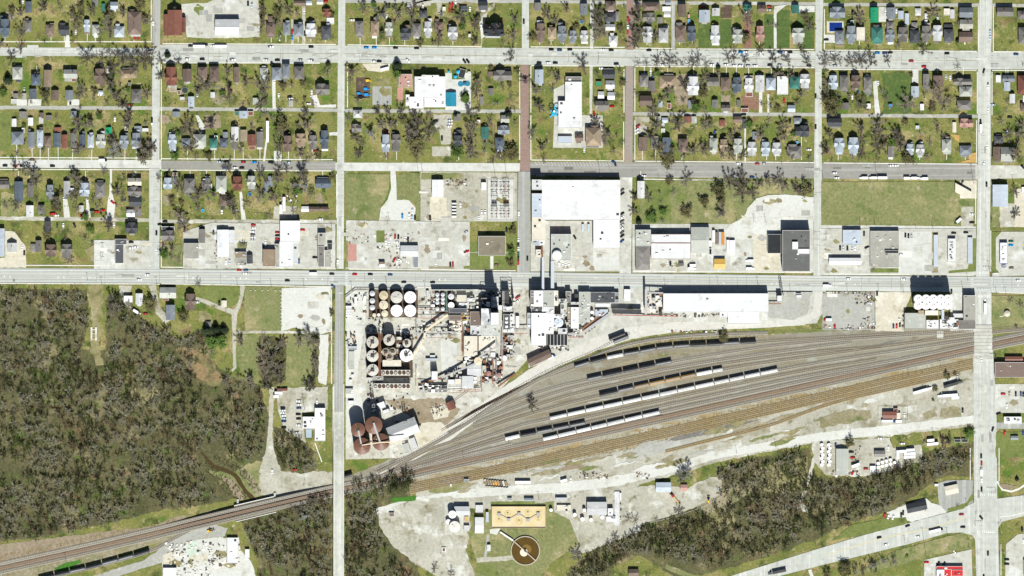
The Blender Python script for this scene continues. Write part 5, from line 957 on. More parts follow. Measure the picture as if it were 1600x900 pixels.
def track(pts, label, bi=0, ties=True, tie_step=1.7, pale=False, bright=False, bed=True, lift=0.0, slope=False):
    c = resample(pts, 8.0); root = empty("railway_track", W(*pts[0]))
    ox, oy, _ = W(*pts[0])
    pts3 = []
    for p in c:
        X, Y, _ = W(p.x, p.y); pts3.append(Vector((X - ox, Y - oy, (rail_z(p.x, p.y) if slope else 0) + .5 + lift)))
    def off(i, d):
        t = (pts3[min(i + 1, len(pts3) - 1)] - pts3[max(i - 1, 0)]); t.z = 0; t.normalize(); return pts3[i] + Vector((-t.y, t.x, 0)) * d
    if bed:
        mb = MB(); v = []
        for i in range(len(pts3)):
            a = off(i, 2.15); b = off(i, 1.45); e = off(i, -1.45); f = off(i, -2.15)
            v += [(a.x, a.y, -.1), (b.x, b.y, b.z - .2), (e.x, e.y, e.z - .2), (f.x, f.y, -.1)]
        mb.add(v, [(i * 4 + k, i * 4 + k + 1, i * 4 + k + 5, i * 4 + k + 4)[::-1] for i in range(len(pts3) - 1) for k in range(3)])
        mb.build("ballast_bed", [BALL[bi]], root)
    if ties:
        mb = MB(); acc = 0.0; nxt = 0.0
        for i in range(len(pts3) - 1):
            a, b = pts3[i], pts3[i + 1]; L = (b - a).length; t = (b - a).normalized(); n = Vector((-t.y, t.x, 0))
            while nxt < acc + L:
                p = a + t * (nxt - acc); mb.bar(p - n * 1.3 - Vector((0, 0, .16)), p + n * 1.3 - Vector((0, 0, .16)), .3, .18); nxt += tie_step * (1 + .12 * math.sin(nxt * 3.1))
            acc += L
        o = mb.build("sleepers", [TIEP if pale else TIE], root); o["kind"] = "stuff"
    for s in (-.75, .75):
        mb = MB(); v = []
        for i in range(len(pts3)):
            a = off(i, s - .06); b = off(i, s + .06); v += [(a.x, a.y, a.z - .07), (a.x, a.y, a.z + .1), (b.x, b.y, b.z + .1), (b.x, b.y, b.z - .07)]
        mb.add(v, [(i * 4 + k, i * 4 + k + 1, i * 4 + k + 5, i * 4 + k + 4) for i in range(len(pts3) - 1) for k in range(3)])
        mb.build("rail", [RAILB if bright else RAILM], root)
    tag(root, label, "railway track", "tracks of the rail yard"); return root
def shift(pts, d): return [(x, y + d) for x, y in pts]
MAIN = [(-20, 892), (160, 852), (320, 814), (420, 790), (520, 767), (580, 754), (640, 739), (728, 719), (960, 668), (1280, 597), (1520, 544), (1620, 523)]
TRK = dict(
    F=[(690, 672), (760, 632), (830, 598), (897, 573.5), (948, 559), (1000, 549.5), (1052, 541.5), (1182, 534), (1300, 527), (1520, 515), (1620, 509)],
    E=[(700, 676), (790, 632), (860, 607), (917, 593), (1050, 565), (1200, 541), (1330, 529), (1520, 517)],
    e2=[(740, 662), (800, 638), (880, 610), (960, 592), (1100, 566), (1240, 546), (1330, 534)],
    e3=[(740, 668), (800, 647), (880, 620), (960, 601), (1100, 573), (1240, 553), (1380, 541)],
    B=[(600, 742), (660, 707), (720, 685), (800, 655), (936, 618), (1130, 577), (1300, 552), (1520, 523), (1620, 512)],
    A=[(580, 750), (640, 724), (700, 703), (800, 669), (858, 654), (1216, 578), (1400, 548), (1520, 530)],
    A2=[(620, 735), (700, 710), (800, 679), (960, 642), (1216, 587), (1370, 561)],
    C=[(600, 746), (700, 714), (789, 686), (915, 660.5), (1200, 599), (1400, 562), (1520, 537), (1620, 516)],
    D=[(610, 747), (740, 711), (848, 686.5), (1031, 644), (1280, 590), (1420, 566)])
TL = dict(F="rail track nearest the mill with a long string of dark hopper cars", E="rail track holding the short string of dark cars below the grassy strip", e2="empty rail track just below the short dark string",
          e3="second empty rail track below the short dark string", B="rail track holding the string of orange and tan cars", A="rail track holding the longest string of white hopper cars",
          A2="empty rail track just below the longest white string", C="rail track with the short string starting with one white car", D="rail track with the lowest string of white hopper cars")
for i, (k, p) in enumerate(TRK.items()): track(p, TL[k], [1, 0, 0, 1, 1, 0, 1, 0, 0][i], lift=.03 * i)
track(MAIN, "rust-brown main line track running the full width below the yard", 2, bright=True, slope=True, lift=.3)
track(shift(MAIN[:9], -7)[:7] + [(700, 718), (800, 694)], "pale-sleepered track along the upper side of the main line", 0, pale=True, slope=True, lift=.33)
track(shift(MAIN, 6.8), "grey ballasted track along the lower side of the main line", 0, slope=True, lift=.36)
OLD = [(640, 752), (760, 727), (960, 683), (1200, 629), (1400, 583), (1520, 557)]
for d, l in ((5.5, "first weedy old track below the main line"), (11, "second weedy old track below the main line"), (17, "third weedy old track below the main line")): track(shift(OLD, d), l, 3)
track([(1040, 705), (1120, 685), (1200, 665), (1300, 630), (1400, 606), (1500, 583)], "rusty siding curving past the parked lorries", 3, lift=.1)
track([(590, 738), (680, 692), (740, 655), (790, 622), (860, 584), (930, 556), (990, 536), (1080, 524), (1200, 520)], "spur track beside the pale mill road", 0, tie_step=2.4, lift=.4)
track([(585, 735), (650, 705), (720, 664), (775, 626), (850, 582), (925, 550), (965, 529), (985, 520)], "mill spur track embedded in the pale road", 0, tie_step=2.6, bed=False)
track([(-20, 925), (90, 898), (150, 884), (235, 860), (270, 842), (310, 822), (340, 812)], "curved siding with dark cars at the bottom left", 0)
track([(690, 640), (720, 618), (745, 600), (775, 586)], "short mill spur ending by the grain dump", 0, bed=False, tie_step=2.4)

# creek bridge of the railway, overpass
br = empty("railway_bridge", W(378, 800))
def rel(x, y, z): X, Y, _ = W(x, y); ox, oy, _ = W(378, 800); return (X - ox, Y - oy, z)
mb = MB(); q = [(366, 790), (428, 775.5), (432, 800), (369, 815)]
mb.prism([rel(*p, 0)[:2] for p in q], 1.9, 2.7); mb.build("deck", [BALL[1]], br)
for a, b in (((366, 790), (428, 775.5)), ((369, 815), (432, 800))):
    mb = MB(); mb.bar(rel(*a, 2.9), rel(*b, 2.9), .5, 1.5); mb.build("girder", [TRIM], br)
for p in (370, 428):
    mb = MB(); mb.box(*rel(p, 805 if p < 400 else 790, 0)[:2], 0, rel(p + 3, 0, 0)[0], rel(0, 780 if p < 400 else 770, 0)[1], 1.9); mb.build("abutment", [LOT], br)
tag(br, "steel girder railway bridge over the brown creek", "bridge")
ov = empty("road_bridge", W(529.5, 800)); ox, oy, _ = W(529.5, 800)
def oz(y):
    t = min(1.0, max(0.0, (y - 640) / 85.0)); return 7.2 * t * t * (3 - 2 * t) + .3
ys = [600 + i * 8 for i in range(40)]
def long_strip(x0, x1, za, zb, nm, m):
    mb = MB(); v = []
    for y in ys:
        X0, Y, _ = W(x0, y); X1 = W(x1, y)[0]; z = oz(y); v += [(X0 - ox, Y - oy, z + za), (X1 - ox, Y - oy, z + za), (X1 - ox, Y - oy, z + zb), (X0 - ox, Y - oy, z + zb)]
    n = len(ys); f = [(i * 4 + k, i * 4 + (k + 1) % 4, i * 4 + 4 + (k + 1) % 4, i * 4 + 4 + k) for i in range(n - 1) for k in range(4)] + [(0, 3, 2, 1), (n * 4 - 4, n * 4 - 3, n * 4 - 2, n * 4 - 1)]
    mb.add(v, f); return mb.build(nm, [m], ov)
long_strip(521.6, 537.4, -.9, 0, "deck", CONCV); long_strip(521.3, 522.3, .01, .9, "parapet", WALK); long_strip(536.7, 537.7, .01, .9, "parapet", WALK)
long_strip(529.2, 529.6, -.001, .02, "centre_line", PAINTY)
for i, y in enumerate((728, 742, 778, 792, 820, 850, 880)):
    mb = MB(); X0, Y, _ = W(523, y); X1 = W(536, y)[0]
    mb.box(X0 - ox, Y - oy - .6, oz(y) - 2, X1 - ox, Y - oy + .6, oz(y) - .9)
    for x in (525, 529.5, 534): mb.cyl(W(x, y)[0] - ox, Y - oy, 0, oz(y) - 2, .5, n=10)
    mb.build("pier", [LOT], ov)
mb = MB()
for y in range(606, 726, 8):
    X0, Y, _ = W(522, y); X1 = W(537, y)[0]; z = oz(y + 4) - .95
    if z > .3: mb.box(X0 - ox, Y - oy, 0, X1 - ox, Y - oy - 4.8, z)
o = mb.build("ramp_fill", [WEED], ov); o["kind"] = "stuff"
tag(ov, "long pale concrete road overpass crossing the tracks beside the creek wood", "bridge")
# level-crossing planks on the right
cr = empty("level_crossing", W(1537, 535))
for i in range(10):
    mb = MB(); y0 = 508 + i * 5.4; X0, Y, _ = W(1522, y0); X1 = W(1550, y0)[0]; cx, cy, _ = W(1537, 535); mb.box(X0 - cx, Y - cy, .1, X1 - cx, Y - cy - 3.05, 1.02); mb.build("plank_panel", [LOT], cr)
tag(cr, "pale plank level crossing where the road crosses the tracks", "crossing")

# ---------------------------------------------------------------- railway cars
HOP = dict(w=(.74, .74, .72), k=(.03, .03, .032), g=(.1, .105, .11), o=(.36, .2, .05), n=(.3, .19, .09), l=(.45, .46, .46), m=(.16, .14, .16))
HN = dict(w="white covered hopper car", k="black hopper car", g="dark grey hopper car", o="orange hopper car", n="tan hopper car", l="light grey hopper car", m="graffiti-covered boxcar")
RCM = {}
def car_mesh(c, L):
    key = (c, round(L, 1))
    if key in RCM: return RCM[key]
    m = mat("hopper_" + HN[c].split()[0], HOP[c], .55, .14, .5, rgb2=tuple(v * .75 for v in HOP[c]), scale2=.3, mix2=.5, wear=.25, rand=.22)
    h = L / 2 - .5
    mb = MB(); loft_y = [(-h, 1.5), (h, 1.5)]
    v = []
    for x in (-h, h): v += [(x, -1.1, 1.15), (x, -1.6, 1.9), (x, -1.6, 3.9), (x, -.7, 4.55), (x, .7, 4.55), (x, 1.6, 3.9), (x, 1.6, 1.9), (x, 1.1, 1.15)]
    mb.add(v, [(i, i + 8, (i + 1) % 8 + 8, (i + 1) % 8) for i in range(8)] + [tuple(range(8)), tuple(range(15, 7, -1))])
    n = 8
    for i in range(n + 1):
        x = -h + 2 * h * i / n
        for s in (-1, 1): mb.box(x - .07, s * 1.6 - .05, 1.9, x + .07, s * 1.6 + .05, 3.9)
    body = mb.mesh("hopper_body", [m])
    mb = MB(); mb.box(-h + .6, -.3, 4.56, h - .6, .3, 4.78)
    hat = mb.mesh("roof_hatch", [m if c in "wlk" else VENT])
    mb = MB(); mb.box(-h, -.85, 4.56, h, -.55, 4.68); wk = mb.mesh("running_board", [STEEL])
    mb = MB()
    for s in (-1, 1): mb.box(s * (h - 1.6) - 1.1, -1.2, .55, s * (h - 1.6) + 1.1, 1.2, 1.15)
    for s in (-1, 1): wheels(mb, (s * (h - 1.6) - .85, s * (h - 1.6) + .85), .75, .46, 0, .15)
    mb.box(-L / 2, -.15, .95, L / 2, .15, 1.15)
    tk = mb.mesh("wheel_truck", [DARKST])
    RCM[key] = (body, hat, wk, tk); return RCM[key]
def hopper(x0, y0, x1, y1, c, what, grp):
    X0, Y0, _ = W(x0, y0); X1, Y1, _ = W(x1, y1); L = math.hypot(X1 - X0, Y1 - Y0)
    ms = car_mesh(c, L); root = empty("hopper_car", ((X0 + X1) / 2, (Y0 + Y1) / 2, .58 + (rail_z((x0 + x1) / 2, (y0 + y1) / 2) if False else 0)), math.atan2(Y1 - Y0, X1 - X0))
    for n, m in zip(("hopper_body", "roof_hatch", "running_board", "wheel_truck"), ms): new_obj(n, m, root)
    tag(root, what, "rail car", grp); return root
def string(name, track_pts, ticks, cols):
    """cars between successive x marks along a track"""
    c = resample(track_pts, 4.0)
    def at(x):
        for a, b in zip(c, c[1:]):
            if a.x <= x <= b.x: return a.y + (b.y - a.y) * (x - a.x) / (b.x - a.x + 1e-9)
        return c[-1].y
    tot = len(ticks) - 1
    for i, (a, b) in enumerate(zip(ticks, ticks[1:])):
        k = cols[i] if i < len(cols) else cols[-1]
        pos = f"{ordinal(i + 1)} car from left" if tot > 1 else "single car"
        hopper(a, at(a), b, at(b), k, f"{HN[k]}, {pos} in {name}", "rail cars standing in the yard")
string("the longest white string", TRK['A'], [858.5, 886.5, 915, 943, 973, 1002.5, 1030.4, 1058.4, 1086, 1115.6, 1139.4, 1163, 1187.6, 1215.6], "wwwwwwwwwwwww")
string("the orange string", TRK['B'], [936, 965.6, 990.4, 1014.4, 1039, 1063.4, 1087.6, 1113, 1129.6], "kmnooow")
string("the short five-car string", TRK['C'], [789, 812.4, 838.4, 864, 889.6, 915], "wkggg")
string("the lowest white string", TRK['D'], [848, 872, 900, 923.6, 948.6, 976, 1003.6, 1031], "wwwwwww")
string("the short dark string", TRK['E'], [917, 941, 973, 998, 1024, 1050], "gkkkg")
string("the long dark string", TRK['F'], [897, 921.6, 948, 974.4, 999.6, 1025, 1052, 1078, 1104, 1130, 1156, 1182], "gkwggggkkgk")
string("the bottom left siding", [(-20, 925), (90, 898), (150, 884), (235, 860), (270, 842)], [60, 85, 109, 134, 159.4, 185, 209, 234], "kkgkggk")
hopper(951, 530.5, 977, 520.5, 'k', "black hopper car standing on the mill road, upper of two", "rail cars standing in the yard")
hopper(958, 535, 982, 525.5, 'g', "dark grey hopper car standing on the mill road, lower of two", "rail cars standing in the yard")
hopper(536, 745, 551, 741, 'k', "single black rail car right beside the overpass", "rail cars standing in the yard")

# ---------------------------------------------------------------- masses of bare wood
LAYERS = [("wood_of_grey_brown_trees", crownm("wood_grey_brown", (.25, .232, .15), (.155, .143, .085))), ("wood_of_dark_trees", crownm("wood_dark_olive", (.085, .085, .04), (.055, .055, .028))), ("wood_of_pale_trees", crownm("wood_pale", (.37, .355, .275), (.265, .25, .18))), ("wood_of_green_tinged_trees", crownm("wood_green", (.13, .165, .045), (.085, .105, .03))), ("wood_of_brown_trees", crownm("wood_brown", (.25, .18, .1), (.15, .105, .06)))]
for _, m in LAYERS: pass
def inside(x, y, P):
    c = False; n = len(P); j = n - 1
    for i in range(n):
        if (P[i][1] > y) != (P[j][1] > y) and x < (P[j][0] - P[i][0]) * (y - P[i][1]) / (P[j][1] - P[i][1]) + P[i][0]: c = not c
        j = i
    return c
WP = []
for s in range(8):
    tr, cr = tree_geo(500 + s * 7, "bare", 300, 2.7, .8); r = random.Random(s)
    v = np.array(tr.v + cr.v, dtype=np.float32); f = []
    for q in tr.f: 
        for k in range(1, len(q) - 1): f.append((q[0], q[k], q[k + 1]))
    o = len(tr.v); cf = cr.f
    for q in cf:
        for k in range(1, len(q) - 1): f.append((q[0] + o, q[k] + o, q[k + 1] + o))
    WP.append((v, np.array(f, dtype=np.int32)))
acc = {i: ([], [], 0) for i in range(5)}
wr = random.Random(99)
for wi, (poly, sp, rad) in enumerate(WOODS):
    xs = [p[0] for p in poly]; ys_ = [p[1] for p in poly]; y = min(ys_)
    while y < max(ys_):
        x = min(xs)
        while x < max(xs):
            px, py = x + wr.uniform(-.55, .55) * sp, y + wr.uniform(-.55, .55) * sp
            dens = mnoise.noise((px * .018, py * .018, 3.3))
            if inside(px, py, poly) and wr.random() < .86 + dens * 1.3 and -12 < px < 1612 and py < 912:
                n = mnoise.noise((px * .02, py * .028, 8.1)) * .9 + wr.uniform(-.5, .5); n2 = mnoise.noise((px * .015, py * .02, 2.7)) + wr.uniform(-.3, .3)
                if wi == 0 and py < 512 and px < 142: n = abs(n) * .9; n2 += .18
                li = 1 if n < (-.3 if wi == 0 else -.12) else (2 if n > .32 else (3 if n2 < -.3 else (4 if n2 > .28 else 0)))
                v, f = WP[wr.randrange(8)]; a = wr.uniform(0, 6.283); s = rad * S / 6 * wr.uniform(.6, 1.45)
                R = np.array([[math.cos(a) * s, -math.sin(a) * s, 0], [math.sin(a) * s, math.cos(a) * s, 0], [0, 0, s * wr.uniform(1.0, 1.6)]], dtype=np.float32)
                X, Y, _ = W(px, py + 2.5); vv = v @ R.T + np.array([X, Y, 0], dtype=np.float32)
                A, B_, k = acc[li]; A.append(vv); B_.append(f + k); acc[li] = (A, B_, k + len(v))
            x += sp
        y += sp
NT = 0
for li, (A, B_, k) in acc.items():
    if not A: continue
    V = np.concatenate(A); F = np.concatenate(B_); NT += len(F)
    me = bpy.data.meshes.new(LAYERS[li][0]); me.vertices.add(len(V)); me.vertices.foreach_set("co", V.ravel()); me.loops.add(F.size); me.loops.foreach_set("vertex_index", F.ravel().astype(np.int32))
    me.polygons.add(len(F)); me.polygons.foreach_set("loop_start", np.arange(0, F.size, 3, dtype=np.int32)); me.materials.append(LAYERS[li][1]); me.update(calc_edges=True); me.validate()
    o = new_obj(LAYERS[li][0], me); o["kind"] = "stuff"; o["label"] = "mass of leafless wood around the creek, " + LAYERS[li][0].replace("_", " ")

# brush along the banks and fence lines: low tangled scrub
def scrub(name, areas, n, m, seed, h=1.6):
    r = random.Random(seed); mb = MB()
    for poly, cnt in areas:
        xs = [p[0] for p in poly]; ys2 = [p[1] for p in poly]; k = 0; g = 0
        while k < cnt and g < cnt * 20:
            g += 1; x, y = r.uniform(min(xs), max(xs)), r.uniform(min(ys2), max(ys2))
            if not inside(x, y, poly): continue
            k += 1; X, Y, _ = W(x, y)
            for j in range(5):
                a = r.uniform(0, 6.283); L = r.uniform(.5, 1.5); w = r.uniform(.15, .4); zz = r.uniform(.3, h)
                mb.add([(X + math.cos(a + 1.57) * w, Y + math.sin(a + 1.57) * w, .1), (X - math.cos(a + 1.57) * w, Y - math.sin(a + 1.57) * w, .1), (X + math.cos(a) * L, Y + math.sin(a) * L, zz)], [(0, 1, 2)])
    o = mb.build(name, [m]); o["kind"] = "stuff"; return o
scrub("brown_undergrowth", [(WOODS[0][0], 1100), (WOODS[1][0], 200), (WOODS[3][0], 500), (WOODS[2][0], 150)], 0, crownm("undergrowth_brown", (.17, .125, .065), (.1, .085, .04)), 5)
scrub("green_undergrowth", [(WOODS[0][0], 700), (WOODS[1][0], 200), (WOODS[3][0], 450), (WOODS[2][0], 120)], 0, crownm("undergrowth_green", (.08, .11, .03), (.11, .11, .04)), 6)
scrub("creek_brush", [([(318, 705), (345, 740), (366, 752), (388, 778), (375, 783), (350, 770), (325, 740)], 140), ([(330, 712), (350, 728), (372, 738), (398, 770), (408, 766), (385, 735), (345, 715)], 120)], 0, crownm("creek_brush", (.14, .12, .06), (.09, .1, .035)), 9, 2.2)
scrub("dry_weeds", [([(640, 755), (960, 683), (1200, 628), (1522, 560), (1522, 568), (1330, 612), (1190, 652), (980, 703), (650, 768)], 1500), ([(905, 565), (1040, 527), (1180, 517), (1300, 514), (1060, 538), (960, 555)], 300), ([(-10, 868), (300, 806), (330, 820), (-10, 905)], 500)], 0, crownm("dry_weeds", (.28, .2, .075), (.22, .18, .08)), 7, .7)

# ---------------------------------------------------------------- houses, trees, vehicles from the lists
HPOS = []
for (c, r), s in HOUSES.items():
    for e in filter(None, s.replace("\n", "|").split("|")):
        a = e.split(); x0, y0, x1, y1 = [float(v) / 5 for v in a[:4]]; x0 += c * 320; x1 += c * 320; y0 += r * 180; y1 += r * 180
        cy = (y0 + y1) / 2; walk = "S" if (28 < cy < 70 or 205 < cy < 245) else ("N" if (98 < cy < 138 or 268 < cy < 318) else None)
        house(x0, y0, x1, y1, a[4], a[5], walk=walk); HPOS.append((x0, y0, x1, y1, walk))
        if walk and (y1 - y0) * (x1 - x0) > 130 and rnd.random() < .8:
            x = (x0 + x1) / 2 + rnd.uniform(-2, 2); yt = {(True, "S"): (70 if x > 520 else 66), (False, "S"): 250}.get((cy < 80, "S")) if walk == "S" else (103 if cy < 150 else 267)
            strip("front_path", [(x, y1 if walk == "S" else y0), (x + rnd.uniform(-.4, .4), yt)], .9, WALK)
TL_ = []
for (c, r), s in TREES.items():
    for e in filter(None, s.split("|")):
        a = e.split(); TL_.append((float(a[0]) / 5 + c * 320, float(a[1]) / 5 + r * 180, float(a[2]) / 5 * 1.12, a[3] if len(a) > 3 else "d"))
TL_.sort(key=lambda t: -t[2])
for t in TL_[:296]: tree(*t)
er = random.Random(21)                # many thin young trees and saplings of the gardens
def free(x, y, q): return not any(h[0] - q < x < h[2] + q and h[1] - q < y < h[3] + q for h in HPOS)
ZON = [(2, 2, 234, 68), (2, 100, 234, 166), (2, 176, 234, 244), (2, 268, 234, 338), (255, 100, 524, 168), (255, 178, 524, 246), (255, 270, 524, 338), (408, 2, 524, 66), (545, 6, 800, 66), (545, 180, 675, 248), (740, 104, 810, 250), (832, 104, 865, 250), (832, 4, 975, 70), (930, 106, 974, 245), (994, 4, 1045, 72), (1058, 8, 1270, 72), (994, 108, 1268, 174), (994, 186, 1268, 250), (1000, 284, 1150, 345), (1290, 14, 1524, 76), (1290, 112, 1524, 176), (1290, 188, 1524, 252), (1552, 112, 1600, 178), (1552, 186, 1598, 250), (255, 352, 290, 415), (44, 350, 145, 412)]
for z in ZON:
    ar = (z[2] - z[0]) * (z[3] - z[1]); n = int(ar / 420)
    for i in range(n):
        x, y = er.uniform(z[0], z[2]), er.uniform(z[1], z[3])
        if mnoise.noise((x * .035, y * .05, 1.7)) + er.uniform(-.25, .25) > -.05 and free(x, y, 1.5): TL_.append((x, y, er.uniform(4.2, 8.2), er.choice("dddddddptoowg")))
for x, y, r in [(a, b, c) for a, b, c in [(1000 + i * 11.5 + er.uniform(-4, 4), 96 + er.uniform(-3, 3), er.uniform(6, 9)) for i in range(9)] + [(1300 + i * 12, 95 + er.uniform(-4, 4), er.uniform(6, 9)) for i in range(5)] + [(150 + i * 9, 84 + er.uniform(-6, 10), er.uniform(7, 10)) for i in range(10)]]: TL_.append((x, y, r, "b"))
rest = {}
TL_[296:] = [(x, y, r, 'b' if k == 'd' and 72 < y < 108 else k) for x, y, r, k in TL_[296:]]
for x, y, r, k in TL_[296:]: rest.setdefault(k, []).append((x, y + r * .32, r))
for k, lst in rest.items():           # what is past the first three hundred: the smallest, one mass for each kind
    mb = MB()
    for i, (x, y, r) in enumerate(lst):
        q = random.Random(i); tr, cr_ = tree_geo(hash_int(k) + q.randrange(6) * 13, TREEK[k][0], 480, .9 if k == 'b' else 1.15); sc = max(.25, r * S / 6); R = Matrix.Translation(W(x, y)) @ Matrix.Rotation(q.uniform(0, 6.28), 4, 'Z') @ Matrix.Scale(sc, 4)
        for part, mi in ((tr, 1), (cr_, 0)): mb.add([R @ Vector(v) for v in part.v], part.f, mi)
    o = mb.build("small_garden_trees", [TREEK[k][1], BARK]); o["kind"] = "stuff"; o["label"] = "scattered smaller " + TREEK[k][2] + "s of the gardens"
for (c, r), s in CARS.items():
    for e in filter(None, s.split("|")):
        a = e.split(); ang = {"h": 0, "v": 90}.get(a[2]); ang = float(a[2]) if ang is None else ang
        x, y = float(a[0]) / 5 + c * 320, float(a[1]) / 5 + r * 180
        if int(x * 7 + y * 3) % 2: ang += 180
        vehicle(x, y, ang, a[3], a[4] if len(a) > 4 else "car", L=float(a[5]) if len(a) > 5 else None)
# ---------------------------------------------------------------- large buildings outside the mill
def T(c, r, u0, v0, u1, v1): return (c * 320 + u0 / 5, r * 180 + v0 / 5, c * 320 + u1 / 5, r * 180 + v1 / 5)
ch = house(*T(0, 0, 1312, 80, 1425, 278), 'N', 'r', 2.2, name="church", cat="church", wallm=WALLM[3], pitch=.7, label="long rust-red roofed church beside the pale car park")
for a, b in ((-1, 20), (1, 14)):
    mb = MB(); w = 22.6 * S / 2; mb2 = MB(); gable(mb, a * (w + 1.4) - 2, -b / 2 - 2, a * (w + 1.4) + 2, b / 2 - 2, 5, 1.6, 'N'); mb.build("side_aisle_roof", [roofm('r')], ch)
    mb2.box(a * (w + 1.4) - 1.8, -b / 2 - 1.8, 0, a * (w + 1.4) + 1.8, b / 2 - 2.2, 4.8); mb2.build("side_aisle_wall", [WALLM[3]], ch)
mb = MB(); mb.box(-1.3, 13.5, 0, 1.3, 16, 14); mb.build("bell_tower", [WALLM[3]], ch)
mb = MB(); mb.cyl(0, 14.7, 14, 20, 2.0, 0, 8); mb.build("spire", [roofm('k')], ch)
block(*T(1, 0, 82, 152, 270, 276), 6.5, 'l', "silver-roofed gabled hall standing in the pale car park", "hall", typ='E', pitch=.38)
def compound(rects, label, name, cat, **k):
    """several touching wings of one building: one thing"""
    (x0, y0, x1, y1, h, col) = rects[0]; ox_, oy_, _ = W((x0 + x1) / 2, (y0 + y1) / 2); root = empty(name, (ox_, oy_, 0))
    for i, (x0, y0, x1, y1, h, col) in enumerate(rects):
        X0, Y1_, _ = W(x0, y0); X1, Y0_, _ = W(x1, y1); X0 -= ox_; X1 -= ox_; Y0_ -= oy_; Y1_ -= oy_; e = .003 * i
        mb = MB(); mb.box(X0 + .1, Y0_ + .1, 0, X1 - .1, Y1_ - .1, h); mb.build("wall", [k.get("wallm", PLAINW)], root)
        mb = MB(); mb.box(X0 + .25 + e, Y0_ + .25 + e, h + .004, X1 - .25 - e, Y1_ - .25 - e, h + .12); RF.append(mb.build("roof", [roofm(col, True)], root))
        mb = MB(); ph = .4
        for a in ((X0, Y0_, X1, Y0_ + .22), (X0, Y1_ - .22, X1, Y1_), (X0, Y0_ + .222, X0 + .22, Y1_ - .222), (X1 - .22, Y0_ + .222, X1, Y1_ - .222)): mb.box(a[0], a[1], h - .4, a[2], a[3], h + ph)
        mb.build("parapet", [k.get("par", TRIM)], root)
        nv = k.get("vents", 3); r = random.Random(i + int(x0))
        for j in range(nv):
            a, b = r.uniform(X0 + 2, X1 - 2), r.uniform(Y0_ + 2, Y1_ - 2); s = r.uniform(.5, 1.3); mb = MB(); mb.box(a - s, b - s * .7, h + .12, a + s, b + s * .7, h + r.uniform(.7, 1.5)); mb.build("roof_vent", [r.choice([VENT, DARKST, TRIM])], RF[-1])
    return tag(root, label, cat)
compound([(648, 120, 696, 153, 9, 'w'), (659, 117.8, 686, 120, 9.6, 'w'), (640, 151.5, 662, 170, 6, 'w'), (663, 153, 696, 168, 7, 'w'), (634, 148, 640, 166, 5, 'w')], "large white flat-roofed school with bright playgrounds at its side", "school", "school", vents=4)
block(*T(1, 0, 1515, 580, 1620, 682), 5.5, 'p', "pink flat-roofed wing joining the white school", "school_wing", "building", vents=5, metal=False)
block(*T(2, 0, 285, 722, 365, 832), 3.4, 'T', "teal gabled canopy roof beside the white school", "shade_canopy", "canopy", typ='N', pitch=.3)
compound([(883, 128, 909, 200, 6.5, 'w'), (872.5, 158, 883, 200, 6, 'w'), (884, 120, 909, 128, 5, 'g')], "tall narrow white flat-roofed building with blue water slide at its left", "white_hall", "building", vents=2)
block(*T(2, 1, 1160, 165, 1270, 218), 3.2, 'L', "pale blue flat canopy in the walled yard below the white hall", "canopy", "canopy")
block(*T(2, 1, 175, 505, 265, 640), 6, 'w', "white metal workshop in the utility yard", "workshop", "building", typ='N', pitch=.2)
block(*T(2, 1, 560, 525, 600, 590), 4, 'w', "small white control house beside the switchyard", "control_house", "building")
compound([(847, 281.5, 969, 344, 9, 'w'), (927, 344, 968, 388, 9, 'w'), (831, 281, 847, 297, 14, 'l'), (831, 302.5, 847, 340, 9.5, 'L'), (831, 340, 852, 376, 8, 'c'), (831, 376, 843, 383.5, 6, 'L'), (843, 376, 851, 384, 7, 'w'), (837, 390, 846, 403, 5, 'c')], "huge white flat-roofed L-shaped warehouse beside the brick street", "warehouse", "warehouse", vents=2, wallm=BRICKW)
compound([(861, 366, 893, 407, 10, 'a')], "grey flat-roofed plant building with a white domed silo", "plant_building", "building", vents=6)
compound([(747.5, 369, 790, 399, 6, 'O')], "olive-brown flat-roofed office on a green lawn by the highway", "office_building", "office", vents=2, par=TRIM, wallm=WALLM[1])
mn = house(*T(2, 0, 582, 182, 735, 285), 'x', 'k', 2.9, name="mansion", cat="house", label="large black-roofed turreted mansion on a corner lawn by the avenue")
for i, (a, b, r_) in enumerate(((-7.5, -3.5, 2.2), (7.6, -4.2, 2.4), (2.5, 5.2, 1.8))):
    mb = MB(); mb.cyl(a, b, 0, 9.6, r_, n=12); mb.build("turret", [WALLM[2]], mn); mb = MB(); mb.cyl(a, b, 9.6, 14, r_ + .35, 0, 12); mb.build("turret_roof", [roofm('G')], mn)
for i, (a, b) in enumerate(((-4, 2), (4.5, 3), (0, -2.5))): mb = MB(); mb.box(a - .5, b - .5, 8, a + .5, b + .5, 15.5); mb.build("chimney", [CHIM], RF[-2])
mb = MB(); mb.box(-8, -7.6, 0, 6, -5.8, 3.2); mb.build("porch", [roofm('l')], mn)
patch("mansion_drive", [(749, 34), (757, 30), (760, 56), (752, 60)], WHITEGR, .5)
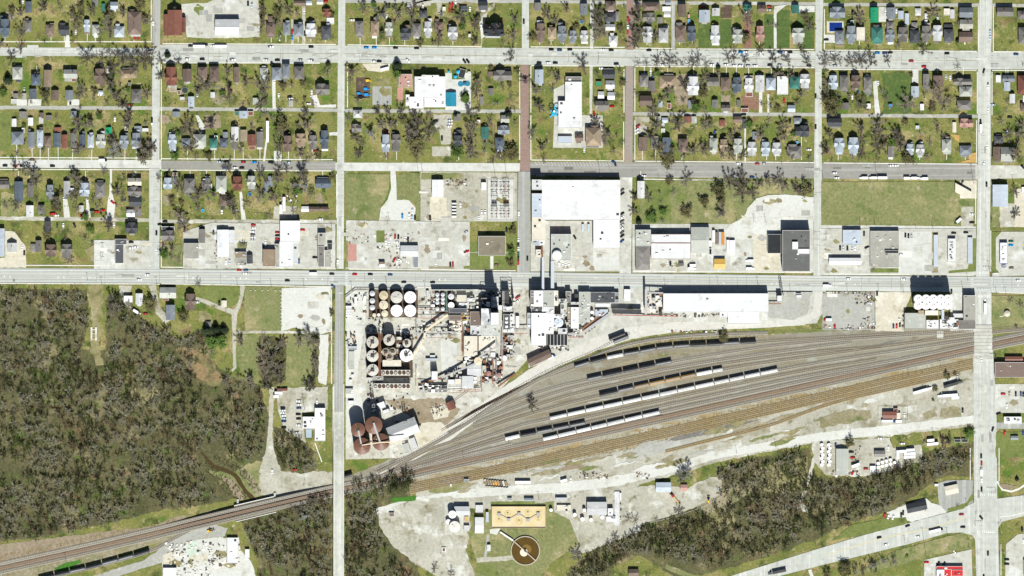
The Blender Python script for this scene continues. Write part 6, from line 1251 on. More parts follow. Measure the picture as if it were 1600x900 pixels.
# left commercial strip
block(*T(0, 2, 0, -15, 38, 205), 5.5, 'L', "long pale blue metal building cut by the left edge", "metal_building", "building", typ='N', pitch=.15)
fs = compound([(180, 379, 193.6, 411.5, 4.5, 'G'), (180, 373.5, 198.5, 382, 4.8, 'G')], "dark grey filling station shop between pale forecourts", "station_shop", "shop", vents=2)
block(*T(0, 2, 1438, 100, 1555, 220), 6, 'u', "olive-grey flat-roofed shop beside the highway, second block", "shop", "shop", vents=1, metal=False); block(*T(0, 2, 1557, -10, 1604, 98), 4.5, 'g', "narrow grey shed behind the olive-grey shop", "long_shed", "shed", typ='N')
block(*T(1, 2, 98, -5, 190, 208), 6, 'm', "long light metal warehouse beside the tan dirt lot", "warehouse", "warehouse", typ='N', pitch=.12); block(*T(1, 2, 191, -3, 235, 105), 4.5, 'l', "narrow light grey lean-to against the long metal warehouse", "lean_to_shed", "shed")
block(*T(1, 2, 237, 168, 327, 214), 4.5, 't', "small tan flat-roofed shop by the highway", "shop", "shop", vents=4, metal=False); block(*T(1, 2, 240, 216, 327, 274), 4, 'u', "small olive-grey flat-roofed shop under the tan one", "shop", "shop", vents=3, metal=False)
block(*T(1, 2, 455, 148, 551, 278), 6, 't', "brown-tan flat-roofed shop with brick edge", "shop", "shop", wallm=BRICKW, metal=False); block(*T(1, 2, 553, 105, 585, 285), 5, 'u', "narrow olive-grey shop between tan and silver roofs", "shop", "shop", vents=2, metal=False)
compound([(449, 376, 458, 417, 6, 'm'), (438, 345, 469, 378, 7.5, 'm'), (458, 378, 466, 411, 7, 'l'), (437, 378, 449, 417, 5.6, 'm')], "big silver metal building of stepped sections by the highway", "metal_works", "building", vents=1)
compound([(497, 364, 509.5, 383, 6.5, 'u'), (497, 384.5, 507, 417, 7, 'g'), (507, 391, 518, 417, 4.8, 'u')], "long grey flat-roofed shop row beside the side street", "shop_row", "shop", vents=1)
block(*T(1, 2, 960, 100, 997, 150), 4, 'k', "small dark flat-roofed shed beside the long grey shop row", "shed", "shed")
block(*T(1, 2, 1528, 118, 1668, 205), 5, 'l', "silver gabled metal shed in the scrap yard", "metal_shed", "shed", typ='E', pitch=.2); block(*T(2, 2, 30, 205, 68, 288), 4, 'b', "blue-grey lean-to beside the scrap yard shed", "lean_to_shed", "shed")
# right of the mill car park
block(*T(3, 2, 165, 125, 277, 310), 6, 'g', "brown-grey hip-roofed building at the street corner", "corner_building", "building", typ='h', pitch=.4, metal=False)
block(*T(3, 2, 165, -5, 284, 124), 6.5, 'a', "pale grey flat-roofed block behind the hip-roofed corner building", "block_building", "building", vents=8)
compound([(1017, 380, 1079, 405, 6.5, 'w'), (1017, 366, 1079, 379.5, 8, 'w')], "white flat-roofed factory with a yellow line on its roof", "factory", "factory", vents=3, par=RUSTY)
block(*T(3, 2, 598, -25, 740, 178), 6, 'a', "pale grey-green metal shed right of the white factory", "metal_shed", "shed", typ='E', pitch=.2)
block(*T(3, 2, 1195, 30, 1301, 180), 5, 'k', "low black flat-roofed building", "flat_building", "building", metal=False)
compound([(1222, 360, 1265, 424, 13, 'D')], "tall mid-grey flat-roofed brick building with white edge", "brick_building", "building", vents=4, wallm=BRICKW, par=TRIM)
block(1237, 378, 1246, 390, 2.6, 'w', "white penthouse on the tall mid-grey roof", "roof_penthouse", "penthouse", z0=13.13); block(1245.5, 389, 1264, 397, 1.2, 'w', "white strip shed on the tall mid-grey roof", "roof_shed", "shed", z0=13.13)
block(*T(3, 2, 778, 222, 865, 300), 4.5, 'y', "yellow gabled shed in the trailer yard", "yellow_shed", "shed", typ='E', pitch=.3)
# right end
block(*T(4, 2, 183, -3, 327, 115), 5, 'L', "pale blue flat metal workshop with cars along its front", "workshop", "building", vents=3)
block(*T(4, 2, 75, 215, 328, 268), 5, 'w', "long white ribbed metal building beside the highway", "long_building", "building", typ='E', pitch=.2)
block(*T(4, 2, 398, 5, 622, 290), 5, 'u', "wide olive-grey flat-roofed store with roof units", "store", "shop", vents=9, metal=False)
block(*T(4, 2, 510, 155, 617, 180), 1.6, 'k', "dark raised slab painting a shadow on the wide olive-grey roof", "roof_shadow", "roof_shadow", z0=5.13)  # black slab put where the roof only carries a cast shadow
for b, l in (((893, 35, 928, 288), "long narrow silver canopy left of the drive-in"), ((1160, 55, 1197, 262), "long narrow silver canopy right of the drive-in")): block(*T(4, 2, *b), 3, 'L', l, "parking_canopy", "canopy")
compound([(1481, 373, 1493, 409, 4.2, 'w')], "white flat-roofed drive-in restaurant between two canopies", "drive_in", "restaurant", vents=10)
compound([(1562, 379, 1574, 412, 4.2, 'w'), (1565, 412, 1572, 418, 3.5, 'L')], "white flat-roofed restaurant with blue edge by the right border", "restaurant", "restaurant", vents=6, par=mat("blue_trim", (.03, .08, .3), .6, 0))
block(*T(4, 1, 1352, 543, 1472, 715), 6, 'L', "pale blue ribbed metal workshop beside the crossing road", "workshop", "building", typ='N', pitch=.25)
mb = MB(); ag = empty("angled_building", W(1505, 297))
def relb(p, o): X, Y, _ = W(*p); a, b, _ = W(*o); return (X - a, Y - b)
q = [(1492.4, 286), (1500, 290), (1518, 300), (1518, 308), (1510, 309), (1492.4, 300)]
mb.prism([relb(p, (1505, 297)) for p in q], 0, 4.0); mb.build("wall", [PLAINW], ag); mb = MB(); mb.prism([((a[0]) * 1.02, a[1] * 1.02) for a in [relb(p, (1505, 297)) for p in q]], 4.004, 4.4); mb.build("roof", [roofm('c', True)], ag); tag(ag, "cream slanted-plan building at the corner of the big field", "building")
block(*T(3, 0, 375, 52, 440, 92)[:2], *T(3, 0, 375, 52, 440, 92)[2:], 1.0, 'w', "", "x") if False else None
# long warehouse and neighbours
compound([(1036, 458.6, 1200, 488, 10.5, 'm'), (1137, 488, 1186, 506, 7.5, 'w'), (1124, 488, 1137, 496, 6, 'w')], "very long silver-roofed warehouse beside the highway and the tracks", "long_warehouse", "warehouse", vents=1)
for i, u in enumerate((447, 517, 580)): pass
block(975, 452, 985, 470, 4.5, 'w', "small white boxy shed left of the long warehouse", "white_shed", "shed", typ='N', pitch=.1); block(1244, 461, 1252, 466, 3.5, 'w', "tiny white hut right of the long warehouse", "hut", "shed")
block(1005, 456, 1036, 492, .6, 'c', "pale equipment slab left of the long warehouse", "equipment_slab", "slab", metal=False)
# station, yards, bottom right
compound([(1554, 566, 1610, 589.5, 6, 'n')], "long brown-roofed railway depot", "railway_depot", "depot", vents=2, wallm=BRICKW)
block(1570, 557, 1598, 565, 4, 'r', "small rust-roofed shed behind the brown depot", "depot_shed", "shed", typ='E')
block(1379, 643, 1401, 654, 4.5, 'r', "rusty sheet-metal shed in the fenced yard", "rusty_shed", "shed", typ='E', pitch=.2); block(1396, 638, 1403, 643, 3, 'r', "small rusty lean-to against the rusty shed", "lean_to_shed", "shed"); block(1400.5, 645, 1407, 655, 3, 'c', "cream lean-to at the right of the rusty shed", "lean_to_shed", "shed"); block(1377, 656, 1395, 661, 3, 'w', "white low shed below the rusty shed", "low_shed", "shed")
compound([(1568, 651, 1596, 662.5, 4.5, 'w')], "white flat-roofed shop right of the crossing road below the depot", "shop", "shop", vents=5)
block(1306, 701, 1325.5, 742, 5, 'a', "pale green-grey long shed in the tank yard by the creek", "long_shed", "shed", typ='N', pitch=.15); block(1366, 704, 1383, 714, 4, 'g', "small grey gabled shed below the gravel road", "garden_shed", "shed", typ='E')
for i in range(2): block(1491 + i * 11.4, 686 - i * .3, 1501 + i * 11.4, 691, 2.2, 'k', f"black open container beside the creek wood, {'left' if not i else 'right'} of two", "container", "container")
block(1579, 681, 1591, 687, 3, 'b', "small dark blue-grey shed on the lawn right of the road", "shed", "shed", typ='E')
house(1416, 785, 1448, 799, 'E', 'G', 1.1, ang=math.radians(12), name="roadside_house", cat="house", label="dark slate gabled house set askew beside the bottom road")
house(1476, 758, 1497, 772, 'E', 'c', 1.3, ang=math.radians(12), name="roadside_shop", cat="shop", metal=True, pitch=.15, label="cream-roofed shop set askew on the dark asphalt lot")
compound([(1463, 889, 1486, 904, 4.6, 'R'), (1463, 884.5, 1504.5, 890, 4.2, 'R'), (1486, 890, 1504.5, 900, 4.9, 'R'), (1463, 890, 1475, 904, 5.2, 'w')], "red and white roofed restaurant at the bottom edge", "restaurant", "restaurant", vents=2)
block(1599, 875, 1612, 900, 4, 'R', "red-roofed building cut by the right edge", "red_building", "building")
block(1359, 728, 1368, 738, 3, 'w', "white square shed among the white tanks", "white_shed", "shed"); block(1460, 756, 1466, 760, 2, 'w', "tiny white hut beside the dark asphalt lot", "hut", "shed")
# treatment works and clearing
block(1024.5, 753.5, 1048.5, 768.5, 5, 'L', "pale blue metal shed in the gravel clearing", "metal_shed", "shed", typ='E', pitch=.2); house(1063, 757, 1074, 767, 'E', 'p', 1, name="pink_shed", cat="shed", label="small pink-roofed shed by the pale bare tree")
house(982, 889, 998, 901, 'E', 'n', 1, name="cabin", cat="house", label="brown-roofed house at the bottom edge by the wood")
block(710, 791, 733.5, 805, 6, 'l', "silver gabled building beside two white tanks", "works_building", "building", typ='E', pitch=.2); block(742, 808, 756, 833, 5.5, 'w', "white metal building left of the yellow basin", "works_building", "building", typ='E', pitch=.1)
block(725, 821, 733.5, 830, 3.5, 'l', "small silver hut beside the round tanks", "hut", "shed"); block(743, 789, 755, 801, 3, 'l', "pale low shed above the white metal building", "low_shed", "shed"); block(759, 800, 763.5, 816, 4, 'L', "narrow blue-grey tank house left of the basin", "tank_house", "shed"); block(761, 851, 766.5, 861, 3.5, 'w', "small white hut on the works lawn", "hut", "shed", typ='N')
block(819, 778, 834, 783, 3.4, 'b', "blue-grey hut above the yellow basin", "hut", "shed", typ='E'); block(793, 778, 800, 781, 2.6, 'b', "tiny blue-grey hut above the yellow basin", "hut", "shed"); block(726, 807, 732, 815, 2.5, 'y', "small yellow tank hut by the round tanks", "hut", "shed")
block(917, 784, 948, 804.5, 6.5, 'l', "silver metal works building with dark roof slot", "works_building", "building", typ='E', pitch=.12, vents=0); block(949.5, 794, 958, 806, 5, 'w', "white small building right of the silver works building", "works_building", "building", vents=1); block(947, 807, 962, 816, 3, 'w', "white slab-roofed shed below the small white building", "low_shed", "shed", vents=2)
block(870, 789, 892, 799, 2.5, 'c', "row of tan open tanks above the works lawn", "open_tank", "tank", vents=3); block(968, 770, 971, 782, 2.5, 'w', "white stacked blocks beside the gravel clearing", "block_stack", "stack"); block(960, 768, 968, 822, 1.2, 'w', "white broken slab at the left of the gravel clearing", "white_slab", "slab", metal=False)
block(355, 840, 372, 880, 3.5, 'w', "long white ruined shed on the pale slab ground", "ruined_shed", "shed", vents=3); block(383, 858, 390, 872, 3, 'w', "small white hut right of the ruined shed", "hut", "shed"); block(255, 887, 276, 902, 4, 'w', "white flat-roofed shed on the yellow slab", "flat_shed", "shed")
compound([(492, 637.5, 508.5, 689, 5.5, 'w'), (473, 651, 492, 670, 5, 'w')], "white flat-roofed L-shaped office beside the overpass road", "l_shaped_office", "office", vents=5)
block(433, 607, 449.5, 611, 3, 'r', "long red shed behind the parked white trucks", "red_shed", "shed", typ='E', pitch=.15)
block(286, 853, 287, 854, .5, 'g', "", "x") if False else None
# trash containers in a row
for i in range(9):
    c = "cccyotnct"[i]; x = 759 + i * 4.0; y = 754 + i * .35; b = empty("roll_off_container", W(x, y), math.radians(72 if i < 0 else 108 - 0)); 
    m = roofm(c if c != 'y' else 'y'); mb = MB(); mb.box(-3.1, -1.15, 0, 3.1, 1.15, .2); mb.build("floor", [m], b)
    for nm, a in (("side_wall", (-3.1, -1.2, 3.1, -1.05)), ("side_wall", (-3.1, 1.05, 3.1, 1.2)), ("end_wall", (-3.25, -1.2, -3.103, 1.2)), ("end_wall", (3.103, -1.2, 3.25, 1.2))): mb = MB(); mb.box(a[0], a[1], .0, a[2], a[3], 1.7); mb.build(nm, [DARKST], b)
    tag(b, f"open {RN[c]} roll-off container, {ordinal(i + 1)} from left in the slanted row", "container", "roll-off containers in a slanted row")

# ---------------------------------------------------------------- tanks and silos
def tank(x, y, r, h, col, label, name="storage_tank", roof="cone", rise=.12, gear=False, group=None, side=None, auto_what=None, rim=True):
    root = empty(name, W(x, y)); R = r * S; m = mat("tank_" + str(col), col if isinstance(col, tuple) else RC[col], .45, .08, .5, wear=.12)
    mb = MB(); mb.cyl(0, 0, 0, h - .01, R, n=32, cap=False); mb.build("shell", [side or m], root)
    mb = MB()
    if roof == "cone": mb.cyl(0, 0, h, h + R * rise, R + .03, R * .06, 32)
    elif roof == "steep": mb.cyl(0, 0, h, h + R * .5, R + .03, R * .08, 32)
    else:
        for k in range(4): a0, a1 = k * math.pi / 8, (k + 1) * math.pi / 8; mb.cyl(0, 0, h + R * .45 * math.sin(a0), h + R * .45 * math.sin(a1), (R + .03) * math.cos(a0), max(.05, (R + .03) * math.cos(a1)), 32, cap=(k in (0, 3)))
    mb.build("roof", [m], root)
    if rim:
        mb = MB(); mb.cyl(0, 0, h - .35, h - .005, R + .1, n=32, cap=False); mb.build("top_ring", [STEEL], root)
    a = (x * 3 + y) % 6.28; zt = h + R * (.12 if roof == "cone" else .3)
    if R > 1.6:
        mb = MB(); mb.cyl(math.cos(a) * R * .45, math.sin(a) * R * .45, h, h + R * .08 + .6, min(.5, R * .15), n=10); mb.build("manway", [VENT], root)
    if R > 3.5:
        mb = MB(); mb.bar((math.cos(a + 2) * R * .95, math.sin(a + 2) * R * .95, h + .15), (0, 0, zt + .35), .28); mb.build("roof_ladder", [STEEL], root)
        for k in range(10):
            t = a + k * .628
            if k % 2 == 0 and R > 4: mb = MB(); mb.bar((math.cos(t) * R * .98, math.sin(t) * R * .98, h + .12), (math.cos(t) * R * .1, math.sin(t) * R * .1, zt + .1), .1); mb.build("roof_rib", [m], root)
    if gear:
        r_ = random.Random(int(x)); 
        mb = MB(); mb.box(-1.6, -1.2, zt, 1.4, 1.3, zt + 1.5); mb.build("drive_unit", [DARKST], root)
        ca, sa = math.cos(x * 1.7 + y), math.sin(x * 1.7 + y); mb = MB(); mb.bar((-R * .2 * ca, -R * .2 * sa, zt + .8), (R * .95 * ca, R * .95 * sa, zt + .8), .6, .25); mb.build("catwalk", [RUSTY], root)
        for k in range(5): mb = MB(); t = r_.uniform(0, 6.28); q = r_.uniform(.25, .6) * R; mb.box(math.cos(t) * q - .5, math.sin(t) * q - .4, h, math.cos(t) * q + .5, math.sin(t) * q + .4, h + R * .12 + r_.uniform(.4, 1)); mb.build("valve_box", [r_.choice([DARKST, RUSTY, STEEL])], root)
    if label: tag(root, label, "tank", group)
    else: auto(root, auto_what or "steel tank", "tank", "tank", x, y, group)
    return root
SILV = (.5, .51, .52); CRM = (.56, .5, .37); WH = (.8, .8, .78); OFFW = (.47, .46, .41); RUST = (.15, .075, .05); DOMEC = (.44, .42, .36)
G1 = "tanks of the mill"
for i, y in enumerate((458.5, 470, 480.5)): tank(582, y, 4.2, 10, SILV, f"small silver conical tank in the left column, {['top', 'middle', 'bottom'][i]} one", roof="steep", group=G1)
for i, (x, y, r, c) in enumerate(((599.7, 461.5, 7, (.46, .4, .26)), (599.7, 476.5, 7, CRM), (601.5, 490, 5.2, CRM))): tank(x, y, r, 9.5, c, f"cream tank of the second column, {['top', 'middle', 'smallest bottom'][i]} one", group=G1)
for i, (x, y, c) in enumerate(((620, 464.5, OFFW), (641, 464.5, WH), (620, 485.5, WH), (641, 485.5, WH))): tank(x, y, 9.3, 9.5, c, ["largest off-white tank, upper left of the square of four", "large white tank, upper right of the square of four", "large white tank, lower left of the square of four", "large white tank, lower right of the square of four"][i], group=G1)
tank(585, 492.5, 3, 6, CRM, "tiny cream tank under the silver column", group=G1); tank(592, 492, 2.3, 6, WH, "tiny white tank under the silver column", group=G1)
for i, (x, y, r, h, c) in enumerate(((582.5, 534.5, 9.4, 15, DOMEC), (582.5, 556, 9.3, 14, OFFW), (582.5, 578, 9.3, 13, OFFW), (608.5, 531, 9, 15, DOMEC), (636, 536, 6.6, 13, DOMEC), (635, 555, 10, 10, WH))):
    tank(x, y, r, h, c, ["grey fermenter tank in the left column of three, top one", "grey fermenter tank in the left column of three, middle one", "grey fermenter tank in the left column of three, bottom one", "grey fermenter tank in the middle with brown gear", "smaller grey fermenter tank right of the middle one", "white fermenter tank at the right of the group"][i], "fermenter_tank", gear=True, group=G1)
for i, (x, y) in enumerate(((603, 550), (614, 549), (609, 558))): tank(x, y, 6, 11, (.33, .28, .2), f"brown gear-topped tank in the tangle, {['left', 'right', 'lower'][i]} of three", "cooker_tank", gear=True, group=G1)
for x in (683.5, 692):
    for y in (460.5, 467, 473, 482.5): tank(x, y, 3.1, 9, SILV, None, roof="steep", group=G1, auto_what="small silver tank of the battery", rim=False)
tank(705, 463.5, 4.7, 8, SILV, "silver tank beside the eight-tank battery, upper one", group=G1); tank(705, 477, 5, 8, WH, "white tank beside the eight-tank battery, lower one", group=G1)
for i, (x, y, r, h) in enumerate(((560, 671, 11, 21), (584.5, 664, 13.6, 23), (566, 696.5, 13.2, 19), (595.5, 690, 13.4, 19))):
    tank(x, y, r, h, RUST, ["rust-red grain tank, smallest at the upper left", "rust-red grain tank, largest at the top", "rust-red grain tank with pale centre, lower left", "rust-red grain tank under the tan conveyor"][i], "grain_tank", gear=True, rise=.35, group="rust-red grain tanks")
tank(873, 504, 7.2, 12, (.5, .56, .62), "pale blue round tank on the white mill roofs", group=G1, roof="cone"); tank(925, 488, 2.6, 6, WH, "tiny white tank beside the grey roof, upper", group=G1); tank(925, 497.5, 2.6, 6, WH, "tiny white tank beside the grey roof, lower", group=G1)
tank(747, 564, 6.2, 12, (.62, .52, .36), "cream round tank with wooden look in the process area", group=G1); tank(788, 559.5, 4, 8, WH, "white round tank at the process area's right edge", group=G1)
tank(764, 583, 3.4, 10, (.3, .16, .14), "small rust-pink tank, left of two", group=G1); tank(780, 586, 3.6, 11, (.3, .16, .14), "small rust-pink tank, right of two", group=G1); tank(742.5, 591, 2.3, 6, WH, "tiny white tank beside the grey metal building, upper", group=G1); tank(742.5, 596.5, 2.3, 6, WH, "tiny white tank beside the grey metal building, lower", group=G1)
tank(870, 398.5, 7.6, 13, WH, "white domed silo on the grey plant building", "domed_silo", roof="dome", group=G1)
tank(707, 803.5, 6, 10, WH, "white works tank, upper of two large", "works_tank", group="works tanks"); tank(700.5, 815, 3.7, 5, WH, "small white works tank between the two large", "works_tank", group="works tanks"); tank(710.5, 822.5, 8.6, 8, (.62, .6, .55), "off-white works tank with brown rim, lower of two large", "works_tank", group="works tanks", gear=False)
for i, (x, y, r) in enumerate(((898, 804, 2.8), (861, 797, 2.6), (910, 811, 3), (923.5, 812, 2.8), (941, 808, 3), (913, 797, 2.6))): tank(x, y, r, 5, WH, None, auto_what="small white tank", group="works tanks", rim=False)
for i in range(14):
    a, b = divmod(i, 7); tank(1284 + a * 11 + (b % 2) * 1.5, 695 + b * 5.2, 2.5, 3, WH, None, auto_what="small white tank", group="small white tanks in the yard", rim=False)
for i in range(9):
    a, b = divmod(i, 5); tank(1372 + b * 6.4, 730 - b * 1.8 - a * 6, 2.5, 3, WH, None, auto_what="small white tank", group="small white tanks in the yard", rim=False)
# the ten white silos: one elevator, each silo a part
el = empty("grain_elevator", W(1456, 471)); ex, ey, _ = W(1456, 471); WS = mat("white_silo_concrete", (.72, .71, .69), .85, .1, .3, wear=.1)
for j, y in enumerate((467, 477)):
    for i, x in enumerate((1433, 1445, 1456.4, 1468, 1479)):
        X, Y, _ = W(x, y); mb = MB(); R = 6.7 * S; mb.cyl(X - ex, Y - ey, 0, 24, R, n=28, cap=False); mb.cyl(X - ex, Y - ey, 24, 24.5, R, R * .3, 28); mb.build("silo", [WS], el)
        for k in range(2): mb = MB(); mb.box(X - ex + k * 1.6 - 1.2, Y - ey - .6 + k, 24.2, X - ex + k * 1.6 - .4, Y - ey + k + .2, 25.1); mb.build("roof_vent", [RUSTY if k else VENT], el)
mb = MB(); X0, Y0, _ = W(1444, 485); X1, Y1, _ = W(1464.5, 492.5); mb.box(X0 - ex, Y1 - ey, 0, X1 - ex, Y0 - ey, 20); mb.build("headhouse", [roofm('c')], el)
mb = MB(); X0, Y0, _ = W(1434, 485); X1, Y1, _ = W(1443, 490.5); mb.box(X0 - ex, Y1 - ey, 0, X1 - ex, Y0 - ey, 12); mb.build("annex", [roofm('t')], el)
tag(el, "ten clustered white grain silos beside the highway", "grain silo")
compound([(1413, 489, 1446, 514, 7, 'a')], "pale green-grey flat-roofed building left below the white silos", "mill_store", "building", vents=0, par=STEEL); compound([(1505, 461.5, 1524, 500, 9, 'u')], "tall grey flat-roofed brick building right of the white silos", "brick_building", "building", wallm=BRICKW, vents=3)
block(1497, 501, 1524, 514, 5, 'g', "grey flat-roofed shed below the tall brick building", "flat_shed", "shed", metal=False); block(1489, 490, 1504.5, 496.5, 4, 'l', "small silver shed left of the tall brick building", "small_shed", "shed"); block(1468, 499, 1497, 514, 4.5, 'w', "white debris-strewn flat roof below the silos", "flat_roof_shed", "building", vents=14); block(1447, 500, 1466, 514, 6, 'w', "white flat roof with dark units below the silos", "flat_roof_shed", "building", vents=8); block(1470.5, 484, 1474.5, 500, 9, 'L', "narrow pale blue conveyor house right of the headhouse", "conveyor_house", "building")
patch("loading_ramp", (1464, 517, 1474, 529), LOT)
# aeration basin and clarifier
ab = empty("aeration_basin", W(810.5, 808)); X = 41.7 * S; Y = 16.3 * S
mb = MB(); mb.box(-X, -Y, 0, X, Y, 1.6); mb.build("foam_surface", [mat("yellow_foam", (.6, .52, .35), .8, .12, .2, rgb2=(.52, .4, .19), scale2=.1, mix2=.7)], ab)
for a in ((-X - .5, -Y - .5, X + .5, -Y), (-X - .5, Y, X + .5, Y + .5), (-X - .5, -Y, -X, Y), (X, -Y, X + .5, Y)): mb = MB(); mb.box(*a[:2], 0, *a[2:], 2.6); mb.build("basin_wall", [mat("stained_basin_wall", (.3, .24, .16), .9, .2)], ab)
for i, (u, v) in enumerate(((768, 412), (855, 470), (925, 405), (698, 460), (1005, 445), (700, 405), (1010, 405))):
    px, py = relb((640 + u / 5, 720 + v / 5), (810.5, 808)); mb = MB(); mb.cyl(px, py, 1.601, 1.66, 3.6, 2.9, 28); mb.build("foam_ring", [mat("brown_foam", (.52, .42, .22), .8, .25, .5)], ab)
    mb = MB(); mb.cyl(px, py, 1.6, 2.5, .8, n=12); mb.build("aerator", [mat("aerator_grey", (.4, .33, .2), .6, .1)], ab)
pts = [(700, 418), (775, 460), (855, 415), (925, 463), (1005, 415)]
for a, b in zip(pts, pts[1:]):
    pa, pb = relb((640 + a[0] / 5, 720 + a[1] / 5), (810.5, 808)), relb((640 + b[0] / 5, 720 + b[1] / 5), (810.5, 808)); mb = MB(); mb.bar((*pa, 3), (*pb, 3), .45, .2); mb.build("walkway", [STEEL], ab)
for a in pts: pa = relb((640 + a[0] / 5, 720 + a[1] / 5), (810.5, 808)); mb = MB(); mb.box(pa[0] - 1.5, pa[1] - 1.5, 1.6, pa[0] + 1.5, pa[1] + 1.5, 3.3); mb.build("platform", [STEEL], ab)
tag(ab, "yellow foaming rectangular aeration basin with zigzag walkway", "basin")
cl = empty("clarifier", W(820.8, 860.5)); R = 22.4 * S
mb = MB(); mb.cyl(0, 0, 0, 1.1, R - .5, n=48); mb.build("water", [mat("brown_tank_water", (.085, .05, .01), .3, .15, .2)], cl)
mb = MB(); n = 48
v = []
for rr, z in ((R + .35, 0), (R + .35, 1.9), (R - .5, 1.9), (R - .5, 0)): v += [(rr * math.cos(6.2832 * i / n), rr * math.sin(6.2832 * i / n), z) for i in range(n)]
mb.add(v, [(k * n + i, k * n + (i + 1) % n, (k + 1) * n + (i + 1) % n, (k + 1) * n + i) for k in range(3) for i in range(n)]); mb.build("rim", [mat("tank_rim", (.4, .37, .3), .9, .1)], cl)
mb = MB(); mb.cyl(-1.3, -1.6, 1.101, 1.2, 3.7, n=32); mb.build("foam_well", [mat("pale_foam", (.68, .6, .46), .9, .05)], cl)
mb = MB(); mb.cyl(1.2, 1.3, 1.102, 1.17, 4.6, n=32); mb.build("scum_ring", [mat("amber_scum", (.17, .1, .02), .5, .1)], cl)
mb = MB(); mb.bar((-11.5, 9.6, 2.6), (9.6, -9.2, 2.6), 1.0, .4); mb.build("bridge", [mat("bridge_grating", (.42, .36, .26), .8, .1)], cl)
mb = MB(); mb.bar((-23.5, 17.5, 2.4), (-11.5, 9.6, 2.6), 1.5, .3); mb.build("walkway", [TRIM], cl); mb = MB(); mb.box(-.9, -.9, 2.8, .9, .9, 4); mb.build("drive", [DARKST], cl)
tag(cl, "round brown clarifier tank crossed by a diagonal bridge", "tank")
# pools and round things
def pool(x, y, r, col, label, name="round_pool"):
    t = empty(name, W(x, y)); mb = MB(); mb.cyl(0, 0, 0, 1.0, r * S, n=24); mb.build("water", [mat("pool_" + label.split()[1], col, .2, .05)], t); mb = MB(); n = 24; v = []
    for rr, z in ((r * S + .25, 0), (r * S + .25, 1.2), (r * S, 1.2), (r * S, .9)): v += [(rr * math.cos(6.2832 * i / n), rr * math.sin(6.2832 * i / n), z) for i in range(n)]
    mb.add(v, [(k * n + i, k * n + (i + 1) % n, (k + 1) * n + (i + 1) % n, (k + 1) * n + i) for k in range(3) for i in range(n)]); mb.build("rim", [STEEL], t); return tag(t, label, "pool")
pool(289, 141, 4.8, (.04, .05, .05), "covered dark-green round pool behind a rust-roofed house"); pool(390.6, 303.6, 3, (.02, .1, .2), "round blue pool in a garden below middle street"); pool(909, 34, 2.8, (.03, .12, .2), "round teal trampoline pool near the avenue"); pool(317, 329, 2.6, (.02, .25, .4), "round bright-blue pool near the lower alley"); pool(1245.6, 222.6, 1.8, (.02, .35, .7), "small cyan pool near the side street")
sp = empty("swimming_pool", W(1306, 42)); mb = MB(); mb.box(-6.1, -4.2, 0, 6.1, 4.2, .25); mb.build("water", [mat("pool_navy_water", (.008, .03, .16), .15, .1, .3)], sp)
for a in ((-7, -5, 7, -4.2), (-7, 4.2, 7, 5), (-7, -4.2, -6.1, 4.2), (6.1, -4.2, 7, 4.2)): mb = MB(); mb.box(*a[:2], 0, *a[2:], .32); mb.build("coping", [CREAM_LOT], sp)
tag(sp, "rectangular navy swimming pool on a cream deck", "pool")
# playground and park things
CY = mat("cyan_fabric", (.01, .4, .65), .7, .05)
for i, (x, y, r) in enumerate(((716, 112.5, 3), (711.5, 120, 2.6), (701, 112, 1.8))):
    t = empty("sunshade", W(x, y)); mb = MB(); mb.cyl(0, 0, 2.4, 3.3, r * S, .1, 8); mb.build("canopy", [CY], t); mb = MB(); mb.cyl(0, 0, 0, 2.4, .1, n=6); mb.build("pole", [STEEL], t); tag(t, ["largest round cyan sunshade on the green play lawn", "lower round cyan sunshade on the green play lawn", "small cyan sunshade left of the green play lawn"][i], "sunshade", "cyan sunshades")
block(717, 108, 727, 122, 2.5, 'k', "black tilted tarpaulin roof on the play lawn", "tarp_roof", "canopy", ang=-.3)
pl = empty("play_mat", W(725, 131)); mb = MB(); mb.cyl(-3.2, 0, .1, .35, 2.6, n=20); mb.cyl(3.2, .3, .1, .35, 2.6, n=20); mb.box(-3, -1.6, .1, 3, 1.5, .34); mb.build("mat", [mat("teal_rubber", (.02, .17, .27), .8, .1)], pl)
mb = MB(); mb.box(-.8, .3, .34, 2.2, 1.5, 2.2); mb.build("climbing_frame", [DARKST], pl); tag(pl, "teal play mat with dark climbing frame beside the school", "playground")
gd = empty("green_garden_bed", W(727, 152)); mb = MB(); n = 24; mb.prism([(3.8 * math.cos(6.28 * i / n), 5.5 * math.sin(6.28 * i / n)) for i in range(n)], .02, .5); mb.build("soil", [LAWN], gd); mb = MB(); r_ = random.Random(4)
for i in range(220): a = r_.uniform(0, 6.28); q = r_.random() ** .5; x, y = 3.4 * q * math.cos(a), 5 * q * math.sin(a); mb.add([(x - .4, y, .5), (x + .4, y - .2, .6), (x + r_.uniform(-.3, .3), y + .4, r_.uniform(.8, 1.5))], [(0, 1, 2)])
o = mb.build("planting", [crownm("garden_green", (.03, .11, .03), (.06, .1, .03))], gd); o["kind"] = "stuff"; tag(gd, "oval green garden bed in the school yard", "garden bed")
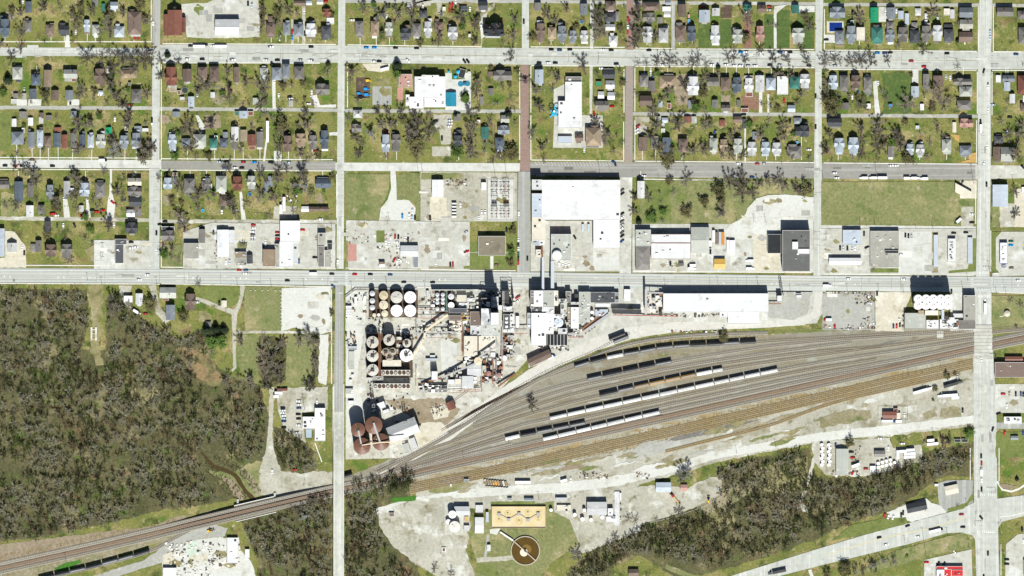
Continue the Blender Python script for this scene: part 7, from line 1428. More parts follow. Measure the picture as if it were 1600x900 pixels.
for i, (x, y, c, s) in enumerate(((571, 139, 'B', 2.4), (572, 148, 'B', 2.6), (560, 146, 'B', 2.2), (574, 126, 'y', 2.2), (563, 152, 'k', 3))):
    t = empty("playground_climber", W(x, y)); mb = MB(); mb.box(-s * .7, -s * .5, 1.2, s * .7, s * .5, 1.6); mb.build("platform", [carm(c)], t)
    for a in (-1, 1):
        for b in (-1, 1): mb = MB(); mb.box(a * s * .62 - .08, b * s * .42 - .08, 0, a * s * .62 + .08, b * s * .42 + .08, 2.4); mb.build("post", [STEEL], t)
    mb = MB(); mb.bar((s * .7, 0, 1.4), (s * 1.7, -.6, .2), .8, .15); mb.build("slide", [carm(c)], t); tag(t, f"{CARN[c]} climbing frame on the dark mulch playground, {['upper right', 'lower right', 'left', 'top', 'lowest'][i]} one", "play equipment", "climbing frames on dark mulch")
ws = empty("water_slide", W(866, 174)); r_ = random.Random(8)
for k in range(3):
    mb = MB(); n = 20; cx, cy = ((-2.5, 3.5), (2.2, 3.5), (0, -2.4))[k]; pts = [Vector((cx + 2.1 * math.cos(6.28 * i / n), cy + 2.1 * math.sin(6.28 * i / n), 3.5 - i * .08)) for i in range(n + 1)]
    for a, b in zip(pts, pts[1:]): mb.bar(a, b, .8, .4)
    mb.build("slide_tube", [CY if k else DARKST], ws)
mb = MB(); mb.bar((-4, -5.5, 2), (4, 1.5, 2.8), .9, .4); mb.build("slide_tube", [CY], ws); mb = MB(); mb.bar((-3.5, 1, 2), (4, -5, 1.2), .9, .4); mb.build("slide_tube", [CY], ws)
mb = MB(); mb.box(-.9, -.9, 0, .9, .9, 3.6); mb.build("tower", [TRIM], ws); tag(ws, "cyan and black twisting water slide left of the white hall", "water slide")
gz = empty("park_gazebo", W(1573.5, 490)); mb = MB(); mb.cyl(0, 0, 3, 4.3, 3, .1, 8); mb.build("roof", [roofm('c', True)], gz); mb = MB(); mb.cyl(0, 0, 0, .2, 2.8, n=8); mb.build("floor", [PALE], gz)
for i in range(8): mb = MB(); mb.cyl(2.5 * math.cos(.785 * i), 2.5 * math.sin(.785 * i), .2, 2.98, .08, n=6); mb.build("post", [TRIM], gz)
tag(gz, "round cream gazebo roof on the park lawn", "gazebo"); strip("park_path", [(1571, 492), (1565, 495), (1562, 494)], 1, WALK)

# ---------------------------------------------------------------- the mill
MG = "mill buildings"
def B(x0, y0, x1, y1, h, c, label, **k): return block(x0, y0, x1, y1, h, c, label, k.pop("name", "mill_building"), k.pop("cat", "building"), group=MG, **k)
B(714, 461, 729, 472, 6, 'c', "cream flat-roofed mill block beside the silver tanks"); B(730, 465.5, 742, 472, 7, 'l', "silver ribbed mill roof right of the cream block", vents=3); B(717, 473, 730, 481, 5, 'w', "white low mill roof under the cream block", vents=4); B(735, 474, 741, 482, 6, 'a', "pale narrow mill roof by the pipes", vents=3)
B(701.5, 482, 730, 489, 9, 'G', "mill roof coloured charcoal for deep shade"); B(701.5, 493, 721, 500, 6, 'n', "brown mill roof below the shaded one"); B(734.5, 487, 752, 509, 8, 'n', "brown brick-toned mill building with grey strip", vents=1)  # charcoal of the first roof is deep shade put into its colour
B(739, 452, 748, 460, 6, 'a', "pale block at the highway fence, left"); B(748.5, 453, 757, 460, 7, 'c', "cream block at the highway fence, right", vents=2)
B(752, 482, 767, 508, 26, 'w', "white tall mill building with rusty corner mark", vents=1); B(767, 488.5, 779.5, 508, 52, 'w', "white tower block casting the longest shadow on the highway")
B(752, 466, 767.5, 481, 15, 'k', "process building coloured black for the tower shadow, left of the dryer house", vents=5); B(767.8, 463.5, 779, 480.5, 17, 'l', "silver dryer house with coiled ducts", vents=6); B(777.5, 477, 785, 485, 14, 'w', "white stair tower beside the dryer house"); B(786, 478, 801, 487, 10, 'l', "silver roof with round white hoods", vents=5)  # black of the process building paints the shadow lying over these roofs
B(786.5, 491, 797, 515, 12, 'G', "dark blue-grey roof carrying three white domes"); B(797.3, 490, 803, 520, 12, 'w', "long narrow white roof right of the three domes", vents=6); B(786.5, 515, 797, 520, 9, 'w', "white low roof below the three domes", vents=2)
for i, y in enumerate((497, 503, 510)):
    t = empty("roof_dome", W(791.5, y, 12.13)); mb = MB(); mb.cyl(0, 0, 0, .9, 1.6, 1.3, 16); mb.cyl(0, 0, .9, 1.5, 1.3, .3, 16); mb.build("dome", [TRIM], t); mb = MB(); mb.cyl(0, 0, 1.5, 2.0, .3, n=8); mb.build("cap", [VENT], t); tag(t, f"white vent dome on the dark roof, {ORD[i]} from top", "vent dome", "vent domes")
B(735, 509, 752, 524, 7, 'l', "pale grey mill roof under the brown building", vents=4); B(752, 508, 779, 525, 9, 'a', "pale stained mill roof where steam drifts", vents=5); B(725, 525, 746, 557, 9, 'c', "pale cream flat mill roof with dark vents", vents=9); B(748, 525, 774, 549, 8, 'c', "pale cream flat mill roof right of the brown pipe", vents=12)
B(702, 501, 723, 520, 4, 'c', "cream low mill roof with pipe frames", vents=14); B(766.5, 550.5, 774, 558, 9, 'w', "white square block beside the conveyors")
B(730, 566, 752, 587, 8, 'l', "silver gabled metal building under the cream tank", typ='E', pitch=.1); B(722, 587.5, 740, 606.5, 9, 'l', "silver square metal building below the conveyor", typ='N', pitch=.1); B(700, 593, 710, 601, 7, 'w', "white block left of the silver square building"); B(711, 592, 721, 601, 7, 'c', "cream block beside the silver square building")
B(674.5, 580, 684, 594, 12, 'w', "white tall rounded bin house"); B(665.5, 560, 684, 564, 3.4, 'L', "sky-blue container shed in the process yard"); B(672, 555, 680, 558, 2.6, 'w', "small white container above the sky-blue shed"); B(662, 602, 699, 607, 4, 'k', "dark long shed tangled in green pipes", vents=16); B(668, 608, 699, 613, 2.5, 'g', "grey low trench roof below the dark shed", vents=4)
cl2 = [("cooling_tower", 596, 578, 641, 587, 7), ("cooling_tower", 584, 599, 641, 608.5, 9)]
for j, (nm, x0, y0, x1, y1, n) in enumerate(cl2):
    t = B(x0, y0, x1, y1, 9, 'c', ["upper cream cooling tower with seven round fans", "lower cream cooling tower with nine round fans"][j], name="cooling_tower", cat="cooling tower")
    w = (x1 - x0) * S
    for i in range(n):
        px = -w / 2 + w * (i + .5) / n; mb = MB(); mb.cyl(px, 0, 9.13, 10.2, 1.75, 1.6, 20, cap=False); mb.build("fan_stack", [STEEL], t); mb = MB(); mb.cyl(px, 0, 9.13, 9.2, 1.55, n=20); mb.build("fan_well", [DARKST], t)
        mb = MB()
        for k in range(3): a = k * 1.047 + i; mb.bar((px - math.cos(a) * 1.4, -math.sin(a) * 1.4, 9.8), (px + math.cos(a) * 1.4, math.sin(a) * 1.4, 9.8), .3, .08)
        mb.build("fan_blades", [RUSTY if i % 3 else TRIM], t)
B(598, 562.5, 627, 572.5, 7, 'c', "cream box-shaped building among the fermenters"); B(583, 588, 599, 594, 6, 'u', "grey equipment roof left between the cooling towers", vents=4); B(573, 590, 581, 594, 3, 'l', "small silver tank shed left of the cooling towers")
B(544, 541, 558, 544, 2.6, 'L', "pale blue container at the left yard edge"); B(544, 544.3, 558, 547, 2.6, 'b', "blue container under the pale blue one"); B(545, 549, 554, 577, 3, 'a', "pale green long low tank cover in the left yard"); B(540, 607, 552, 615, 3, 'a', "pale green shed by the overpass road", vents=2); B(544, 626, 553, 633, 3, 'w', "white hut by the overpass road"); B(549, 585, 553, 590, 2.5, 'w', "tiny white hut in the left yard, upper"); B(546, 593, 550, 598, 2.5, 'w', "tiny white hut in the left yard, lower")
B(590, 628.5, 602, 638.5, 7, 'w', "white box building set askew above the rust tanks", ang=.35); B(598, 640, 608.5, 646, 5, 'w', "white lower box building set askew above the rust tanks", ang=.35)
sh = house(606, 659, 654, 684, 'E', 'l', 3.6, ang=math.radians(22), name="grain_shed", cat="shed", wallm=PLAINW, metal=True, pitch=.5, label="large silver gabled shed right of the rust tanks")
B(642, 684, 650.5, 702, 5, 'l', "pale grey box right below the silver gabled shed", ang=math.radians(20)); B(630, 693, 640, 708, 4, 'a', "pale flat box left below the silver gabled shed", ang=math.radians(15))
house(824, 553, 862, 566, 'E', 'n', 2.2, ang=math.radians(25), name="dump_shed", cat="shed", wallm=BRICKW, pitch=.45, label="brown gabled shed set askew beside the mill road"); house(698, 627, 711, 640, 'N', 'r', 1.6, ang=.4, name="kiosk", cat="shed", label="small rust and dark gabled hut in the bare yard")
B(674, 452.2, 739, 454, 6.5, "u", "long grey wall-like pipe house along the highway fence")
# right half of the mill
compound([(834, 454, 848, 479, 17, 'w'), (848, 454, 866, 480, 16, 'a'), (829, 454, 833.9, 482, 15, 'g'), (830, 489, 853, 540, 13, 'w'), (847, 477, 854.5, 487, 15, 'w'), (854.5, 479, 866, 490, 14, 'l'), (853, 488, 865, 522, 12, 'w'), (824, 489, 828.8, 514, 8, 'L'), (830, 479, 847, 489, 11, 'G')], "white stepped main mill block beside the highway", "mill_block", "building", vents=3, wallm=BRICKW)
compound([(873, 467, 885, 472, 15, 'l'), (876, 474, 881, 490, 12, 'l'), (866, 454, 872, 478, 10, 'c'), (884, 455, 892, 472, 8, 'g'), (865, 491, 880, 497, 12, 'w'), (853, 498, 866, 506, 11, 'c'), (872, 513, 886, 522, 10, 'l')], "pale towers and hoppers in the middle of the mill block", "mill_towers", "building", vents=3)
compound([(892, 480, 904.3, 513.5, 9, 'w'), (892, 472, 904.3, 476, 10, 'a'), (887, 480, 891.5, 508, 5, 't')], "white ribbed mill roof beside the grey one", "mill_building", "building", vents=2)
B(904.6, 456, 922, 504, 8, 'a', "long grey mill roof with scattered vents", vents=13, metal=False); B(922.5, 456.5, 961, 473, 7, 'G', "dark streaked mill roof along the highway", vents=7, metal=False)
B(930, 474, 953, 480, 6, 'w', "long white roof below the dark streaked one"); B(930, 483.5, 950, 494, 5, 'L', "pale blue mill roof beside two tiny tanks", vents=2); B(960.5, 457, 967, 462, 5, 'b', "blue-grey small box at the mill's right end"); B(960.5, 468, 967, 473, 5, 'b', "blue-grey lower box at the mill's right end"); B(953, 468, 959, 474, 6, 'l', "silver small box at the mill's right end")
sw = empty("hopper_bay", W(868, 531)); 
for i in range(7): mb = MB(); gable(mb, -11 + i * 3.2, -5, -8.2 + i * 3.2, 5, 4, 1, 'N'); mb.build("bay_roof", [roofm('k')], sw); mb = MB(); mb.box(-10.9 + i * 3.2, -4.9, 0, -8.3 + i * 3.2, 4.9, 3.8); mb.build("bay_wall", [DARKST], sw); mb = MB(); mb.box(-8.15 + i * 3.2, -5, 0, -7.87 + i * 3.2, 5, 4.6); mb.build("divider", [TRIM], sw)
tag(sw, "row of dark roofed loading bays below the white mill block", "loading bay")
# conveyors, pipe bridges, racks
def truss(a, b, z0, z1, w, m, label, name="conveyor", legs=4, legm=STEEL, roofed=True):
    ax, ay, _ = W(*a); bx, by, _ = W(*b); t = empty(name, (ax, ay, 0)); p = Vector((0, 0, z0)); q = Vector((bx - ax, by - ay, z1))
    mb = MB(); mb.bar(p, q, w, w * .7); mb.build("gallery", [m], t); d = (q - p).normalized(); n = d.cross(Vector((0, 0, 1))).normalized()
    if roofed:
        mb = MB(); mb.bar(p + Vector((0, 0, w * .36)), q + Vector((0, 0, w * .36)), w * 1.06, .08); mb.build("cover", [m], t)
    for i in range(legs):
        c = p.lerp(q, (i + .5) / legs); mb = MB()
        for s in (-1, 1): mb.bar((c.x + n.x * s * w * .4, c.y + n.y * s * w * .4, 0), (c.x + n.x * s * w * .4, c.y + n.y * s * w * .4, c.z - w * .36), .2)
        if c.z > 1.5: mb.build("support", [legm], t)
    return tag(t, label, "conveyor", "conveyors and pipe bridges")
LBL = mat("pale_blue_cladding", (.5, .545, .575), .6, .06); CRC = mat("cream_cladding", (.6, .52, .38), .7, .1)
truss((848.4, 402), (848.4, 453), 9, 14, 2.1, LBL, "narrow pale blue conveyor bridge over the highway, left one", legs=1); truss((863.2, 408), (863.2, 450), 10, 15, 2.9, LBL, "wider pale blue conveyor bridge over the highway, right one", legs=1); truss((847, 385), (847, 402), 8, 9, 1.4, RUSTY, "rusty catwalk leading to the left conveyor bridge")
truss((956, 485.5), (1002, 486.5), 6, 6, 3.2, DARKST, "dark lattice conveyor between mill and long warehouse", legs=5); truss((958, 492), (1060, 494), 2.5, 2.5, .7, REDPIPE, "red pipe line along the mill road", "pipe_line", legs=12)
truss((912, 519), (952, 491), 2, 6, 2.6, STEEL, "slanted grey conveyor at the mill's right end", legs=5); truss((910, 514), (944, 488), 2, 5, 1.4, RUSTY, "thin rusty conveyor beside the slanted grey one", legs=4)
truss((662, 519), (700, 492), 7, 7, 1.8, CRC, "cream slanted pipe bridge in the mill yard, upper part", legs=4); truss((664, 517), (663, 530), 7, 7, 1.8, CRC, "cream upright pipe bridge joining the slanted parts", legs=2); truss((663, 529), (643, 562), 7, 7, 1.8, CRC, "cream slanted pipe bridge beside the white fermenter", legs=4)
truss((745, 567), (690, 590), 10, 5, 1.6, STEEL, "long slanted conveyor below the cream tank", legs=5); truss((690, 590), (658, 600), 5, 2, 1.6, RUSTY, "rusty end of the long slanted conveyor", legs=3); truss((783, 537), (748, 558), 16, 13, 1.6, STEEL, "slanted conveyor above the cream tank", legs=3); truss((805, 584), (778, 604), 2, 5, 1.5, RUSTY, "rusty slanted conveyor by the grain dump", legs=3)
truss((584.5, 660), (594, 689), 26, 23, 1.5, STEEL, "grey conveyor from the largest rust tank", legs=0); truss((593, 690.5), (633, 690), 23, 22, 1.0, CRC, "tan conveyor over the rust tanks", legs=0); truss((566, 695), (593, 691), 22, 23, .9, CRC, "tan conveyor to the lower left rust tank", legs=0); truss((561, 672), (565, 693), 24, 22, 1.2, STEEL, "grey conveyor between the two left rust tanks", legs=0); truss((581, 676), (580, 692), 19, 19, 1.2, CRC, "cream walkway between the rust tanks", legs=0); truss((569, 640), (571, 655), 8, 8, 1.0, CRC, "cream chute above the rust tanks", legs=2)
truss((1200, 458.5), (1270, 459), 3, 3, .8, STEEL, "grey pipe right of the long warehouse", "pipe_line", legs=8); truss((1200, 474.5), (1220, 474.5), 4, 4, .8, RUSTY, "short rusty pipe right of the long warehouse", "pipe_line", legs=3); truss((1009, 452), (1009, 491), 16, 12, 2, STEEL, "upright dark conveyor left of the long warehouse", legs=3); truss((1009, 457), (1036, 458), 9, 9, 1.5, STEEL, "grey crosswise conveyor left of the long warehouse", legs=2)
PIPES = [((723, 482), (723, 530), 6, RUSTY, .9), ((723.5, 530), (723.5, 556), 6, RUSTY, 1.4), ((746.8, 525), (747, 556), 7, RUSTY, .8), ((785, 520), (784, 565), 8, STEEL, 1.0), ((786.8, 530), (785.5, 580), 8, REDPIPE, .7), ((593, 520), (593, 588), 7, RUSTY, 1.6), ((652, 486), (700, 486), 5, STEEL, .7), ((652, 483.5), (674, 483.5), 5, RUSTY, .5), ((650, 497), (716, 497), 5, REDPIPE, .5), ((651, 496), (651, 525), 5, STEEL, .8), ((540, 464), (555, 452.3), 3, DARKST, .7), ((555, 452), (652, 452.8), 3, DARKST, .6), ((700, 614), (752, 611), 5, RUSTY, .5), ((702, 609.5), (750, 609), 5, REDPIPE, .5), ((752, 573), (752.5, 612), 6, RUSTY, .8), ((650, 598), (700, 598.5), 5, DARKST, .6), ((651, 576), (651.3, 610), 6, CRC, .9), ((803, 515), (824, 514), 6, STEEL, .9), ((803, 521.5), (824, 521), 6, REDPIPE, .6), ((690, 517.5), (716, 519), 5, STEEL, .7), ((667, 527.5), (716, 528), 5, RUSTY, .5), ((698, 455), (698, 486), 6, mat("green_pipe", (.1, .25, .2), .6, .1), .6), ((674, 461), (674, 490), 5, RUSTY, .4), ((786.5, 455), (786.5, 478), 12, STEEL, 1.6), ((643, 520), (710, 519), 7, STEEL, .7), ((720, 500), (735, 500), 6, YELP, .9), ((722, 494), (734, 494), 7, YELP, .7), ((725, 505), (725, 520), 5, STEEL, .6), ((731, 508), (731, 524), 5, RUSTY, .6), ((704, 508), (716, 508), 5, STEEL, .5), ((704, 513), (716, 513), 5, DARKST, .5), ((790, 575), (808, 576), 3, CRC, .4), ((770, 560), (770, 600), 6, RUSTY, 1.2), ((776, 558), (776, 596), 6, STEEL, .8), ((650, 508), (652, 530), 4, RUSTY, .4), ((885, 527), (912, 527.5), 2, REDPIPE, .6)]
for i, (a, b, z, m, w) in enumerate(PIPES):
    ax, ay, _ = W(*a); bx, by, _ = W(*b); t = empty("pipe_rack", (ax, ay, 0)); d = Vector((bx - ax, by - ay, 0)); L = d.length; n = Vector((-d.y, d.x, 0)).normalized()
    for s in (-.35, .35): mb = MB(); mb.bar(n * s * w + Vector((0, 0, z)), n * s * w + d + Vector((0, 0, z)), w * .42); mb.build("pipe", [m], t)
    for k in range(max(2, int(L / 9))): c = d * (k + .5) / max(2, int(L / 9)); mb = MB(); mb.bar(c, c + Vector((0, 0, z - .2)), .22); mb.bar(c - n * w * .7 + Vector((0, 0, z - .35)), c + n * w * .7 + Vector((0, 0, z - .35)), .2); mb.build("post", [STEEL], t)
    auto(t, f"{ {RUSTY.name: 'rusty', REDPIPE.name: 'red', STEEL.name: 'grey', DARKST.name: 'dark', CRC.name: 'cream', YELP.name: 'yellow'}.get(m.name, 'green') } pipe rack", "pipe rack", "pipe rack", (a[0] + b[0]) / 2, (a[1] + b[1]) / 2, "pipe racks of the mill")
# lattice frames (black tower right, elevator towers)
def lattice(x, y, w, d, h, label, m=DARKST, name="process_tower", floors=4):
    t = empty(name, W(x, y)); a, b = w * S / 2, d * S / 2
    for sx in (-1, 1):
        for sy in (-1, 1): mb = MB(); mb.bar((sx * a, sy * b, 0), (sx * a, sy * b, h), .35); mb.build("leg", [m], t)
    for k in range(1, floors + 1):
        z = h * k / floors; mb = MB()
        for p, q in (((-a, -b), (a, -b)), ((a, -b), (a, b)), ((a, b), (-a, b)), ((-a, b), (-a, -b))): mb.bar((*p, z), (*q, z), .28); mb.bar((*p, z - h / floors), (*q, z), .16)
        mb.build("bracing", [m], t)
        if w > 4 and k < floors: mb = MB(); mb.box(-a * .9, -b * .9, z, a * .3, b * .9, z + .15); mb.build("platform", [m], t)
    return tag(t, label, "tower")
lattice(793, 464, 17, 22, 16, "black open process tower at the mill's corner"); lattice(760, 470, 12, 10, 20, "black open frame behind the dryer house"); lattice(1222, 460, 3, 3, 22, "thin lattice elevator tower right of the long warehouse", STEEL); lattice(634, 660, 4, 4, 24, "lattice elevator leg over the silver gabled shed", STEEL); lattice(584, 634, 4, 4, 20, "lattice leg above the rust tanks", STEEL)
t = block(1214, 462, 1221, 471, 9, 'w', "white elevator head beside the thin lattice tower", "elevator_head", "building")
for i, (x, y, l, r, h, c) in enumerate(((756, 477.5, 8, 1.9, 13, WH), (763, 475.5, 6, 2.3, 16, WH), (773, 467, 5, 1.6, 18.5, SILV), (794, 481, 5, 1.6, 11.5, WH), (798, 480, 3, 1.3, 11.5, WH), (808.5, 503, 18, 1.9, 3, WH), (676, 477, 6, 1.5, 3, WH), (668, 458, 8, 1.4, 2, SILV))):
    t = empty("process_drum", W(x, y)); v = l * S / 2; mb = MB(); n = 16; vert = i == 5; ring = []
    for e in (-v, v): ring += [((r * math.cos(6.283 * k / n), e, h + r * math.sin(6.283 * k / n)) if (vert or i == 7) else (e, r * math.cos(6.283 * k / n), h + r * math.sin(6.283 * k / n))) for k in range(n)]
    mb.add(ring, [(k, (k + 1) % n, n + (k + 1) % n, n + k) for k in range(n)] + [tuple(range(n)), tuple(range(2 * n - 1, n - 1, -1))]); mb.build("shell", [mat("tank_" + str(c), c, .45, .08)], t)
    mb = MB(); mb.box(-.5, -.5, 0, .5, .5, h - r + .1); mb.build("cradle", [STEEL], t); auto(t, "white lying process drum" if c == WH else "silver lying process drum", "process drum", "drum", x, y, "process drums")
# loose equipment and scrap
def clutter(name, label, areas, seed, cols, smin=.6, smax=2.2, hmax=2.2):
    r = random.Random(seed); mb = MB(); mats = [carm(c) if c in CARC else c for c in cols]
    for (x0, y0, x1, y1, n) in areas:
        for i in range(n):
            X, Y, _ = W(r.uniform(x0, x1), r.uniform(y0, y1)); s, d = r.uniform(smin, smax) / 2, r.uniform(smin, smax) / 2; a = r.choice([0, 0, 1.57, r.uniform(0, 3)]); ca, sa = math.cos(a), math.sin(a)
            mb.prism([(X + ca * px - sa * py, Y + sa * px + ca * py) for px, py in ((-s, -d), (s, -d), (s, d), (-s, d))], .1, r.uniform(.5, hmax), r.randrange(len(mats)))
    o = mb.build(name, mats); o["kind"] = "stuff"; o["label"] = label; return o
clutter("mill_equipment", "scattered pumps, crates and valves between the mill buildings", [(700, 500, 735, 522, 90), (655, 500, 700, 530, 40), (720, 482, 735, 500, 30), (752, 455, 785, 480, 50), (840, 540, 890, 548, 20), (786, 520, 805, 560, 80), (725, 558, 748, 566, 30), (755, 555, 785, 600, 100), (745, 455, 785, 482, 30), (660, 455, 680, 490, 25), (575, 590, 640, 640, 40), (700, 575, 722, 592, 30), (540, 455, 573, 500, 30), (575, 497, 600, 520, 25), (620, 512, 650, 530, 25), (598, 545, 640, 562, 40), (660, 595, 700, 612, 30), (612, 640, 660, 665, 10), (905, 505, 930, 522, 30), (853, 490, 890, 515, 30), (1007, 456, 1036, 492, 45), (1040, 491, 1130, 495, 40), (864, 388, 890, 406, 16), (785, 452, 803, 486, 30), (700, 455, 715, 485, 12), (886, 512, 905, 525, 25), (540, 515, 556, 540, 20)], 3, [STEEL, DARKST, RUSTY, TRIM, VENT, DARKST, DARKST])
clutter("process_housings", "small housings, hoods and hoppers crowded between the mill buildings", [(702, 500, 735, 525, 26), (735, 455, 785, 482, 26), (786, 520, 802, 556, 16), (752, 555, 784, 600, 24), (725, 556, 746, 566, 10), (697, 575, 722, 592, 10), (655, 598, 700, 612, 8), (853, 488, 890, 520, 18), (886, 505, 915, 524, 12), (596, 518, 645, 562, 18), (575, 620, 600, 655, 14), (866, 454, 905, 480, 14), (1007, 458, 1036, 490, 16), (864, 385, 892, 405, 8), (1466, 488, 1500, 512, 12), (840, 520, 850, 548, 6)], 11, [STEEL, DARKST, TRIM, VENT, MILLPAD, RUSTY, TRIM], 1.4, 4.2, 7.5)
clutter("white_rubble", "heaps of white rubble on the ruined slab", [(258, 846, 330, 900, 130), (355, 842, 374, 885, 50), (960, 768, 970, 822, 40), (1466, 499, 1498, 514, 30)], 12, [TRIM, WALK, CREAM_LOT, DARKST], .6, 2.4, 1.2)
clutter("scrap_heaps", "scrap and stored goods in the open yards", [(588, 384, 640, 418, 55), (600, 362, 656, 380, 25), (540, 360, 586, 380, 20), (695, 280, 730, 292, 30), (1336, 460, 1366, 475, 40), (1286, 508, 1368, 515, 30), (1345, 495, 1366, 514, 30), (1287, 457, 1366, 459, 25), (1300, 735, 1345, 745, 30), (1335, 695, 1345, 730, 14), (674, 632, 692, 650, 35), (995, 738, 1015, 748, 14), (905, 738, 950, 748, 40), (325, 850, 352, 885, 50), (460, 305, 465, 318, 6), (437, 303, 465, 318, 25), (1410, 485, 1412, 514, 12), (1042, 517, 1125, 521, 30), (335, 375, 340, 420, 12), (400, 850, 420, 860, 4), (1120, 758, 1140, 775, 20)], 4, [RUSTY, DARKST, "n", "w", "t", "n", STEEL, DARKST], .5, 1.8, 1.4)
clutter("garden_clutter", "small garden sheds goods, bins and furniture behind the houses", [(10, 138, 230, 162, 45), (255, 138, 520, 165, 40), (10, 182, 230, 198, 35), (255, 180, 520, 195, 25), (990, 138, 1265, 174, 55), (1290, 15, 1520, 42, 45), (1290, 140, 1520, 175, 30), (10, 308, 230, 335, 45), (255, 305, 520, 335, 30), (640, 8, 800, 28, 25), (545, 5, 640, 25, 18), (1290, 188, 1520, 210, 20), (990, 186, 1265, 200, 25), (935, 110, 975, 180, 20)], 5, ["t", "k", "n", "g", "n", "s", "k"], .3, 1.2, 1.1)
# switchyard
sy = empty("switchyard_gantry", W(783, 312))
for i, (x, y0, y1) in enumerate(((773, 284, 342), (791, 284, 342))):
    mb = MB(); ax, ay, _ = W(783, 312)
    for y in (286, 292, 308, 314, 330): X0, Y, _ = W(x - 4.5, y); X1 = W(x + 4.5, y)[0]; mb.bar((X0 - ax, Y - ay, 7), (X1 - ax, Y - ay, 7), .35); [mb.bar((q - ax, Y - ay, 0), (q - ax, Y - ay, 7), .3) for q in (X0, X1)]
    X, Ya, _ = W(x, y0); Yb = W(x, y1)[1]; mb.bar((X - ax, Ya - ay, 7.2), (X - ax, Yb - ay, 7.2), .2); mb.bar((X - ax - 2, Yb - ay + 30, 7.4), (X - ax + 3, Ya - ay - 10, 7.4), .2); mb.build("bus_frame", [RUSTY if i else STEEL], sy)
for x in (769, 776, 783, 788, 795):
    for y in (289, 296, 302, 326, 334, 339):
        X, Y, _ = W(x, y); X -= ax; Y -= ay; mb = MB(); mb.bar((X, Y, 0), (X, Y, 4.2), .3); mb.bar((X - 1.3, Y, 4.2), (X + 1.3, Y, 4.2), .35); mb.bar((X, Y - 1, 3), (X, Y + 1, 3), .3); mb.build("insulator_frame", [DARKST if (x + y) % 2 else RUSTY], sy)
tag(sy, "rusty gantries of the electric switchyard", "switchyard")
for i, x in enumerate((772.5, 791.5)):
    t = empty("transformer", W(x, 320)); mb = MB(); mb.box(-2.4, -1.6, .3, 2.4, 1.6, 4.2); mb.build("tank", [mat("transformer_grey", (.12, .13, .13), .6, .1)], t)
    for k in range(4): mb = MB(); mb.box(-2 + k * 1.1, -2.5, .8, -1.5 + k * 1.1, -1.62, 3.6); mb.build("radiator", [STEEL], t)
    for k in range(3): mb = MB(); mb.cyl(-1.2 + k * 1.2, .5, 4.2, 5.8, .18, n=8); mb.build("bushing", [TRIM], t)
    tag(t, f"dark transformer in the switchyard, {'left' if not i else 'right'} of two", "transformer", "transformers")
for i in range(5):
    t = empty("solar_rack", W(709.5, 318.5 + i * 5)); mb = MB(); mb.box(-2.1, -.8, .8, 2.1, .8, 1.3); mb.build("panel", [TRIM], t); mb = MB(); mb.box(-2.2, .85, .2, 2.2, 1.7, 2.4); mb.build("cabinet", [DARKST], t); tag(t, f"slatted cabinet in the utility yard, {ORD[i]} from top", "cabinet", "slatted cabinets")
def fence(pts, label, h=1.8, m=None, step=3.0):
    ox_, oy_, _ = W(*pts[0]); t = empty("fence", (ox_, oy_, 0)); m = m or STEEL; mb = MB()
    for a, b in zip(pts, pts[1:]):
        A = Vector(W(*a)) - Vector((ox_, oy_, 0)); Bv = Vector(W(*b)) - Vector((ox_, oy_, 0)); n = max(1, int((Bv - A).length / step))
        for zz in (h * .5, h): r_ = MB(); r_.bar(A + Vector((0, 0, zz)), Bv + Vector((0, 0, zz)), .09); r_.build("rail", [m], t)
        for k in range(n + 1): p = A.lerp(Bv, k / n); mb.bar(p, p + Vector((0, 0, h)), .12)
    o = mb.build("fence_posts", [m], t); o["kind"] = "stuff"; return tag(t, label, "fence")
fence([(762, 281), (803, 281), (803, 345), (762, 345), (762, 281)], "brown fence around the electric switchyard", m=RUSTY); fence([(748, 280), (761, 280)], "short brown fence by the control house", m=RUSTY)
fence([(1287, 459), (1367, 459), (1367, 514), (1287, 515)], "dark fence of the grey storage yard", m=DARKST); fence([(1372, 635), (1418, 635), (1418, 656), (1372, 656), (1372, 635)], "dark fence around the rusty shed", m=DARKST)
fence([(1000, 820), (1040, 811), (1068, 803), (1100, 791), (1128, 775)], "pale fence along the wood edge of the clearing", m=TRIM, h=1.3); fence([(541, 463), (555, 453), (571, 453)], "dark fence at the mill's left corner", m=DARKST); fence([(320, 339), (342, 339)], "dark garden fence by the lower alley", m=DARKST)
for i, x in enumerate((391, 398, 409, 418, 430, 437)): block(x, 453, x + 1.6, 454.6, .9, 'w', f"white boundary block on the grass square, {ORD[i]} of six", "boundary_block", "block")
for i in range(10): block(438.4, 455 + i * 5.6, 440, 456.4 + i * 5.6, .8, 'w', f"white boundary block along the gravel lot edge, {ordinal(i + 1)} from top", "boundary_block", "block")
# pylon, poles, signals
wp = empty("concrete_frame", W(146.5, 522))
for s in (-1, 1): mb = MB(); mb.box(s * 2.1 - .8, -6, 0, s * 2.1 + .8, 6.5, .9); mb.build("side_wall", [WALK], wp)
for k in (-5, 0, 4): mb = MB(); mb.box(-1.29, k, .3, 1.29, k + .8, .85); mb.build("cross_beam", [WALK], wp)
tag(wp, "pale ladder-shaped concrete frame in the power-line clearing", "frame")
WOODP = mat("pole_wood", (.1, .075, .055), .95, .2)
def pole(x, y, h=10, arms=1):
    o = empty("utility_pole", W(x, y)); mb = MB(); mb.cyl(0, 0, 0, h, .17, .11, 8); mb.build("pole", [WOODP], o)
    for k in range(arms): mb = MB(); mb.bar((-1.3, 0, h - .5 - k * 1.2), (1.3, 0, h - .5 - k * 1.2), .14); mb.build("crossarm", [WOODP], o)
    auto(o, "tall wooden utility pole" if h > 14 else "wooden utility pole", "pole", "utility pole", x, y, "utility poles")
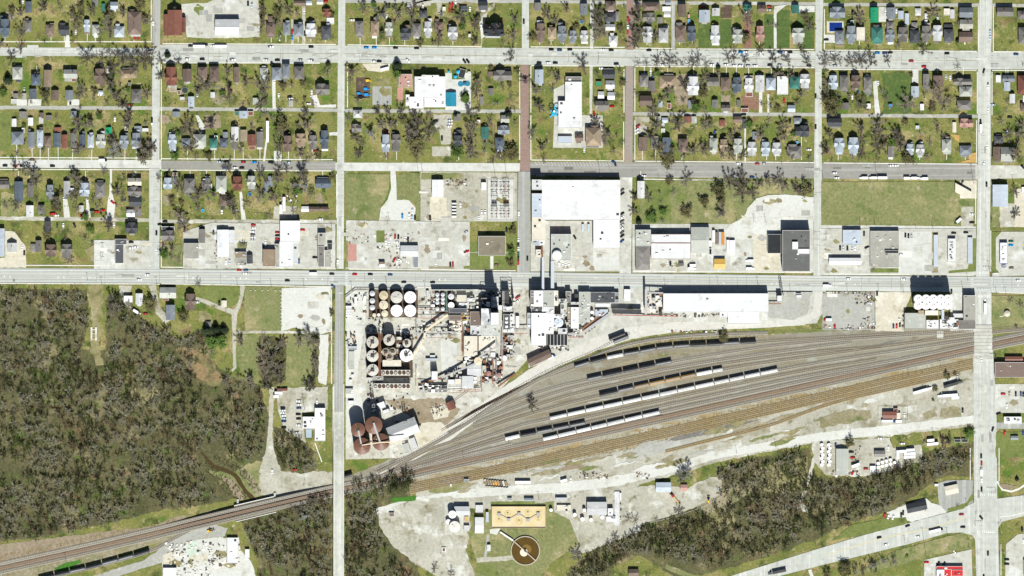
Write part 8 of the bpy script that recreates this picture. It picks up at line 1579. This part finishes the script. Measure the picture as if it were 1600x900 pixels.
for x, y in [(159, 444), (137, 438), (245, 444), (309, 446), (371, 445), (424, 447), (475, 447), (549.5, 451), (664, 450), (968, 447), (1039, 445), (1122, 444), (1184, 444), (1235, 456), (1324, 455), (1373, 455), (1412, 457), (1504, 451), (1512, 438), (1557, 460), (1572, 460), (1545, 419), (604, 443), (519, 360), (518, 410), (139, 372), (158, 404), (383, 516), (518, 536), (724, 716), (795, 692), (606, 350), (608, 344), (570, 352), (1344, 353), (1354, 353), (1367, 352), (1431, 355), (1563, 360), (1457, 356), (1024, 348), (1079, 348), (1151, 345), (1178, 346), (1196, 346), (1212, 698), (1151, 708), (1420, 588), (1470, 574), (1330, 682), (1392, 692), (1458, 680), (824, 742), (842, 780), (1565, 824), (1480, 836), (1414, 848), (1510, 790), (1446, 798), (1535, 770), (476, 750), (422, 868), (103, 875), (660, 268), (674, 350), (928, 75), (1286, 278), (1196, 174), (1410, 172), (1583, 285)]: pole(x, y)
for x, y, h in [(654, 272, 22), (774, 277, 24), (792, 277, 24), (938, 276, 22), (1072, 279, 22), (1225, 280, 22), (1371, 282, 22), (1521, 286, 24), (1447, 869, 36), (1563, 835, 16), (1514, 855, 12), (476, 640, 20), (516, 540, 20)]: pole(x, y, h, 2)
def signal(x, y, L, ang, label):
    t = empty("traffic_signal", W(x, y), ang); mb = MB(); mb.cyl(0, 0, 0, 6.2, .18, .14, 8); mb.build("mast", [STEEL], t); mb = MB(); mb.bar((0, 0, 6), (L, 0, 6.3), .16); mb.build("arm", [STEEL], t)
    for k in (.5, .75, .97): mb = MB(); mb.box(L * k - .2, -.2, 5.4, L * k + .2, .2, 6.4); mb.build("signal_head", [carm("k")], t)
    tag(t, label, "traffic signal", "traffic signals")
signal(1549, 457.5, 13, math.pi, "traffic signal arm below the highway crossing at right"); signal(1556, 768.5, 8, math.pi, "traffic signal arm above the bottom road crossing"); signal(1524, 821, 7, 0, "traffic signal arm below the bottom road crossing"); signal(1549, 423, 7, math.pi, "traffic signal arm above the highway crossing at right"); signal(1556, 559, 5, math.pi, "crossing signal arm beside the level crossing"); signal(517, 448, 7, 0, "traffic signal arm at the middle highway crossing")
for i, (x, y) in enumerate(((160.5, 386), (160.5, 401))):
    t = empty("canopy_lamp", W(x, y)); mb = MB(); mb.cyl(0, 0, 0, 6, .15, .1, 8); mb.build("pole", [DARKST], t); mb = MB(); mb.bar((-1.6, 0, 6), (1.6, 0, 6), .35, .2); mb.build("lamp_head", [DARKST], t); tag(t, f"lamp post on the pale forecourt, {'upper' if not i else 'lower'} of two", "lamp post", "forecourt lamps")
# machines by the clearing
def machine(x, y, ang, col, label, name, log=False):
    t = empty(name, W(x, y), math.radians(ang)); mb = MB(); loft(mb, [(-2.6, 1.1, .8, 2.0), (1.2, 1.1, .8, 2.0)]); mb.build("body", [carm(col)], t); mb = MB(); mb.box(-.6, -.7, 2.0, .9, .7, 3.2); mb.build("cab", [GLASS], t)
    mb = MB(); wheels(mb, (-1.7, 1.7), 1.0, .75, 0, .5); mb.build("tyres", [TYRE], t); mb = MB()
    if log: mb.bar((-2, 0, 1.4), (-12, 0, 1.4), 1.6, .8); mb.build("log_trailer", [mat("pale_logs", (.45, .33, .15), .9, .2)], t)
    else: mb.bar((1.2, 0, 1.6), (3.6, 0, .8), .4); mb.box(3.3, -1.3, .2, 4.2, 1.3, 1.2); mb.build("bucket", [DARKST], t)
    tag(t, label, "machine")
machine(1050, 773, 128, 'r', "red tractor pulling a pale log trailer", "tractor", True); machine(1107, 781, 90, 'y', "yellow loader in the gravel clearing", "wheel_loader"); machine(328, 829, 20, 'y', "yellow loader below the railway bridge", "wheel_loader"); block(608, 801, 616, 807, 2.2, 'n', "brown container on the left gravel clearing", "container", "container"); block(690, 855, 697, 863, 1.0, 'w', "white frame with brown pit on the clearing", "open_pit", "frame"); block(691.3, 856.5, 695.7, 861.5, 1.15, 'r', "brown pit inside the white frame on the clearing", "pit", "pit", metal=False); block(725, 748.5, 732.5, 753, 2.5, 'b', "dark blue container on the grass island", "container", "container"); block(703, 756, 706, 761, .6, 'w', "white slab on the grass island", "slab", "slab", metal=False)
# steam drifting over the mill
st = MB()
for i, (x, y, z, r) in enumerate(((768, 520, 30, 3.6), (764, 516, 33, 4.6), (760, 511, 37, 4.2), (770, 513, 35, 3.4), (757, 519, 31, 3.0))):
    X, Y, _ = W(x, y); bm = bmesh.new(); bmesh.ops.create_icosphere(bm, subdivisions=3, radius=r, matrix=Matrix.Translation((X, Y, z)))
    st.add([tuple(v.co + Vector((mnoise.noise(v.co * .35), mnoise.noise(v.co * .35 + Vector((5, 1, 2))), mnoise.noise(v.co * .4))) * 1.2) for v in bm.verts], [tuple(v.index for v in f.verts) for f in bm.faces]); bm.free()
sm = bpy.data.materials.new("steam"); sm.use_nodes = True; sm.node_tree.nodes.clear(); so = sm.node_tree.nodes.new("ShaderNodeOutputMaterial"); sv = sm.node_tree.nodes.new("ShaderNodeVolumePrincipled"); sv.inputs["Density"].default_value = .07; sv.inputs["Color"].default_value = (.95, .96, .98, 1); sm.node_tree.links.new(sv.outputs[0], so.inputs[1])
o = st.build("steam", [sm]); o["kind"] = "stuff"; o["label"] = "thin white steam drifting above the stained mill roof"
finish_labels()
